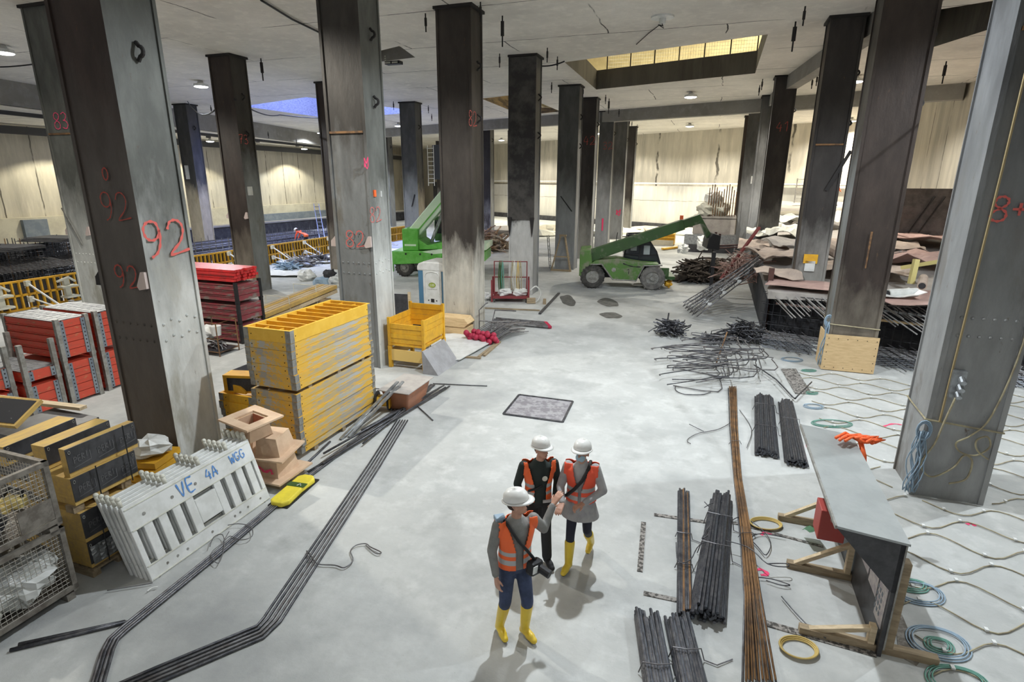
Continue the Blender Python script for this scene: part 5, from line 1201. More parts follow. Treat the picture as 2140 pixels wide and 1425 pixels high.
# rebar sticking out of the front edge
t=thing('rebar_mat','dark rebar cage with long bar ends sticking out towards the camera, under the sheets','rebar',W(19.1,2.1,0),GR)
k=0
for i in range(96):
    x=-.15+i*.095+rs.uniform(-.05,.05); y0=-.26*(x) if 1 else 0
    y0=-.30*x*.9; L=rs.uniform(.9,1.9); 
    if 1.0<x<2.25 and L>0: L=min(L,1.0) if y0-L>-3.0 else L
    z=(1.46,1.34,1.20)[i%3]
    L*=.72 if 1.0<x<2.4 else 1.0
    mb=MB(); mb.tube([(x,y0+.6,z+.02),(x+L*.30,y0-L,z-.05-.12*L)],.017,5); mb.build('bar',m_rebarll,t)
def grid(z0,z1,nz,nx,yo,r=.014):
    mb=MB()
    for i in range(nx):
        x=-.2+i*9.2/nx; 
        mb.tube([(x,-.27*x+yo,z0),(x+.02,-.27*x+yo,z1)],r,4)
    for j in range(nz):
        z=z0+(z1-z0)*j/max(1,nz-1); mb.tube([(-.3,.08+yo,z),(9.2,-.27*9.2+yo,z)],r,4)
    return mb
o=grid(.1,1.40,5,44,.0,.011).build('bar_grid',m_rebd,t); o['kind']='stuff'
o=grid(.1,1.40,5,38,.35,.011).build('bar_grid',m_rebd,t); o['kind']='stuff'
# low mats in front
for q,(yo,zz,nm) in enumerate(((-.45,.30,'upper'),(-.5,.16,'middle'),(-.55,.05,'lowest'))):
    t2=thing('rebar_mat',nm+' flat rebar mat in front of the dark cage on the right','rebar',W(19.1,2.1,0),GR)
    for j in range(7):
        mb=MB(); y=yo-.16*j; 
        for (xa,xb) in ((-.3,1.0),(2.35,9.0)) if -.27*1.6+y<-1.2 and -.27*1.6+y>-3.3 else ((-.3,9.0),): mb=MB(); mb.tube([(xa,-.27*xa+y,zz),(xb,-.27*xb+y,zz)],.013,4); mb.build('long_bar',m_rebar2 if q else m_rebarl,t2)
    for i in range(34):
        x=-.2+i*.27
        if .95<x<2.4: continue
        mb=MB(); mb.tube([(x,-.27*x+yo+.4,zz+.02),(x+.3,-.27*x+yo-1.1-.15*(i%3),zz+.02)],.013,4); mb.build('cross_bar',m_rebar if i%2 else m_rebarl,t2)
for k,(a,b,m_,lab) in enumerate((((18.3,4.7,1.0),(17.2,8.2,1.05),m_ply,'pale timber batten lying on the bar ends, right'),((19.3,2.2,1.08),(18.5,5.0,1.1),m_pink,'thin pinkish rail across the bar ends'),((18.5,4.8,1.25),(17.4,8.0,1.2),m_steel,'steel rail lying above the pale batten'))):
    mb=MB(); mb.beam(W(*a),W(*b),.09 if k==0 else .05,.06); tag(mb.build('rail',m_),lab,'rail')
t=thing('rusty_post','dark rusty steel post standing at the left end of the rebar','post',W(20.0,2.02),GR); mb=MB(); mb.box(0,0,1.05,.16,.16,2.1); mb.build('shaft',mat('rust_dark',(.10,.045,.035),.8,col2=(.06,.03,.025),scale=5),t); mb=MB(); mb.box(0,0,.7,.20,.20,.06); mb.box(0,0,1.5,.2,.2,.06); mb.build('collar',m_rust,t); mb=MB(); mb.b3(.1,.35,-.1,-.06,1.45,1.62); mb.build('cap_plate',m_bhose,t)
# lattice girders leaning beside the slab
for k,(x0,dz) in enumerate(((0,0),(.28,.08),(.55,-.05),(.82,.05),(1.1,-.1))):
    a=W(20.7+.36*k,-.25-.1*k+.0,.15+.0*k); b=W(22.7+.38*k,1.9+.02*k,1.85+dz); t=thing('lattice_girder','grey lattice girder leaning on the slab left of the rusty post, %s from the front'%ORD[k].replace('lowest','first'),'girder',(0,0,0),0,'lattice girders leaning left of the rusty post')
    d=(b-a).normalized(); s_=d.cross(Vector((0,0,1))).normalized()*.12; upv=s_.cross(d).normalized()*.2
    for q,nm in ((s_,'chord'),(-s_,'chord'),(upv,'top_chord')): mb=MB(); mb.tube([a+q,b+q],.022,5); mb.build(nm,m_rebarl,t)
    mb=MB(); L=(b-a).length; n=9
    pts=[]
    for i in range(n*2+1): pts.append(a+d*(L*i/(n*2))+(upv if i%2 else s_*(1 if (i//2)%2 else -1)))
    mb.tube(pts,.012,4); mb.build('lacing',m_rebarl,t)
    if k<3:
        for i in (2,4,6): mb=MB(); mb.box(*(a+d*(L*i/9)),.14,.03,.10); mb.build('spacer',m_white,t)
# dark machinery-like heap behind, pinkish reed mats
def tangle(name,label,c,R,n,r,m,seed,zs=.6,cat='heap',curved=True,chunks=0,mc=None):
    rr=random.Random(seed); mb=MB(); c=Vector(c)
    for i in range(n):
        a=rr.uniform(0,2*PI); rad=R*rr.uniform(0,.75); p=c+Vector((math.cos(a)*rad,math.sin(a)*rad*.7,R*zs*rr.uniform(.05,.9)*(1-rad/R*.7)))
        d=Vector((rr.uniform(-1,1),rr.uniform(-1,1),rr.uniform(-.35,.35))).normalized()*R*rr.uniform(.25,.7)
        p1=p-d; p2=p+d; p1.z=max(p1.z,r+.01); p2.z=max(p2.z,r+.01)
        mid=(p1+p2)/2+Vector((rr.uniform(-1,1),rr.uniform(-1,1),rr.uniform(0,.6)))*R*.25*(1 if curved else .1)
        mb.tube([p1,(p1+mid)/2+Vector((0,0,.02)),mid,(p2+mid)/2,p2],r*rr.uniform(.7,1.4),4)
    for i in range(chunks):
        a=rr.uniform(0,2*PI); rad=R*rr.uniform(0,.9); lump(mb,(c.x+math.cos(a)*rad,c.y+math.sin(a)*rad*.7,c.z+.06*R+R*zs*.55*rr.random()*(1-rad/R)),R*rr.uniform(.1,.22),i+seed,(1,1,.6),8)
    return tag(mb.build(name,m),label,cat,kind='stuff')
p=at(1400,700); tangle('rebar_tangle','small bristling heap of dark bar ends alone on the floor',(p.x,p.y,0),.62,110,.018,m_rebar,1,.95,curved=False)
p=at(1560,712); tangle('rebar_tangle','wide tangled heap of dark bars and wire beside the rebar mats',(p.x-.1,p.y,0),.85,150,.013,m_rebar,2,.8)
p=at(1490,715); tangle('rebar_tangle','left end of the wide wire heap, bundle of crooked bars',(p.x,p.y,0),.6,70,.014,m_rebar,3,.45)
p=at(1440,590); tangle('scrap_heap','dark brown scrap heap in front of the telehandler forks',(p.x+.55,p.y+.4,0),1.35,190,.035,mat('scrap_dark',(.05,.038,.03),.9,col2=(.09,.07,.055),scale=3),4,.9,chunks=26)
p=at(1510,580); tangle('scrap_heap','mixed scrap heap between telehandler and lattice girders',(p.x+.3,p.y+.4,0),1.7,150,.03,mat('scrap_mixed',(.30,.26,.22),.9,col2=(.12,.09,.08),scale=2),5,.6,chunks=24)
p=W(24.5,1.5,0); tangle('reed_heap','pinkish reed and wire heap at the rim of the slab',(p.x,p.y,1.0),1.2,170,.016,mat('reed_pink',(.48,.33,.28),.9,col2=(.3,.18,.15),scale=2),6,.9)
p=at(1650,700); tangle('wire_scraps','loose wire scraps on the floor before the rebar mats',(p.x,p.y,0),.6,20,.006,m_rebar,16,.05)
for k,(c,s,m_,lab) in enumerate((((1470,545),.5,m_white,'white foil heap behind the telehandler forks'),((1425,555),.35,m_white,'second white foil heap behind the telehandler front wheel'),((1475,588),.22,m_yel,'yellow canister in the scrap heap'),((1395,602),.2,m_yel,'yellow drum at the edge of the scrap heap'),((1540,560),.35,m_orange,'orange cloth on the mixed scrap heap'))):
    p=at(*c); mb=MB(); lump(mb,(p.x,p.y,s*.6+(.8 if k in(0,1) else .1)),s,k+30,(1,1,.8),14,.6); tag(mb.build(('foil_heap','foil_heap','canister','drum','orange_cloth')[k],m_),lab,('foil','foil','canister','drum','cloth')[k])
mb=MB(); mb.beam(W(24.6,.6,.9),W(25.6,1.9,3.0),.12,.08); tag(mb.build('steel_beam',mat('beam_red',(.25,.05,.05),.7)),'dark red steel beam leaning up from the scrap','beam')
mb=MB(); mb.box(0,0,1.0,.14,.14,1.9); tag(mb.build('steel_post',m_black,None,loc=W(25.2,.25),rz=GR),'black steel post standing in the scrap behind the lattice girders','post')
# bent bars lying like hoops near the brown bars
rr=random.Random(8)
for k in range(26):
    cx,cy=1480+rr.uniform(-50,60),775+rr.uniform(-22,25); w_=rr.uniform(50,80); h_=rr.uniform(6,16); sk=rr.uniform(-8,10)
    h_*=1.25; w_*=.9; pts=[(cx-w_,cy-h_+sk),(cx-w_+8,cy-h_-4+sk),(cx+w_-8,cy-h_-sk),(cx+w_,cy-h_+5-sk),(cx+w_+rr.uniform(-6,6),cy+h_-sk),(cx-w_*rr.uniform(.1,1),cy+h_+sk)]
    wire('bent dark stirrup lying tangled in the flat heap in front of the wire heap',pts,.014,m_rebar if k%2 else m_rebarl,z=.03+.025*k,name='bent_stirrup',cat='steel bar',group='bent stirrups in the flat heap',sm=3)
wire('long bent bar pointing right out of the stirrup heap',[(1575,770),(1620,800),(1655,838),(1665,836),(1695,806)],.018,m_rebar,z=.1,name='bent_bar',cat='steel bar',sm=2)
wire('long loop of bar at the left of the stirrup heap',[(1470,738),(1430,740),(1392,734),(1388,730),(1400,730),(1470,733)],.016,m_rebarl,z=.08,name='bent_bar',cat='steel bar')
wire('low hoop in front of the stirrup heap',[(1412,808),(1412,818),(1430,826),(1465,827),(1485,822)],.012,m_rebar,name='bent_bar',cat='steel bar')
wire('brown bar standing up from the stirrup heap',[at(1495,770)+Vector((0,0,.1)),at(1512,760)+Vector((0,0,.9))],.018,m_rust,name='bent_bar',cat='steel bar')
mb=MB(); c=at(1645,800); mb.sheet(lambda s,q: at(1632+14*s+8*q*0,770,.02)+(at(1662,822,.02)-at(1632,770,.02))*q+(Vector((.22,0,0))*s),3,6,.008); tag(mb.build('rusty_strip',m_joint),'rusty dark strip bent on the floor right of the stirrup heap','strip')
# ================================================================ VEHICLES
def wheel(parent,x,y,r,w_,rim_m,tyre_m,name='wheel',side=-1):
    mb=MB(); n=28; prof=[(r*.55,-w_/2),(r*.9,-w_/2),(r,-w_*.36),(r,w_*.36),(r*.9,w_/2),(r*.55,w_/2)]
    vs=[];fs=[]
    for (rr_,yy) in prof:
        for j in range(n): a=2*PI*j/n; vs.append((x+rr_*math.cos(a),y+yy,r+rr_*math.sin(a)))
    for i in range(len(prof)-1):
        for j in range(n): fs.append((i*n+j,i*n+(j+1)%n,(i+1)*n+(j+1)%n,(i+1)*n+j))
    mb.add(vs,fs)
    for j in range(20):
        a=2*PI*j/20; mb.box(x+math.cos(a)*r*.985,y-w_*.2,r+math.sin(a)*r*.985,.09,w_*.5,.05,mat=None) if False else None
        c=Vector((x+math.cos(a)*r*.99,y,r+math.sin(a)*r*.99)); mb.beam(c+Vector((0,-w_*.48,0)),c+Vector((.05*math.sin(a),0.0,-.05*math.cos(a))),.05,.045,up=(math.cos(a),0,math.sin(a)))
    o=mb.build(name,tyre_m,parent)
    mb=MB(); mb.cyl((x,y-w_*.30,r),(x,y+w_*.3,r),r*.56,20); mb.cyl((x,y-w_*.52,r),(x,y-w_*.3,r),r*.20,12)
    for k in range(8): a=k*PI/4; mb.cyl((x+r*.30*math.cos(a),y-w_*.36,r+r*.3*math.sin(a)),(x+r*.3*math.cos(a),y-w_*.3,r+r*.3*math.sin(a)),.02,6)
    mb.build('rim',rim_m,o)
    return o
base=at(1237,603); fr=at(1362,607); hd=math.atan2(fr.y-base.y,fr.x-base.x)
T=thing('telehandler','dark green telehandler with raised boom, parked beside the scrap heap','telehandler',(base.x,base.y,0),hd)
R_=.55; 
for x,y,tm in ((0,.2,m_tyre),(2.72,.2,m_tyred),(0,1.9,m_tyre),(2.72,1.9,m_tyre)): wheel(T,x,y,R_,.36,m_greypost,tm)
mb=MB(); mb.prism([(-.62,.55),(-.62,1.72),(-.12,1.78),(-.05,1.3),(.02,.9),(-.25,.7)],.05,2.05,'y'); mb.build('counterweight',m_mgreen,T,bev=.03)
mb=MB(); mb.prism([(.55,.95),(.95,.42),(1.95,.40),(2.2,.85),(2.35,1.12),(2.9,1.15),(2.95,1.22),(2.2,1.25),(1.1,1.42),(.1,1.30),(-.1,1.15),(.0,1.08),(.42,1.10)],.02,.75,'y'); mb.build('side_body',m_mgreen,T,bev=.025)
mb=MB(); mb.prism([(.55,.95),(.95,.42),(1.95,.40),(2.2,.85),(2.35,1.12),(1.1,1.30),(.1,1.2)],1.3,2.05,'y'); mb.build('side_body',m_dgreen,T,bev=.02)
mb=MB(); mb.b3(-.3,3.0,.75,1.3,.42,.85); mb.build('chassis',m_black,T)
mb=MB(); mb.tube([(-.12,.0,1.12),(.40,.0,1.14),(.92,.0,.46),(1.98,.0,.42),(2.3,.0,1.12),(3.1,.0,1.16)],.035,6); mb.build('edge_rail',m_greypost,T)
mb=MB(); mb.prism([(1.4,.95),(1.4,1.5),(1.55,2.38),(2.35,2.42),(2.9,1.65),(3.1,1.1),(2.95,.95)],1.0,1.98,'y'); cab=mb.build('cab',m_glass,T,bev=.03)
mb=MB()
for (a,b) in (((1.4,.95),(1.55,2.38)),((1.55,2.38),(2.35,2.42)),((2.35,2.42),(2.9,1.65)),((2.9,1.65),(3.1,1.1)),((2.1,.95),(2.2,2.4)),((1.4,1.5),(2.95,1.5))):
    for y in (1.0,2.0): mb.beam((a[0],y,a[1]),(b[0],y,b[1]),.06,.07)
for q in ((1.55,2.38),(2.35,2.42),(2.9,1.65),(3.1,1.1)): mb.beam((q[0],1.0,q[1]),(q[0],2.0,q[1]),.06,.06)
mb.build('cab_frame',m_black,cab)
for q_ in ((1.85,.34,1.85),(2.45,.42,1.72)): mb=MB(); mb.box(q_[0],.97,q_[2],.28,.02,q_[1]); mb.build('window',mat('pale_glass',(.42,.46,.46),.2) if q_[0]<2 else bpy.data.materials['pale_glass'],cab)
th_=math.radians(20.5); bx,bz=-.18,1.42; L=5.1
def bp(s,t): return (bx+math.cos(th_)*s-math.sin(th_)*t,bz+math.sin(th_)*s+math.cos(th_)*t)
mb=MB(); mb.prism([bp(0,-.24),bp(L*.86,-.22),bp(L*.86,.22),bp(0,.30)],.28,.74,'y'); boom=mb.build('boom',m_dgreen,T,bev=.02)
tip=bp(L*.86,0)
mb=MB(); mb.prism([bp(L*.84,-.17),bp(L,-.20),(tip[0]+1.05,tip[1]-.62),(tip[0]+1.28,tip[1]-.50),bp(L+.06,.20),bp(L*.84,.19)],.33,.69,'y'); mb.build('boom_head',m_dgreen,boom,bev=.02)
cx,cz=tip[0]+1.25,tip[1]-.55
mb=MB(); mb.prism([(cx-.25,cz-.45),(cx+.28,cz-.50),(cx+.30,cz+.12),(cx-.02,cz+.22),(cx-.2,cz+.0)],-.1,1.12,'y'); mb.build('fork_carriage',m_black,T,bev=.02)
for y in (.05,.92): mb=MB(); mb.beam((cx+.25,y,cz-.42),(cx+1.45,y,cz-.34),.10,.05,up=(0,0,1)); mb.beam((cx+.25,y,cz-.45),(cx+.28,y,cz+.2),.10,.06,up=(0,1,0)); mb.build('fork',mat('fork_steel',(.09,.045,.04),.6,.4) if y<.5 else bpy.data.materials['fork_steel'],T)
mb=MB(); mb.tube([(cx+.12,.5,cz-.45),(cx+.14,.5,cz-1.0),(cx+.08,.5,cz-1.6)],.03,6); mb.build('chain',m_black,T)
mb=MB(); mb.lathe([(.10,-.004),(.10,.006)],n=14); o=mb.build('badge',m_greypost,T); o.location=(.95,.015,.9); o.rotation_euler=(PI/2,0,0)
write('1',(1.55,.012,.72),(1,0,0),(0,0,1),(0,-1,0),.22,.03,T,m_black,name='painted_mark')
mb=MB(); ribbon(mb,[(1.35,.012,1.20),(1.75,.012,1.08),(2.15,.012,1.06)],.05,(0,-1,0)); mb.build('stripe',m_black,T)
mb=MB(); mb.box(tip[0]-.1,.50,tip[1]+.30,.14,.12,.18); mb.build('boom_lamp',m_orange,T); mb=MB(); mb.cyl((1.0,.5,2.15),(1.05,.5,2.55),.02,5); mb.build('aerial',m_black,T)
for x in (2.95,): mb=MB(); mb.b3(x,x+.5,.3,.36,.6,1.0); mb.b3(x+.1,x+.8,.4,1.9,.45,.6); mb.build('front_frame',m_dgreen,T)
# crane
cb=at(845,578)
X=thing('mobile_crane','bright green mobile crane with pale boom, behind the portable toilet','crane',(cb.x,cb.y,0),math.radians(-6))
for x,y in ((0,.25),(2.9,.6),(0,2.0),(2.9,2.2)): wheel(X,x,y,.46,.42,m_greypost,m_tyre)
mb=MB(); mb.prism([(-.62,.62),(-.62,1.28),(2.1,1.36),(2.0,.98),(1.2,.72)],-.05,.16,'y'); mb.build('outrigger_beam',m_green,X,bev=.03)
mb=MB(); mb.b3(-.62,4.2,.16,2.3,.85,1.30); mb.build('carrier_deck',m_green,X,bev=.02)
mb=MB(); mb.prism([(1.0,1.30),(4.3,1.75),(4.3,1.45),(1.6,1.2)],-.06,2.3,'y'); mb.build('deck_plate',m_lgreen,X)
mb=MB(); mb.b3(-.66,-.56,0,.1,.25,1.2); mb.build('outrigger_foot',m_green,X)
mb=MB(); mb.b3(-.1,.75,.25,2.0,1.30,2.42); mb.build('winch_housing',m_green,X,bev=.05)
mb=MB(); mb.prism([(.75,1.35),(.75,1.9),(1.2,1.6),(2.2,1.8),(3.2,2.0),(3.2,1.5)],.3,1.9,'y'); mb.build('turret',m_green,X,bev=.03)
mb=MB(); mb.b3(1.3,2.6,1.5,2.2,1.7,2.95); mb.build('cab',mat('cab_dark_green',(.06,.16,.05),.5),X,bev=.04); mb=MB(); mb.b3(1.35,2.3,1.47,1.51,2.1,2.8); mb.build('cab_window',m_glass,X)
cth=math.radians(48); 
def cp(s,t): return (.35+math.cos(cth)*s-math.sin(cth)*t,2.05+math.sin(cth)*s+math.cos(cth)*t)
mb=MB(); mb.prism([cp(0,-.28),cp(3.7,-.28),cp(3.7,.34),cp(0,.34)],.5,1.1,'y'); bo=mb.build('boom',m_lgreen,X,bev=.04)
mb=MB(); mb.prism([cp(0.2,-.10),cp(3.6,-.10),cp(3.6,-.04),cp(0.2,-.04)],.46,.5,'y'); mb.build('boom_groove',m_green,bo)
mb=MB(); mb.prism([cp(3.7,-.2),cp(4.6,-.2),cp(4.6,.2),cp(3.7,.2)],.6,1.0,'y'); mb.build('inner_boom',m_white,bo)
mb=MB(); mb.tube([(1.3,.8,1.7),(cp(2.2,-.3)[0],.8,cp(2.2,-.3)[1])],.09,8); mb.build('hydraulic_ram',m_steel,X)
mb=MB(); mb.b3(.02,.62,.238,.25,1.55,1.64); mb.build('pale_lettering_band',m_lgreen,X)
for x in (.15,.9,1.5): mb=MB(); mb.cyl((x,-.07,1.18),(x,-.05,1.18),.05,8); mb.build('bolt_hole',m_black,X)
for k in range(6): mb=MB(); mb.beam((.95+.02*k,.15,1.55),(1.1+.02*k,.15,1.6),.03,.2); 
mb=MB(); mb.lathe([(.14,0),(.16,.3),(.1,.34)],n=10); o=mb.build('white_tank',m_white,X); o.location=(3.4,.3,1.6)

# ================================================================ PEOPLE
DG=None
def blob(parts,name,mats,parent,vox=.012,keep=None,matfn=None,smooth=2,loc=None):
    """join overlapping closed shapes into one continuous surface (voxel remesh), then trim / paint by position"""
    mb=MB()
    for p in parts:
        k=p[0]
        if k=='l':            # tapered limb
            a,b,r0,r1=Vector(p[1]),Vector(p[2]),p[3],p[4]; n=12; d=(b-a)
            if d.length<1e-5: continue
            mb.cyl(a,b,r0,n,r2=r1); mb.ball(a,r0,n); mb.ball(b,r1,n)
        elif k=='e':          # ellipsoid
            c=Vector(p[1]); mb.ball(c,1,14,sc_=p[2])
        elif k=='t':          # stacked elliptical rings: (x,y,z,rx,ry)
            R=p[1]; n=20; vs=[];fs=[]
            for (x,y,z,rx,ry) in R:
                for j in range(n): vs.append((x+rx*math.cos(2*PI*j/n),y+ry*math.sin(2*PI*j/n),z))
            for i in range(len(R)-1):
                for j in range(n): fs.append((i*n+j,i*n+(j+1)%n,(i+1)*n+(j+1)%n,(i+1)*n+j))
            fs.append(tuple(range(n-1,-1,-1))); fs.append(tuple((len(R)-1)*n+j for j in range(n)))
            if R[0][2]>R[-1][2]: fs=[tuple(reversed(f)) for f in fs]
            mb.add(vs,fs)
    tmp=bpy.data.objects.new('tmp',mb.mesh('tmp',m_white)); COL.objects.link(tmp)
    rm=tmp.modifiers.new('r','REMESH'); rm.mode='VOXEL'; rm.voxel_size=vox; 
    if smooth: s_=tmp.modifiers.new('s','SMOOTH'); s_.factor=.5; s_.iterations=smooth
    dg=bpy.context.evaluated_depsgraph_get(); me=bpy.data.meshes.new_from_object(tmp.evaluated_get(dg)); bpy.data.objects.remove(tmp)
    if keep:
        bm=bmesh.new(); bm.from_mesh(me); dl=[f for f in bm.faces if not keep(f.calc_center_median())]
        bmesh.ops.delete(bm,geom=dl,context='FACES'); bm.to_mesh(me); bm.free()
    me.materials.clear()
    for m_ in (mats if isinstance(mats,list) else [mats]): me.materials.append(m_)
    mi=[0]*len(me.polygons)
    if matfn:
        for i,pl in enumerate(me.polygons): mi[i]=matfn(pl.center,pl.normal)
    me.polygons.foreach_set('material_index',mi)
    me.polygons.foreach_set('use_smooth',[True]*len(me.polygons)); me.update()
    o=bpy.data.objects.new(name,me); COL.objects.link(o)
    if parent: o.parent=parent
    if keep:
        sd=o.modifiers.new('thick','SOLIDIFY'); sd.thickness=.006; sd.offset=1
    return o
m_skin=mat('skin',(.56,.32,.23),.55,col2=(.50,.27,.19),scale=9)
m_hair=mat('dark_brown_hair',(.045,.028,.02),.7)
m_jean=mat('blue_jeans',(.035,.05,.10),.8,col2=(.05,.07,.14),scale=10,bump=.3,bscale=20)
m_blackt=mat('black_trousers',(.018,.018,.02),.8,bump=.3,bscale=16)
m_navy=mat('navy_leggings',(.012,.014,.03),.7)
m_sweat=mat('dark_sweater',(.02,.03,.028),.85,bump=.3,bscale=14)
m_coat=mat('light_grey_coat',(.40,.40,.40),.8,col2=(.32,.32,.33),scale=6,bump=.4,bscale=12)
m_gshirt=mat('grey_jacket',(.25,.25,.24),.8,col2=(.20,.20,.19),scale=5,bump=.4,bscale=12)
m_boot=mat('yellow_rubber_boot',(.80,.58,.05),.35,col2=(.74,.52,.05),scale=4)
m_sole=mat('boot_sole',(.05,.035,.02),.8)
m_helm=mat('white_helmet',(.80,.80,.78),.3)
m_helmy=mat('yellow_helmet',(.80,.70,.06),.3)
m_mask=mat('blue_face_mask',(.36,.52,.62),.8)
m_vestr=mat('red_orange_vest',(.90,.11,.05),.6)
V=Vector
def hand(parts,wrist,dirn,palmn,curl=.4,spread=.012,thumb_side=1,s=1.0):
    """palm and five separate fingers; dirn: along the hand, palmn: out of the palm"""
    d=V(dirn).normalized(); n=V(palmn); n=(n-d*n.dot(d)).normalized(); x=d.cross(n).normalized()*thumb_side
    w=V(wrist)
    for f in (-.03,-.01,.01,.03): parts.append(('l',w+x*(f*.6*s),w+d*(.085*s)+x*(f*s),.017*s,.0145*s))
    for i,(f,L) in enumerate(((.031,.070),(.011,.080),(-.010,.074),(-.030,.058))):
        b=w+d*(.088*s)+x*((f+(.5-i/3)*spread)*s); 
        c1=b+(d*math.cos(curl*.5)+n*math.sin(curl*.5)+x*((.5-i/3)*spread*6))*(L*.5*s)
        c2=c1+(d*math.cos(curl*1.3)+n*math.sin(curl*1.3))*(L*.30*s); c3=c2+(d*math.cos(curl*2)+n*math.sin(curl*2))*(L*.24*s)
        parts+= [('l',b,c1,.0105*s,.0095*s),('l',c1,c2,.0095*s,.0088*s),('l',c2,c3,.0088*s,.0075*s)]
    b=w+d*.025*s+x*.030*s; c1=b+(d*.6+x*.8+n*.25).normalized()*.040*s; c2=c1+(d*.9+x*.35+n*.3).normalized()*.034*s
    parts+= [('l',b,c1,.0135*s,.0115*s),('l',c1,c2,.0115*s,.0095*s)]
def head_parts(c,yaw,pitch=0,s=1.0):
    """face looks along local -y turned by yaw"""
    m=Matrix.Translation(V(c))@Matrix.Rotation(yaw,4,'Z')@Matrix.Rotation(pitch,4,'X')
    P=lambda x,y,z: m@V((x*s,y*s,z*s))
    out=[('e',P(0,.012,.03),(.076*s,.092*s,.098*s)),('e',P(0,-.022,-.045),(.060*s,.066*s,.075*s)),('l',P(0,-.07,-.085),P(0,-.045,-.09),.022*s,.03*s),
         ('l',P(0,-.084,.018),P(0,-.108,-.022),.009*s,.0145*s),('e',P(-.079,.008,-.01),(.012*s,.022*s,.032*s)),('e',P(.079,.008,-.01),(.012*s,.022*s,.032*s)),
         ('l',P(-.03,-.079,.030),P(-.055,-.066,.028),.010*s,.008*s),('l',P(.03,-.079,.030),P(.055,-.066,.028),.010*s,.008*s),
         ('l',P(-.018,-.082,-.060),P(.018,-.082,-.060),.0085*s,.0085*s),('l',P(-.014,-.080,-.072),P(.014,-.080,-.072),.008*s,.008*s)]
    return out,m
def face_bits(t,m,s=1.0,mask=False):
    mb=MB()
    for sx in (-1,1): 
        c=m@V((sx*.031*s,-.077*s,.014*s)); mb.ball(c,.0105*s,8)
    mb.build('eye',m_rod,t,smooth=True)
    mb=MB()
    for sx in (-1,1):
        mb.tube([m@V((sx*.016*s,-.088*s,.036*s)),m@V((sx*.032*s,-.088*s,.042*s)),m@V((sx*.050*s,-.076*s,.036*s))],.0045*s,5)
    mb.build('eyebrow',m_hair,t,smooth=True)
    if not mask:
        mb=MB(); mb.tube([m@V((-.022*s,-.0865*s,-.066*s)),m@V((0,-.0915*s,-.066*s)),m@V((.022*s,-.0865*s,-.066*s))],.0035*s,5); mb.build('mouth',mat('lip',(.36,.12,.10),.5),t,smooth=True)
def helmet(t,m,s=1.0,mm=None):
    vs=[];fs=[]; n=24; mm=mm or m_helm
    prof=[(.116,.046),(.118,.07),(.110,.11),(.085,.146),(.045,.166),(.0,.171)]
    mb=MB()
    for (r,z) in prof:
        for j in range(n):
            a=2*PI*j/n; vs.append(m@V((r*.93*math.cos(a)*s,(.010+r*1.12*math.sin(a))*s,z*s)))
    for i in range(len(prof)-1):
        for j in range(n): fs.append((i*n+j,i*n+(j+1)%n,(i+1)*n+(j+1)%n,(i+1)*n+j))
    mb.add(vs,fs); o=mb.build('helmet',mm,t,smooth=True); sd=o.modifiers.new('t','SOLIDIFY'); sd.thickness=.004
    vs=[];fs=[]; mb=MB()
    for ring,(k) in enumerate((0,1)):
        for j in range(n):
            a=2*PI*j/n; f=max(0,-math.sin(a)); ex=(.010+.042*f**1.6)*k; r=.118+ex
            vs.append(m@V((r*.93*math.cos(a)*s,(.010+r*1.12*math.sin(a))*s,(.048-.010*k-.006*f*k)*s)))
    for j in range(n): fs.append((j,(j+1)%n,n+(j+1)%n,n+j))
    mb.add(vs,fs); b=mb.build('helmet_brim',mm,o,smooth=True); sd=b.modifiers.new('t','SOLIDIFY'); sd.thickness=.007
    mb=MB()
    for dx in (-.028,0,.028): mb.tube([m@V((dx*s,(.010-.118*1.06*math.cos(a))*s,(.055+.108*math.sin(a))*s)) for a in [PI*.12*k+.25 for k in range(7)]],.006*s,5)
    mb.build('helmet_ridge',mm,o,smooth=True)
def bootpair(t,ank,yaw,knee,m_=None,hgt=.34,shoe=False):
    """rubber boot from sole to below the knee"""
    a=V(ank); kn=V(knee); d=(kn-a).normalized(); f=V((math.sin(yaw),-math.cos(yaw),0))
    z0=a.z-.085
    P=[('l',a+V((0,0,-.03))-f*.02,a+V((0,0,-.03))+f*.12,.048,.042),('l',a+V((0,0,-.045))+f*.08,a+V((0,0,-.05))+f*.165,.046,.038),('l',a-f*.03+V((0,0,-.045)),a,.042,.047)]
    if not shoe: P+= [('l',a,a+d*hgt*.5,.050,.060),('l',a+d*hgt*.5,a+d*hgt,.060,.068)]
    zs=z0+.022
    o=blob(P,'boot' if not shoe else 'shoe',[m_ or m_boot,m_sole],t,.011,matfn=lambda c,n: 1 if c.z<zs else 0)
    return o
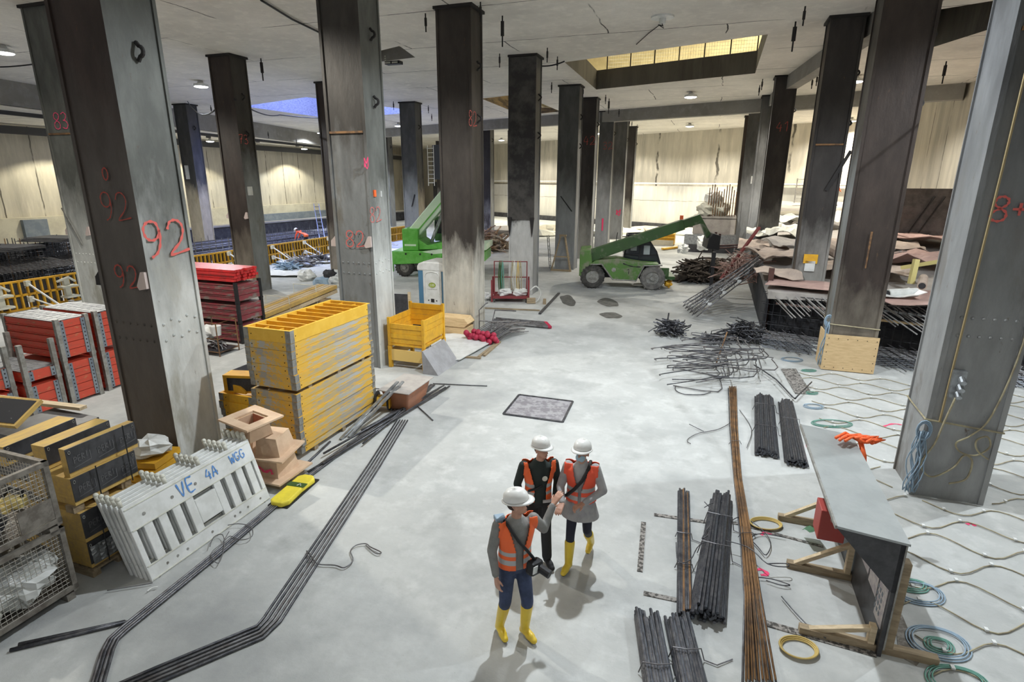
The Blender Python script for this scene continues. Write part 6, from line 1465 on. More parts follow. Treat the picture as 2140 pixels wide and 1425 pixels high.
def person(label,loc,yaw,pose,s=1.0,detail=True,vest=m_orange,group=None):
    t=thing('person',label,'person',loc,yaw,group)
    q=pose; hip=V(q.get('hip',(0,0,.92)))
    sh=q['sh']; el=q['el']; wr=q['wr']; kn=q['kn']; an=q['an']      # each (image-left, image-right)
    neck=V(q.get('neck',(0,.0,1.47))); hc=V(q.get('head',(0,-.02,1.63)))
    vx=.0085 if detail else .02
    # --- body: one continuous surface
    P=[]
    hp,hm=head_parts(hc,q.get('hyaw',0),q.get('hpitch',0)); P+=hp
    P.append(('l',neck-V((0,0,.06)),hc-V((0,-.005,.06)),.056,.052))
    chest=neck.lerp(hip,.33)
    P.append(('t',[(hip.x,hip.y,hip.z-.06,.13,.095),(hip.x,hip.y,hip.z+.06,.14,.10),(hip.x*.6+neck.x*.4,hip.y*.6+neck.y*.4,hip.z+.2,.125,.09),(chest.x,chest.y,chest.z,.155,.105),(neck.x,neck.y,neck.z-.08,.13,.08),(neck.x,neck.y,neck.z-.02,.06,.055)]))
    for i in (0,1):
        P+= [('l',sh[i],el[i],.048,.038),('l',el[i],wr[i],.036,.025)]
        sx=-1 if i==0 else 1
        hj=hip+V((sx*.09,0,-.02)); P+= [('l',hj,kn[i],.075,.052),('l',kn[i],an[i],.048,.035)]
        d=V(wr[i])-V(el[i]); hd_=q.get('hd',[None,None])[i] or d; hn=q.get('hn',[(1,0,0),(-1,0,0)])[i]
        if detail: hand(P,V(wr[i])+d.normalized()*.012,hd_,hn,q.get('curl',(.35,.35))[i],thumb_side=q.get('ts',(1,-1))[i])
        else: P.append(('l',wr[i],V(wr[i])+d.normalized()*.12,.028,.022))
        f=V((math.sin(q['fy'][i]),-math.cos(q['fy'][i]),0)); P.append(('l',V(an[i])+V((0,0,-.045)),V(an[i])+V((0,0,-.05))+f*.14,.03,.028))
    body=blob(P,'body',m_skin,t,vx if detail else .02)
    if detail: face_bits(t,hm,mask=q.get('mask',False))
    # hair under the helmet
    P=[('e',hm@V((0,.040,.0)),(.072,.066,.075))]
    if q.get('longhair'): P.append(('l',hm@V((0,.08,-.02)),hm@V((0,.10,-.12)),.035,.03))
    blob(P,'hair',m_hair,t,.014)
    helmet(t,hm,1.0,q.get('helm'))
    if q.get('mask'):
        P=[('e',hm@V((0,-.042,-.052)),(.062,.058,.058))]; blob(P,'face_mask',m_mask,t,.010)
    # --- trousers
    P=[('t',[(hip.x,hip.y,hip.z-.08,.135,.105),(hip.x,hip.y,hip.z+.02,.155,.12),(hip.x,hip.y,hip.z+.13,.145,.11)])]
    for i in (0,1):
        sx=-1 if i==0 else 1; hj=hip+V((sx*.085,0,-.03)); kk=V(kn[i]); aa=V(an[i])
        end=kk.lerp(aa,q.get('tro_end',.45)); r=q.get('tr',1.0)
        P+= [('l',hj,hj.lerp(kk,.5),.092*r,.082*r),('l',hj.lerp(kk,.5),kk,.082*r,.068*r),('l',kk,end,.068*r,.062*r)]
    blob(P,'trousers',q['tro'],t,.013 if detail else .025)
    # --- jacket
    def torso(g):
        R=[(hip.x,hip.y,hip.z+q.get('hem',-.02),.165+g+q.get('flare',0),.125+g+q.get('flare',0)*.8),(hip.x,hip.y,hip.z+.10,.155+g,.118+g),(hip.x*.6+neck.x*.4,hip.y*.6+neck.y*.4,hip.z+.22,.150+g,.112+g),
           (chest.x,chest.y,chest.z,.178+g,.125+g),(neck.x,neck.y,neck.z-.085,.165+g,.105+g),(neck.x,neck.y,neck.z-.035,.10+g,.085+g),(neck.x,neck.y,neck.z+.01+g*.5,.066+g*.4,.062+g*.4)]
        return R
    P=[('t',torso(0))]
    for i in (0,1):
        S,E_,Wr=V(sh[i]),V(el[i]),V(wr[i]); P+= [('l',S,E_,.066,.054),('l',E_,E_.lerp(Wr,.93),.053,.040)]
    if q.get('roll'): P.append(('t',[(neck.x,neck.y,neck.z-.02,.075,.072),(neck.x,neck.y-.005,neck.z+.05,.066,.066)]))
    blob(P,q.get('jname','jacket'),q['jac'],t,.012 if detail else .025)
    # --- vest: open in front, no sleeves, two reflective bands
    P=[('t',torso(.020))]
    for i in (0,1): P.append(('l',V(sh[i])*.92+V((neck.x,neck.y,neck.z))*.08+V((0,0,.004)),V(sh[i]).lerp(V(el[i]),.18),.078,.074))
    zb=q.get('vhem',.90); zt=neck.z
    ow=q.get('open',.03)
    def keep(c):
        if c.z<zb: return False
        dz=zt-c.z
        if c.y<neck.y+.02:
            wd=ow if dz>.34 else ow+(.34-dz)*.26
            if abs(c.x-q.get('ox',0))<wd: return False
        if c.z>zt-.012 : return False
        for i in (0,1):
            sx=-1 if i==0 else 1
            if sx*(c.x-neck.x)>.205: return False
        return abs(c.x-neck.x)>.062 or c.z<zt-.03
    def mf(c,n):
        for zz in q.get('bands',(1.02,1.13)):
            if abs(c.z-zz)<.026: return 1
        return 0
    blob(P,'vest',[vest,m_reflect],t,.012 if detail else .025,keep=keep,matfn=mf)
    return t,hm
# man on the left, pointing
P1=dict(hip=(0,.02,.93),neck=(.0,-.01,1.50),head=(.0,-.04,1.665),hyaw=math.radians(62),hpitch=-.10,
 sh=((-.19,.0,1.43),(.19,-.02,1.43)),el=((-.25,.03,1.13),(.35,.06,1.22)),wr=((-.24,-.06,.88),(.50,.15,1.42)),
 hd=(None,(.55,.15,.6)),hn=((.9,.2,0),(.5,.2,-.6)),curl=(.45,.35),ts=(1,1),
 kn=((-.12,-.02,.50),(.10,-.10,.50)),an=((-.14,.10,.10),(.10,-.04,.10)),fy=(.0,.25),tro=m_jean,jac=m_gshirt,tro_end=.35,open=.045,vhem=.93,bands=(1.02,1.12))
p1c=(at(1052,1318)+at(1100,1335))/2
t1,hm1=person('person in orange vest and grey jacket with camera bag, one arm pointing, yellow boots',(p1c.x,p1c.y,0),math.radians(22),P1)
for i in (0,1): bootpair(t1,P1['an'][i],P1['fy'][i],P1['kn'][i])
mb=MB(); mb.box(0,0,0,.17,.11,.15); cbag=mb.build('camera_bag',m_black,t1,bev=.03); cbag.location=(.13,-.20,.99); cbag.rotation_euler=(0,.15,.4)
mb=MB(); mb.cyl((.03,-.05,.0),(.05,-.17,-.02),.045,14); mb.build('lens_barrel',m_black,cbag); mb=MB(); mb.b3(-.085,-.02,-.062,-.056,-.03,.05); mb.build('zip_flap',m_white,cbag)
mb=MB(); mb.tube([(.14,-.19,1.06),(.06,-.172,1.18),(-.04,-.165,1.32),(-.105,-.11,1.44),(-.13,-.02,1.485),(-.10,.09,1.44),(.02,.16,1.25),(.14,.10,1.08)],.017,6); mb.build('shoulder_strap',m_black,t1,smooth=True)
mb=MB(); mb.prism([(-.05,-.04),(.05,-.04),(.06,.04),(-.05,.05)],0,.05,'z'); o=mb.build('rucksack_buckle',m_bhose,t1,bev=.01); o.location=(-.17,.02,1.475)
# man in the middle, dark sweater
P2=dict(hip=(0,.02,.96),neck=(.0,-.02,1.54),head=(.02,-.05,1.70),hyaw=math.radians(28),hpitch=-.08,
 sh=((-.20,.0,1.46),(.20,-.0,1.46)),el=((-.27,.06,1.17),(.27,.06,1.18)),wr=((-.22,-.07,.95),(.20,-.10,1.0)),
 hd=((.1,-.6,-.5),(-.4,-.6,-.4)),hn=((1,0,0),(-1,0,0)),curl=(.6,.9),
 kn=((-.12,-.03,.52),(.10,-.06,.52)),an=((-.14,.13,.10),(.12,-.08,.10)),fy=(-.1,.2),tro=m_blackt,jac=m_sweat,jname='sweater',tro_end=.95,open=.075,vhem=.98,bands=(1.10,1.21),tr=1.08)
p2c=at(1122,1172)
t2,hm2=person('person in dark sweater under an orange vest, black trousers and shoes, standing behind',(p2c.x,p2c.y,0),math.radians(10),P2)
for i in (0,1): bootpair(t2,P2['an'][i],P2['fy'][i],P2['kn'][i],m_blackt,shoe=True)
mb=MB(); mb.tube([(-.16,-.12,1.16),(-.06,-.152,1.20),(.02,-.155,1.25)],.016,6); mb.build('shoulder_strap',m_black,t2,smooth=True)
mb=MB(); mb.lathe([(.035,0),(.035,.006)],n=14); o=mb.build('chest_badge',m_cream2,t2); o.location=(.045,-.158,1.34); o.rotation_euler=(PI/2,0,0)
t2.scale=(.965,)*3
mb=MB(); mb.b3(.03,.14,-.155,-.135,.985,1.02); mb.build('belt',m_reflect,t2)
# woman on the right with mask
P3=dict(hip=(0,.02,.93),neck=(.0,-.02,1.47),head=(-.0,-.06,1.625),hyaw=math.radians(-12),hpitch=-.12,
 sh=((-.17,.0,1.40),(.17,-.0,1.40)),el=((-.25,-.06,1.13),(.28,-.05,1.14)),wr=((-.19,-.29,1.04),(.07,-.27,1.06)),
 hd=((-.15,-.6,-.22),(-.55,-.35,-.15)),hn=((0,0,-1),(-.1,-.1,-1)),curl=(.4,.8),spread=(1,1),ts=(-1,1),
 kn=((-.09,-.16,.53),(.10,.02,.50)),an=((-.10,-.16,.11),(.13,.32,.14)),fy=(-.25,-.1),tro=m_navy,jac=m_coat,jname='coat',tro_end=.6,open=.02,vhem=.96,bands=(1.02,1.14),hem=-.22,flare=.085,roll=True,mask=True,longhair=True,tr=.86)
p3c=at(1208,1182)
t3,hm3=person('person in a light grey coat and blue face mask, orange vest, walking in yellow boots',(p3c.x,p3c.y+.05,0),math.radians(-14),P3,vest=m_vestr)
for i in (0,1): bootpair(t3,P3['an'][i],P3['fy'][i],P3['kn'][i],hgt=.30)
mb=MB(); mb.tube([(.10,.06,1.46),(.095,-.09,1.44),(.03,-.165,1.30),(-.06,-.175,1.18),(-.15,-.165,1.08),(-.20,-.05,1.0)],.022,6); mb.build('shoulder_strap',m_black,t3,smooth=True)
# distant workers
m_owt=mat('orange_work_trousers',(.85,.17,.03),.7)
PW=dict(hip=(0,.02,.93),neck=(0,0,1.48),head=(0,-.02,1.63),sh=((-.19,0,1.42),(.19,0,1.42)),el=((-.26,-.05,1.15),(.26,-.08,1.15)),wr=((-.22,-.25,1.0),(.2,-.28,1.05)),kn=((-.12,-.02,.5),(.12,-.02,.5)),an=((-.13,.05,.1),(.13,.05,.1)),fy=(0,0),tro=m_blackt,jac=m_sweat,tro_end=.95,open=.0,vhem=.92)
PB=dict(PW); PB.update(neck=(0,-.45,1.25),head=(0,-.58,1.28),hpitch=.7,hip=(0,.1,.9),sh=((-.19,-.38,1.22),(.19,-.38,1.22)),el=((-.24,-.5,.98),(.24,-.5,.98)),wr=((-.2,-.6,.75),(.2,-.6,.75)),vhem=.85,bands=(1.3,),jac=m_vestr)
pw=W(32.0,-23.75); person('worker in orange vest and dark trousers standing upright at the far yellow formwork',(pw.x,pw.y,0),math.radians(170),PW,detail=False)
for o in ():pass
pw=W(31.2,-25.6); person('worker in orange bending over behind the far yellow formwork',(pw.x,pw.y,.25),math.radians(-100),PB,detail=False)
PD=dict(PW); PD.update(jac=m_blackt,helm=m_helm); pw=W(24.5,-29.5); person('worker in dark clothes and white helmet behind the column painted 73',(pw.x,pw.y,.5),math.radians(60),PD,detail=False,vest=m_blackt)
PO=dict(PW); PO.update(tro=m_owt,jac=m_owt,helm=m_helmy); pw=W(50,7.0); person('worker all in orange with a yellow helmet, on the far right mound',(pw.x,pw.y,3.25),0,PO,detail=False,s=1)
PO2=dict(PW); PO2.update(jac=m_owt); pw=W(49.0,8.6); person('worker with white helmet and orange jacket, on the far right mound',(pw.x,pw.y,3.1),.3,PO2,detail=False)
for (nm,pp) in (('a',(32.0,-23.75,0)),):
    pass
# give the distant workers shoes
for t in [o for o in COL.objects if o.name.startswith('person') and o.parent is None and o not in (t1,t2,t3)]:
    for sx in (-1,1):
        mb=MB(); mb.prism([(sx*.13-.05,.12),(sx*.13-.05,-.16),(sx*.13,-.2),(sx*.13+.05,-.16),(sx*.13+.05,.12)],0,.09,'z'); mb.build('shoe',m_blackt,t)
# ================================================================ BACKGROUND
# yellow slab formwork along the left
g='yellow formwork panels along the left'
proto=None
fw,fh=1.22,1.12
def fpanel(loc,rz,label):
    global proto
    if proto is None:
        t=thing('slab_formwork',label,'formwork',loc,rz,g)
        mb=MB(); mb.b3(0,fw,-.05,.05,0,.07); mb.b3(0,fw,-.05,.05,fh-.07,fh); mb.b3(0,fw,-.05,.05,fh*.5-.04,fh*.5+.04); mb.build('frame',m_yel,t)
        for i in range(5): mb=MB(); mb.b3(i*fw/5+.0,i*fw/5+.055,-.05,.045,.07,fh-.07); mb.build('rib',m_yel,t)
        mb=MB(); mb.b3(.02,fw-.02,.05,.07,.02,fh-.02); mb.build('skin',m_film,t)
        proto=t; return t
    c=copy_tree(proto); c.location=loc; c.rotation_euler=(0,0,rz); c['label']=label; return c
n=26
for k in range(n):
    u=11.2+k*1.235; v=-24.25
    where='left of column 83' if u<17.5 else ('behind column 92' if u<22 else ('beyond dark red crates' if u<27.5 else ('behind the workers' if u<34 else 'behind the crane')))
    fpanel(W(u,v,0),PI/2-GA,'yellow ribbed formwork in the left row, %s from the left, '%nth(k+1)+where)
for k,u in enumerate((13.6,16.6,23.2,26.4,29.2,31.6,34.6,37.5)):
    t=thing('push_prop','pale steel push prop bracing the left formwork, %s from the left'%['first','second','third','fourth','fifth','sixth','seventh','last'][k],'prop',W(u,-24.1),GR)
    mb=MB(); mb.tube([(.1,0,1.0),(1.5,.3,.03)],.035,6); mb.tube([(.1,0,.45),(1.4,.28,.04)],.03,6); mb.build('tube',m_white,t)
    mb=MB(); mb.b3(1.35,1.6,.15,.45,0,.05); mb.build('foot_plate',m_cream2,t)
    for z_ in (.3,.9): mb=MB(); mb.b3(0,.15,-.08,.08,z_,z_+.2); mb.build('head_plate',m_cream2,t)
for k,u in enumerate((12.6,14.9,17.3)):
    t=thing('formwork_clamp',('cream clamp fittings on the left formwork near the edge of the picture','cream clamp fittings on the left formwork, middle','cream clamp fittings on the left formwork beside column 83')[k],'clamp',W(u,-24.0),GR)
    mb=MB(); mb.b3(-.05,.3,-.3,.3,.65,.72); mb.b3(-.05,.1,-.1,.1,.2,1.0); mb.b3(-.05,.35,-.25,.25,.25,.32); mb.tube([(0,-.3,.9),(.25,0,1.05),(.1,.3,.85)],.05,6); mb.build('clamp_body',m_cream2,t)
# rebar cage behind it
t=thing('rebar_cage','tall dark rebar cage rising behind the left formwork','rebar',W(6.5,-25.6),GR)
for i in range(90):
    mb=MB(); y=i*.155; x=-3.2+rs.uniform(-.06,.06); mb.tube([(x,y,.0),(x,y+rs.uniform(-.03,.03),2.05+rs.uniform(-.1,.25))],.020,4); mb.build('upright_bar',m_rebar if i%4 else m_rust,t)
mb=MB()
for i in range(90): mb.tube([(-2.2+rs.uniform(-.1,.1),i*.155+.07,0),(-2.2,i*.155+.05,1.9+rs.uniform(-.2,.2))],.016,4)
for z in [.3,.5,.7,.9,1.1,1.3,1.5,1.7,1.85]: mb.tube([(-3.2,0,z),(-3.2,14,z+.0)],.018,4); mb.tube([(-2.2,0,z),(-2.2,14,z)],.016,4)
o=mb.build('bar_grid',m_rebar,t); o['kind']='stuff'
mb=MB()
for i in range(95): mb.tube([(-2.3,i*.15,1.45),(-.35,i*.15+.25,1.18)],.018,4)
o=mb.build('sloping_bars',m_rebarl,t); o['kind']='stuff'
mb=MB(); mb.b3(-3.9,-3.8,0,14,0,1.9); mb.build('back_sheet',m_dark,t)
for k,(y,z) in enumerate(((3.0,2.0),(6.2,1.9),(9.2,2.1))):
    t=thing('mesh_mats','stack of dark mesh mats lying on the rebar cage, %s'%('left','middle','right')[k],'mesh',W(11.0+y*.7,-28.0,z),GR+.2)
    for j in range(5): mb=MB(); mb.b3(-1.2,1.0,-.9+.1*j,.9,.03*j,.03*j+.014); mb.build('mat',m_rebarl if j%2 else m_rebar,t)
# far rebar behind the second formwork run
t=thing('rebar_cage','low blue grey rebar field behind the far left formwork','rebar',W(21,-26),GR)
mb=MB()
for i in range(110): mb.tube([(-.6-(i%3)*.7,i*.16,0),(-.6-(i%3)*.7,i*.16,1.35+rs.uniform(-.1,.3))],.018,4)
for z in (.6,.9,1.2): mb.tube([(-.6,0,z),(-.6,17.5,z)],.02,4); mb.tube([(-2,0,z),(-2,17.5,z)],.02,4)
o=mb.build('bar_grid',m_rebarl,t); o['kind']='stuff'
mb=MB(); mb.b3(-6.5,-2.6,-1,18,0,.75); mb.build('dark_base',m_dark,t)
# ladders
def ladder(label,a,b,w_,n,m,side,r=.03):
    t=thing('ladder',label,'ladder',(0,0,0),0); a=V(a);b=V(b); s_=V(side).normalized()*w_/2
    for sg in (-1,1): mb=MB(); mb.beam(a+s_*sg,b+s_*sg,r*1.2,r*2.4); mb.build('stile',m,t)
    for i in range(n): p=a.lerp(b,(i+.7)/(n+.4)); mb=MB(); mb.cyl(p-s_,p+s_,r*.8,6); mb.build('rung',m,t)
    return t
va=(VX,VY,0)
ladder('white ladder against the far left wall beside the dark opening',W(60,-30.8,4.2),W(60,-30.8,8.6),.75,9,m_white,va,.05)
ladder('grey aluminium ladder leaning out of the left pit behind the bending worker',W(33.4,-25.9,.6),W(36.5,-28.6,3.0),.45,9,m_steel,va,.035)
ladder('light aluminium ladder leaning at the column with the trestle',at(1150,560),at(1165,490,2.2) if False else W(30.4,-8.5,1.9),.35,8,m_steel,(UX,UY,0),.02)
t=thing('timber_trestle','brown timber trestle standing at the foot of the mottled grey column','trestle',W(30.2,-7.6),GR)
for (x0,x1) in ((-.55,-.12),(.55,.12)):
    mb=MB(); mb.beam((x0,-.25,0),(x1,.0,1.9),.10,.06); mb.build('leg',m_wood2,t)
mb=MB(); mb.b3(-.2,.2,-.06,.06,1.88,1.98); mb.build('top_board',m_wood2,t); mb=MB(); mb.b3(-.45,.45,-.14,-.10,.75,.82); mb.b3(-.55,.55,-.27,-.2,.0,.10); mb.build('cross_bar',m_wood2,t)
# red trolley with straps
c0=at(1028,632); t=thing('red_trolley','dark red steel frame trolley hung with green and yellow straps','trolley',(c0.x,c0.y,0),-.02)
m_cart=mat('cart_red',(.20,.03,.035),.6)
for x in (0,1.5):
    for y in (0,.9): mb=MB(); mb.box(x,y,.48,.07,.07,.9); mb.build('corner_post',m_cart,t)
mb=MB(); mb.tube([(.08,.45,.15),(.08,.45,1.62),(1.42,.45,1.62),(1.42,.45,.15)],.03,6); mb.tube([(.08,.45,.98),(1.42,.45,.98)],.025,6); mb.build('hanging_frame',m_cart,t)
mb=MB(); 
for (a,b) in (((0,0),(1.5,0)),((0,.9),(1.5,.9)),((0,0),(0,.9)),((1.5,0),(1.5,.9))): mb.beam((*a,.22),(*b,.22),.07,.10)
mb.b3(0,1.5,0,.9,.18,.21); mb.build('base_frame',m_cart,t)
for x,y in ((.1,.05),(1.4,.05),(.1,.85),(1.4,.85)): mb=MB(); mb.cyl((x-.03,y,.085),(x+.03,y,.085),.085,10); mb.build('wheel',m_tyre,t)
for k,(x,m_) in enumerate(((.30,m_dgreen),(.36,m_dgreen),(.42,m_ghose),(.82,m_hose),(.90,m_cream2),(1.05,m_yhose),(1.15,m_hose))):
    mb=MB(); mb.tube([(x,.45,1.66),(x-.02,.41,1.4),(x-.05+.02*k%3*.02,.40,.9),(x-.02,.42,.45),(x+.05,.42,.5),(x+.04,.42,1.0),(x+.02,.43,1.5),(x,.45,1.66)],.022,5); tag(mb.build('lifting_strap',m_,smooth=True),('dark green strap, leftmost on the red trolley','second dark green strap on the red trolley','teal strap on the red trolley','tan strap in the middle of the red trolley','cream strap in the middle of the red trolley','yellow strap on the right of the red trolley','tan strap, rightmost on the red trolley')[k],'strap').matrix_world=Matrix.Translation((c0.x,c0.y,0))@Matrix.Rotation(-.02,4,'Z')
for k,(x,y) in enumerate(((.5,.5),(1.15,.4),(-.25,.5))): mb=MB(); lump(mb,(c0.x+x,c0.y+y,.35 if k<2 else .2),.25,50+k,(1.2,.9,.6),12,.6); tag(mb.build('white_cloth',m_white),('white cloth on the left of the trolley deck','white cloth on the right of the trolley deck','white sack on the floor left of the trolley')[k],'cloth')
wire('white hose loop hanging at the right end of the red trolley',[(c0.x+1.55,c0.y-.05,.5),(c0.x+1.8,c0.y-.1,.7),(c0.x+2.0,c0.y,.35),(c0.x+1.8,c0.y-.1,.05),(c0.x+1.6,c0.y-.1,.1)],.03,m_white,name='white_hose',cat='hose')
mb=MB(); mb.beam(at(1128,657)+V((0,0,.03)),at(1168,614)+V((0,0,.03)),.10,.05); tag(mb.build('dark_lath',m_rebar),'dark straight lath on the floor right of the red trolley','lath')
mb=MB(); mb.beam(at(1010,645)+V((0,0,.03)),at(1128,650)+V((0,0,.03)),.05,.05); mb.box(*at(1110,628,.12),.35,.2,.2); mb.box(*at(1138,630,.10),.12,.2,.2); tag(mb.build('small_block',m_wood2),'small dark blocks and lath in front of the red trolley','timber',kind='stuff')
# timber pile and rubbish between the dark red crates and the yellow stack
for k in range(10):
    a=W(14.6+.0*k,-14.9+.19*(k%5),.12+.17*(k//5)); b=W(18.4,-14.6+.19*(k%5),.55+.17*(k//5)); mb=MB(); mb.beam(a,b,.15,.13); tag(mb.build('timber_beam',m_wood if k%3 else m_yeledge),'timber beam in the strapped pile behind the yellow stack, %s layer, %s from left'%(('lower','upper')[k//5],('first','second','third','fourth','fifth')[k%5]),'timber','strapped timber beams')
mb=MB(); mb.b3(-.5,.55,-.2,.2,0,.38); tag(mb.build('timber_bearer',m_wood2,None,loc=W(17.6,-14.2),rz=GR),'weathered timber block under the far end of the timber pile','timber')
for yy in (15.9,17.4): mb=MB(); mb.tube([W(yy,-15.05,.1),W(yy,-15.03,.66+.11*(yy-15)),W(yy,-14.0,.66+.11*(yy-15)),W(yy,-13.98,.1)],.018,5); tag(mb.build('pale_strap',m_cream2),('near' if yy<16.5 else 'far')+' pale strap around the timber pile','strap')
for k,(px,py,z,s,m_,nm) in enumerate(((672,598,.3,.34,m_bhose,'blue grey sack'),(700,592,.2,.25,m_white,'small white sack'),(640,585,.35,.4,m_white,'white sheet heap'),(715,600,.15,.2,m_cream2,'cream sack'),(690,580,.15,.3,m_dark,'dark rubbish bag'))):
    p=at(px,py); mb=MB(); lump(mb,(p.x,p.y,s*.55),s,60+k,(1.1,1,.75),12,.5); tag(mb.build('sack',m_),nm+' on the floor beyond the timber pile, '+('middle','right','left','beside column 82','behind')[k],'sack')
t=thing('casing_box','worn timber casing round the foot of the column painted 73','box',W(19.1,-19.0),GR); mb=MB(); mb.b3(-.5,.6,-.3,.1,0,.85); mb.build('board',m_wood2,t); mb=MB(); mb.b3(-.55,.65,-.34,-.30,.5,.82); mb.build('upper_board',m_wood,t)
p=at(455,735); t=thing('wire_trolley','small rusty wire trolley with buckets and scrap behind column 92','trolley',(p.x,p.y,0),GR)
mb=MB()
for x in (-.45,.45):
    for y in (-.35,.35): mb.tube([(x,y,0),(x,y,.95)],.018,5)
for z in (.12,.5,.95): mb.tube([(-.45,-.35,z),(.45,-.35,z),(.45,.35,z),(-.45,.35,z)],.015,5,closed=True)
mb.build('frame',m_rust,t); mb=MB(); mb.b3(-.43,.43,-.33,.33,.10,.13); mb.build('deck',m_rebar,t)
mb=MB(); mb.lathe([(.12,.5),(.15,.78),(.14,.78)],.05,0,n=14); mb.build('bucket',m_white,t); o=tangle('scrap_heap','small heap of scrap in the rusty wire trolley',(p.x,p.y,.13),.38,30,.016,m_rebarl,71,.8)
mb=MB(); lump(mb,(0,0,0),.26,72,(1,1,.8),10,.4); tag(mb.build('white_bag',m_white,None,loc=(p.x-.3,p.y+.1,.55)),'white bag at the back of the rusty wire trolley','bag')
t=thing('dark_folded_sheet','dark folded sheets leaning behind column 92, left of the small yellow panels','sheet',W(8.35,-9.0),GR)
mb=MB(); mb.prism([(-.15,0),(.5,0),(.25,.75),(.0,1.05),(-.12,.9)],-.1,.5,'y'); mb.prism([(.2,0),(.62,0),(.45,.7),(.2,.85)],-.25,.2,'y'); mb.build('cloth',m_dark,t,bev=.03)
g='yellow bits between the film faced panels and column 92'
for k in range(4): mb=MB(); mb.b3(-.5,.25,-.25,.35,0,.10); tag(mb.build('yellow_shutter',m_yel,None,loc=W(5.75+.03*k,-8.25,.02+.115*k),rz=GR+.08*k),'yellow panel in the low pile left of column 92, '+('bottom','second','third','topmost')[k],'panel',g)
mb=MB(); lump(mb,(0,0,.13),.26,77,(1.2,1,.6),12,.5); tag(mb.build('white_bag',m_white,None,loc=W(5.85,-8.25,.49)),'white bag on the low yellow pile left of column 92','bag')
# blue lit heaps under the daylight shaft
for k,(px,py,R_,m_) in enumerate(((625,556,1.1,m_rebarl),(665,548,1.0,m_rebarl),(600,562,.8,m_bhose),(830,490,.9,m_rust))):
    p=at(px,py); tangle('rubble_heap','heap of bars and offcuts on the blue lit floor, '+('left','bristly one in the middle','low one at the front','far one beyond column 82')[k],(p.x,p.y,0),R_,70,.028,m_,80+k,.5,curved=False,chunks=6)
for k,(px,py) in enumerate(((585,575),(640,548),(690,540),(835,525))):
    p=at(px,py); mb=MB(); mb.sheet(lambda s,q: V((p.x+(s-.5)*3.2,p.y+(q-.5)*1.4,.12+.10*noise.noise(V((s*4+k,q*4,1))))),12,6,.02); tag(mb.build('plastic_sheet',m_white),'crumpled pale plastic sheet on the blue lit floor, '+('front left','middle','right','behind column 82')[k],'sheet')
# far heaps and containers
p=at(1022,524); tangle('timber_scrap','brown and white heap of timber scrap beyond the red trolley',(p.x,p.y,0),1.7,130,.06,mat('scrap_brown',(.36,.22,.13),.9,col2=(.55,.48,.4),scale=1.5),90,1.0,curved=False,chunks=24)
for k,(px,py,ww,hh,m1,lab) in enumerate(((1378,512,2.2,.95,m_yel,'yellow steel container with pale lower half, beyond the telehandler boom'),(1480,528,3.4,1.3,m_steel,'low grey steel rack beyond the telehandler forks'))):
    p=at(px,py); t=thing('steel_container',lab,'container',(p.x,p.y,0),GR)
    mb=MB()
    for j in range(4): mb.b3(-ww/2,ww/2,-.03*(j%2),.0,hh*(.45 if k==0 else .05)+j*hh*.13,hh*(.45 if k==0 else .05)+(j+.8)*hh*.13)
    mb.b3(-ww/2,ww/2,0,1.4,hh*.1,hh*.95); mb.build('wall',m1,t)
    mb=MB(); mb.b3(-ww/2+.05,ww/2-.05,-.04,0,.0,hh*.42); mb.build('lower_wall',m_cream if k==0 else m_dark,t)
p=at(1425,508); mb=MB(); mb.beam(at(1385,520,.1),at(1450,512,.1),.25,.12); tag(mb.build('yellow_beam',m_yel),'yellow beam lying right of the yellow container','beam')
for k in range(9):
    px=1000+k*58; p=at(px,484+(k%3)*4); mb=MB(); lump(mb,(p.x,p.y,.12),1.3+.4*(k%2),100+k,(1.6,1,.32),10,.6); tag(mb.build('sand_heap',(m_cream,m_tan,m_cream2)[k%3]),'low pale heap before the far wall, %s from the left'%('first','second','third','fourth','fifth','sixth','seventh','eighth','last')[k],'heap')
p=W(42.5,.0); t=thing('scaffold_stage','far grey stage with white sacks left of the right columns','stage',(p.x,p.y,0),GR)
mb=MB(); mb.b3(-1.2,1.6,0,2,2.35,2.5); mb.b3(-1.2,1.6,.1,1.9,0,2.35); mb.build('deck',m_tan,t)
for i in range(12): mb=MB(); mb.tube([(-.3+.16*i,-.05,2.5),(-.3+.16*i,-.05,4.4+.25*math.sin(i))],.03,4); mb.build('upright_bar',m_rust,t)
for k in range(3):
    mb=MB(); lump(mb,(0,0,.45),.62,120+k,(1,1,.8),12,.4); q=W(42.8+.2*k,-.4+.9*k if k<2 else .0,2.5+(.65 if k==2 else 0)); tag(mb.build('white_sack',m_cream2 if k<2 else m_white,None,loc=q),('left','right','top')[k]+' big pale sack on the far grey stage','sack')
mb=MB(); mb.b3(-1.2,1.4,-.02,.02,0,1.2); 
t=thing('site_fence','pale mesh fence and boards behind the two far workers','fence',W(52.2,7.6,3.2),GR+.45)
for i in range(4): mb=MB(); mb.b3(-1.6+i*.8,-1.52+i*.8,-.03,.03,-.4,1.9); mb.build('post',m_steel,t)
mb=MB(); 
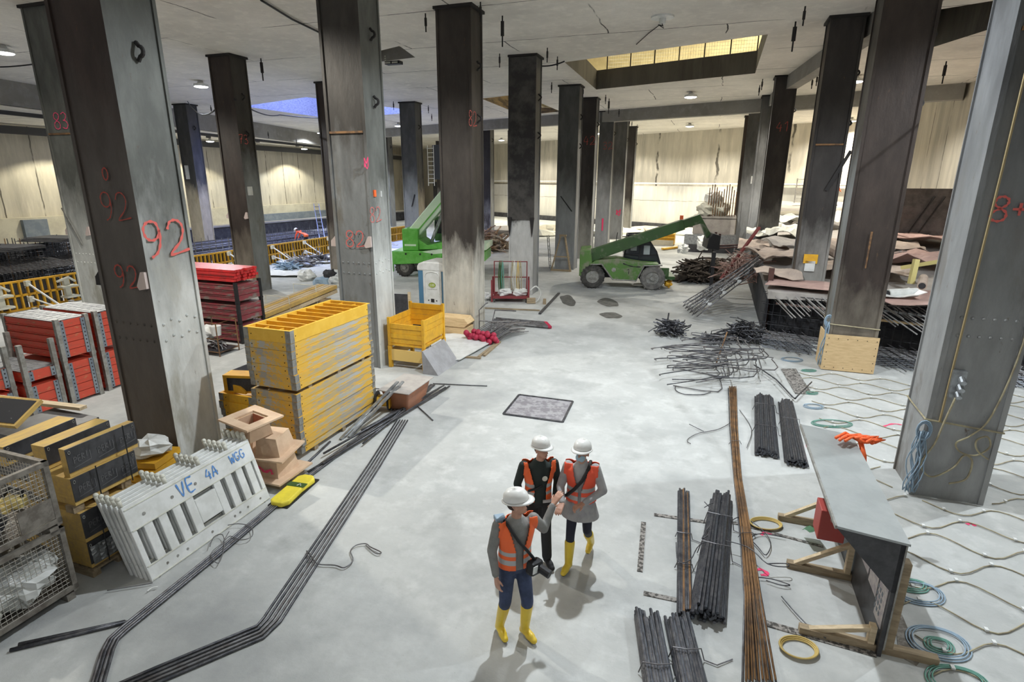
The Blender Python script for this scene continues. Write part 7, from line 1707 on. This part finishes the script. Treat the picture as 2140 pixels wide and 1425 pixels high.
for z in (.3,.8,1.3,1.8): mb.b3(-1.6,.9,-.02,.02,z,z+.06)
mb.build('rail',m_steel,t)
# oil stains
for k,(px,py,a_,b_) in enumerate(((1272,632,.85,.8),(1277,659,.75,.55),(1187,627,.6,1.2),(1240,760,1.4,.5))):
    if k==3: continue
    p=at(px,py); mb=MB(); n_=28; vs=[(p.x,p.y,.004)]
    for j in range(n_): a=2*PI*j/n_; q=1+.25*noise.noise(V((math.cos(a)*1.5+k*7,math.sin(a)*1.5,0))); vs.append((p.x+math.cos(a)*a_*.5*q,p.y+math.sin(a)*b_*q,.003))
    mb.add(vs,[(0,j+1,(j+1)%n_+1) for j in range(n_)]); tag(mb.build('oil_stain',mat('oil_dark%d'%k,(.055,.055,.053),.6,col2=(.12,.12,.115),scale=4)),('round dark stain in front of the telehandler','smaller dark stain below the round one','dark stain left of the telehandler')[k],'stain')

# spray marks and a muddy patch on the right floor
for k,(pts,m_,lab) in enumerate((([(2020,1096),(2030,1094),(2038,1100)],m_magenta,'small pink spray dot on the hose field by the right edge'),([(1575,1195),(1590,1190),(1605,1200),(1590,1202)],m_magenta,'pink spray mark beside the thick black bundle'),([(1590,1118),(1600,1112),(1612,1118)],m_magenta,'faint pink spray mark behind the timber foot'),([(1845,892),(1865,886),(1885,888)],m_magenta,'pink spray line left of the nearest right column'),([(1686,930),(1700,960),(1712,1000)],m_magenta,'pink spray streak left of the notice board roof'))):
    mb=MB(); P=[at(*q)+V((0,0,.003)) for q in pts]; ribbon(mb,P,.05,(0,0,1),.002); tag(mb.build('spray_mark',m_),lab,'paint mark')
q=[at(1868,1290),at(1885,1285),at(1925,1380),at(1915,1392),at(1880,1372)]
mb=MB(); mb.add([p+V((0,0,.006)) for p in q]+[p for p in q],[(0,1,2,3,4)]+[(i,5+i,5+(i+1)%5,(i+1)%5) for i in range(5)]); tag(mb.build('muddy_patch',mat('mud',(.16,.14,.12),.9,col2=(.3,.28,.25),scale=14)),'muddy dark patch on the floor right of the notice board post','patch')
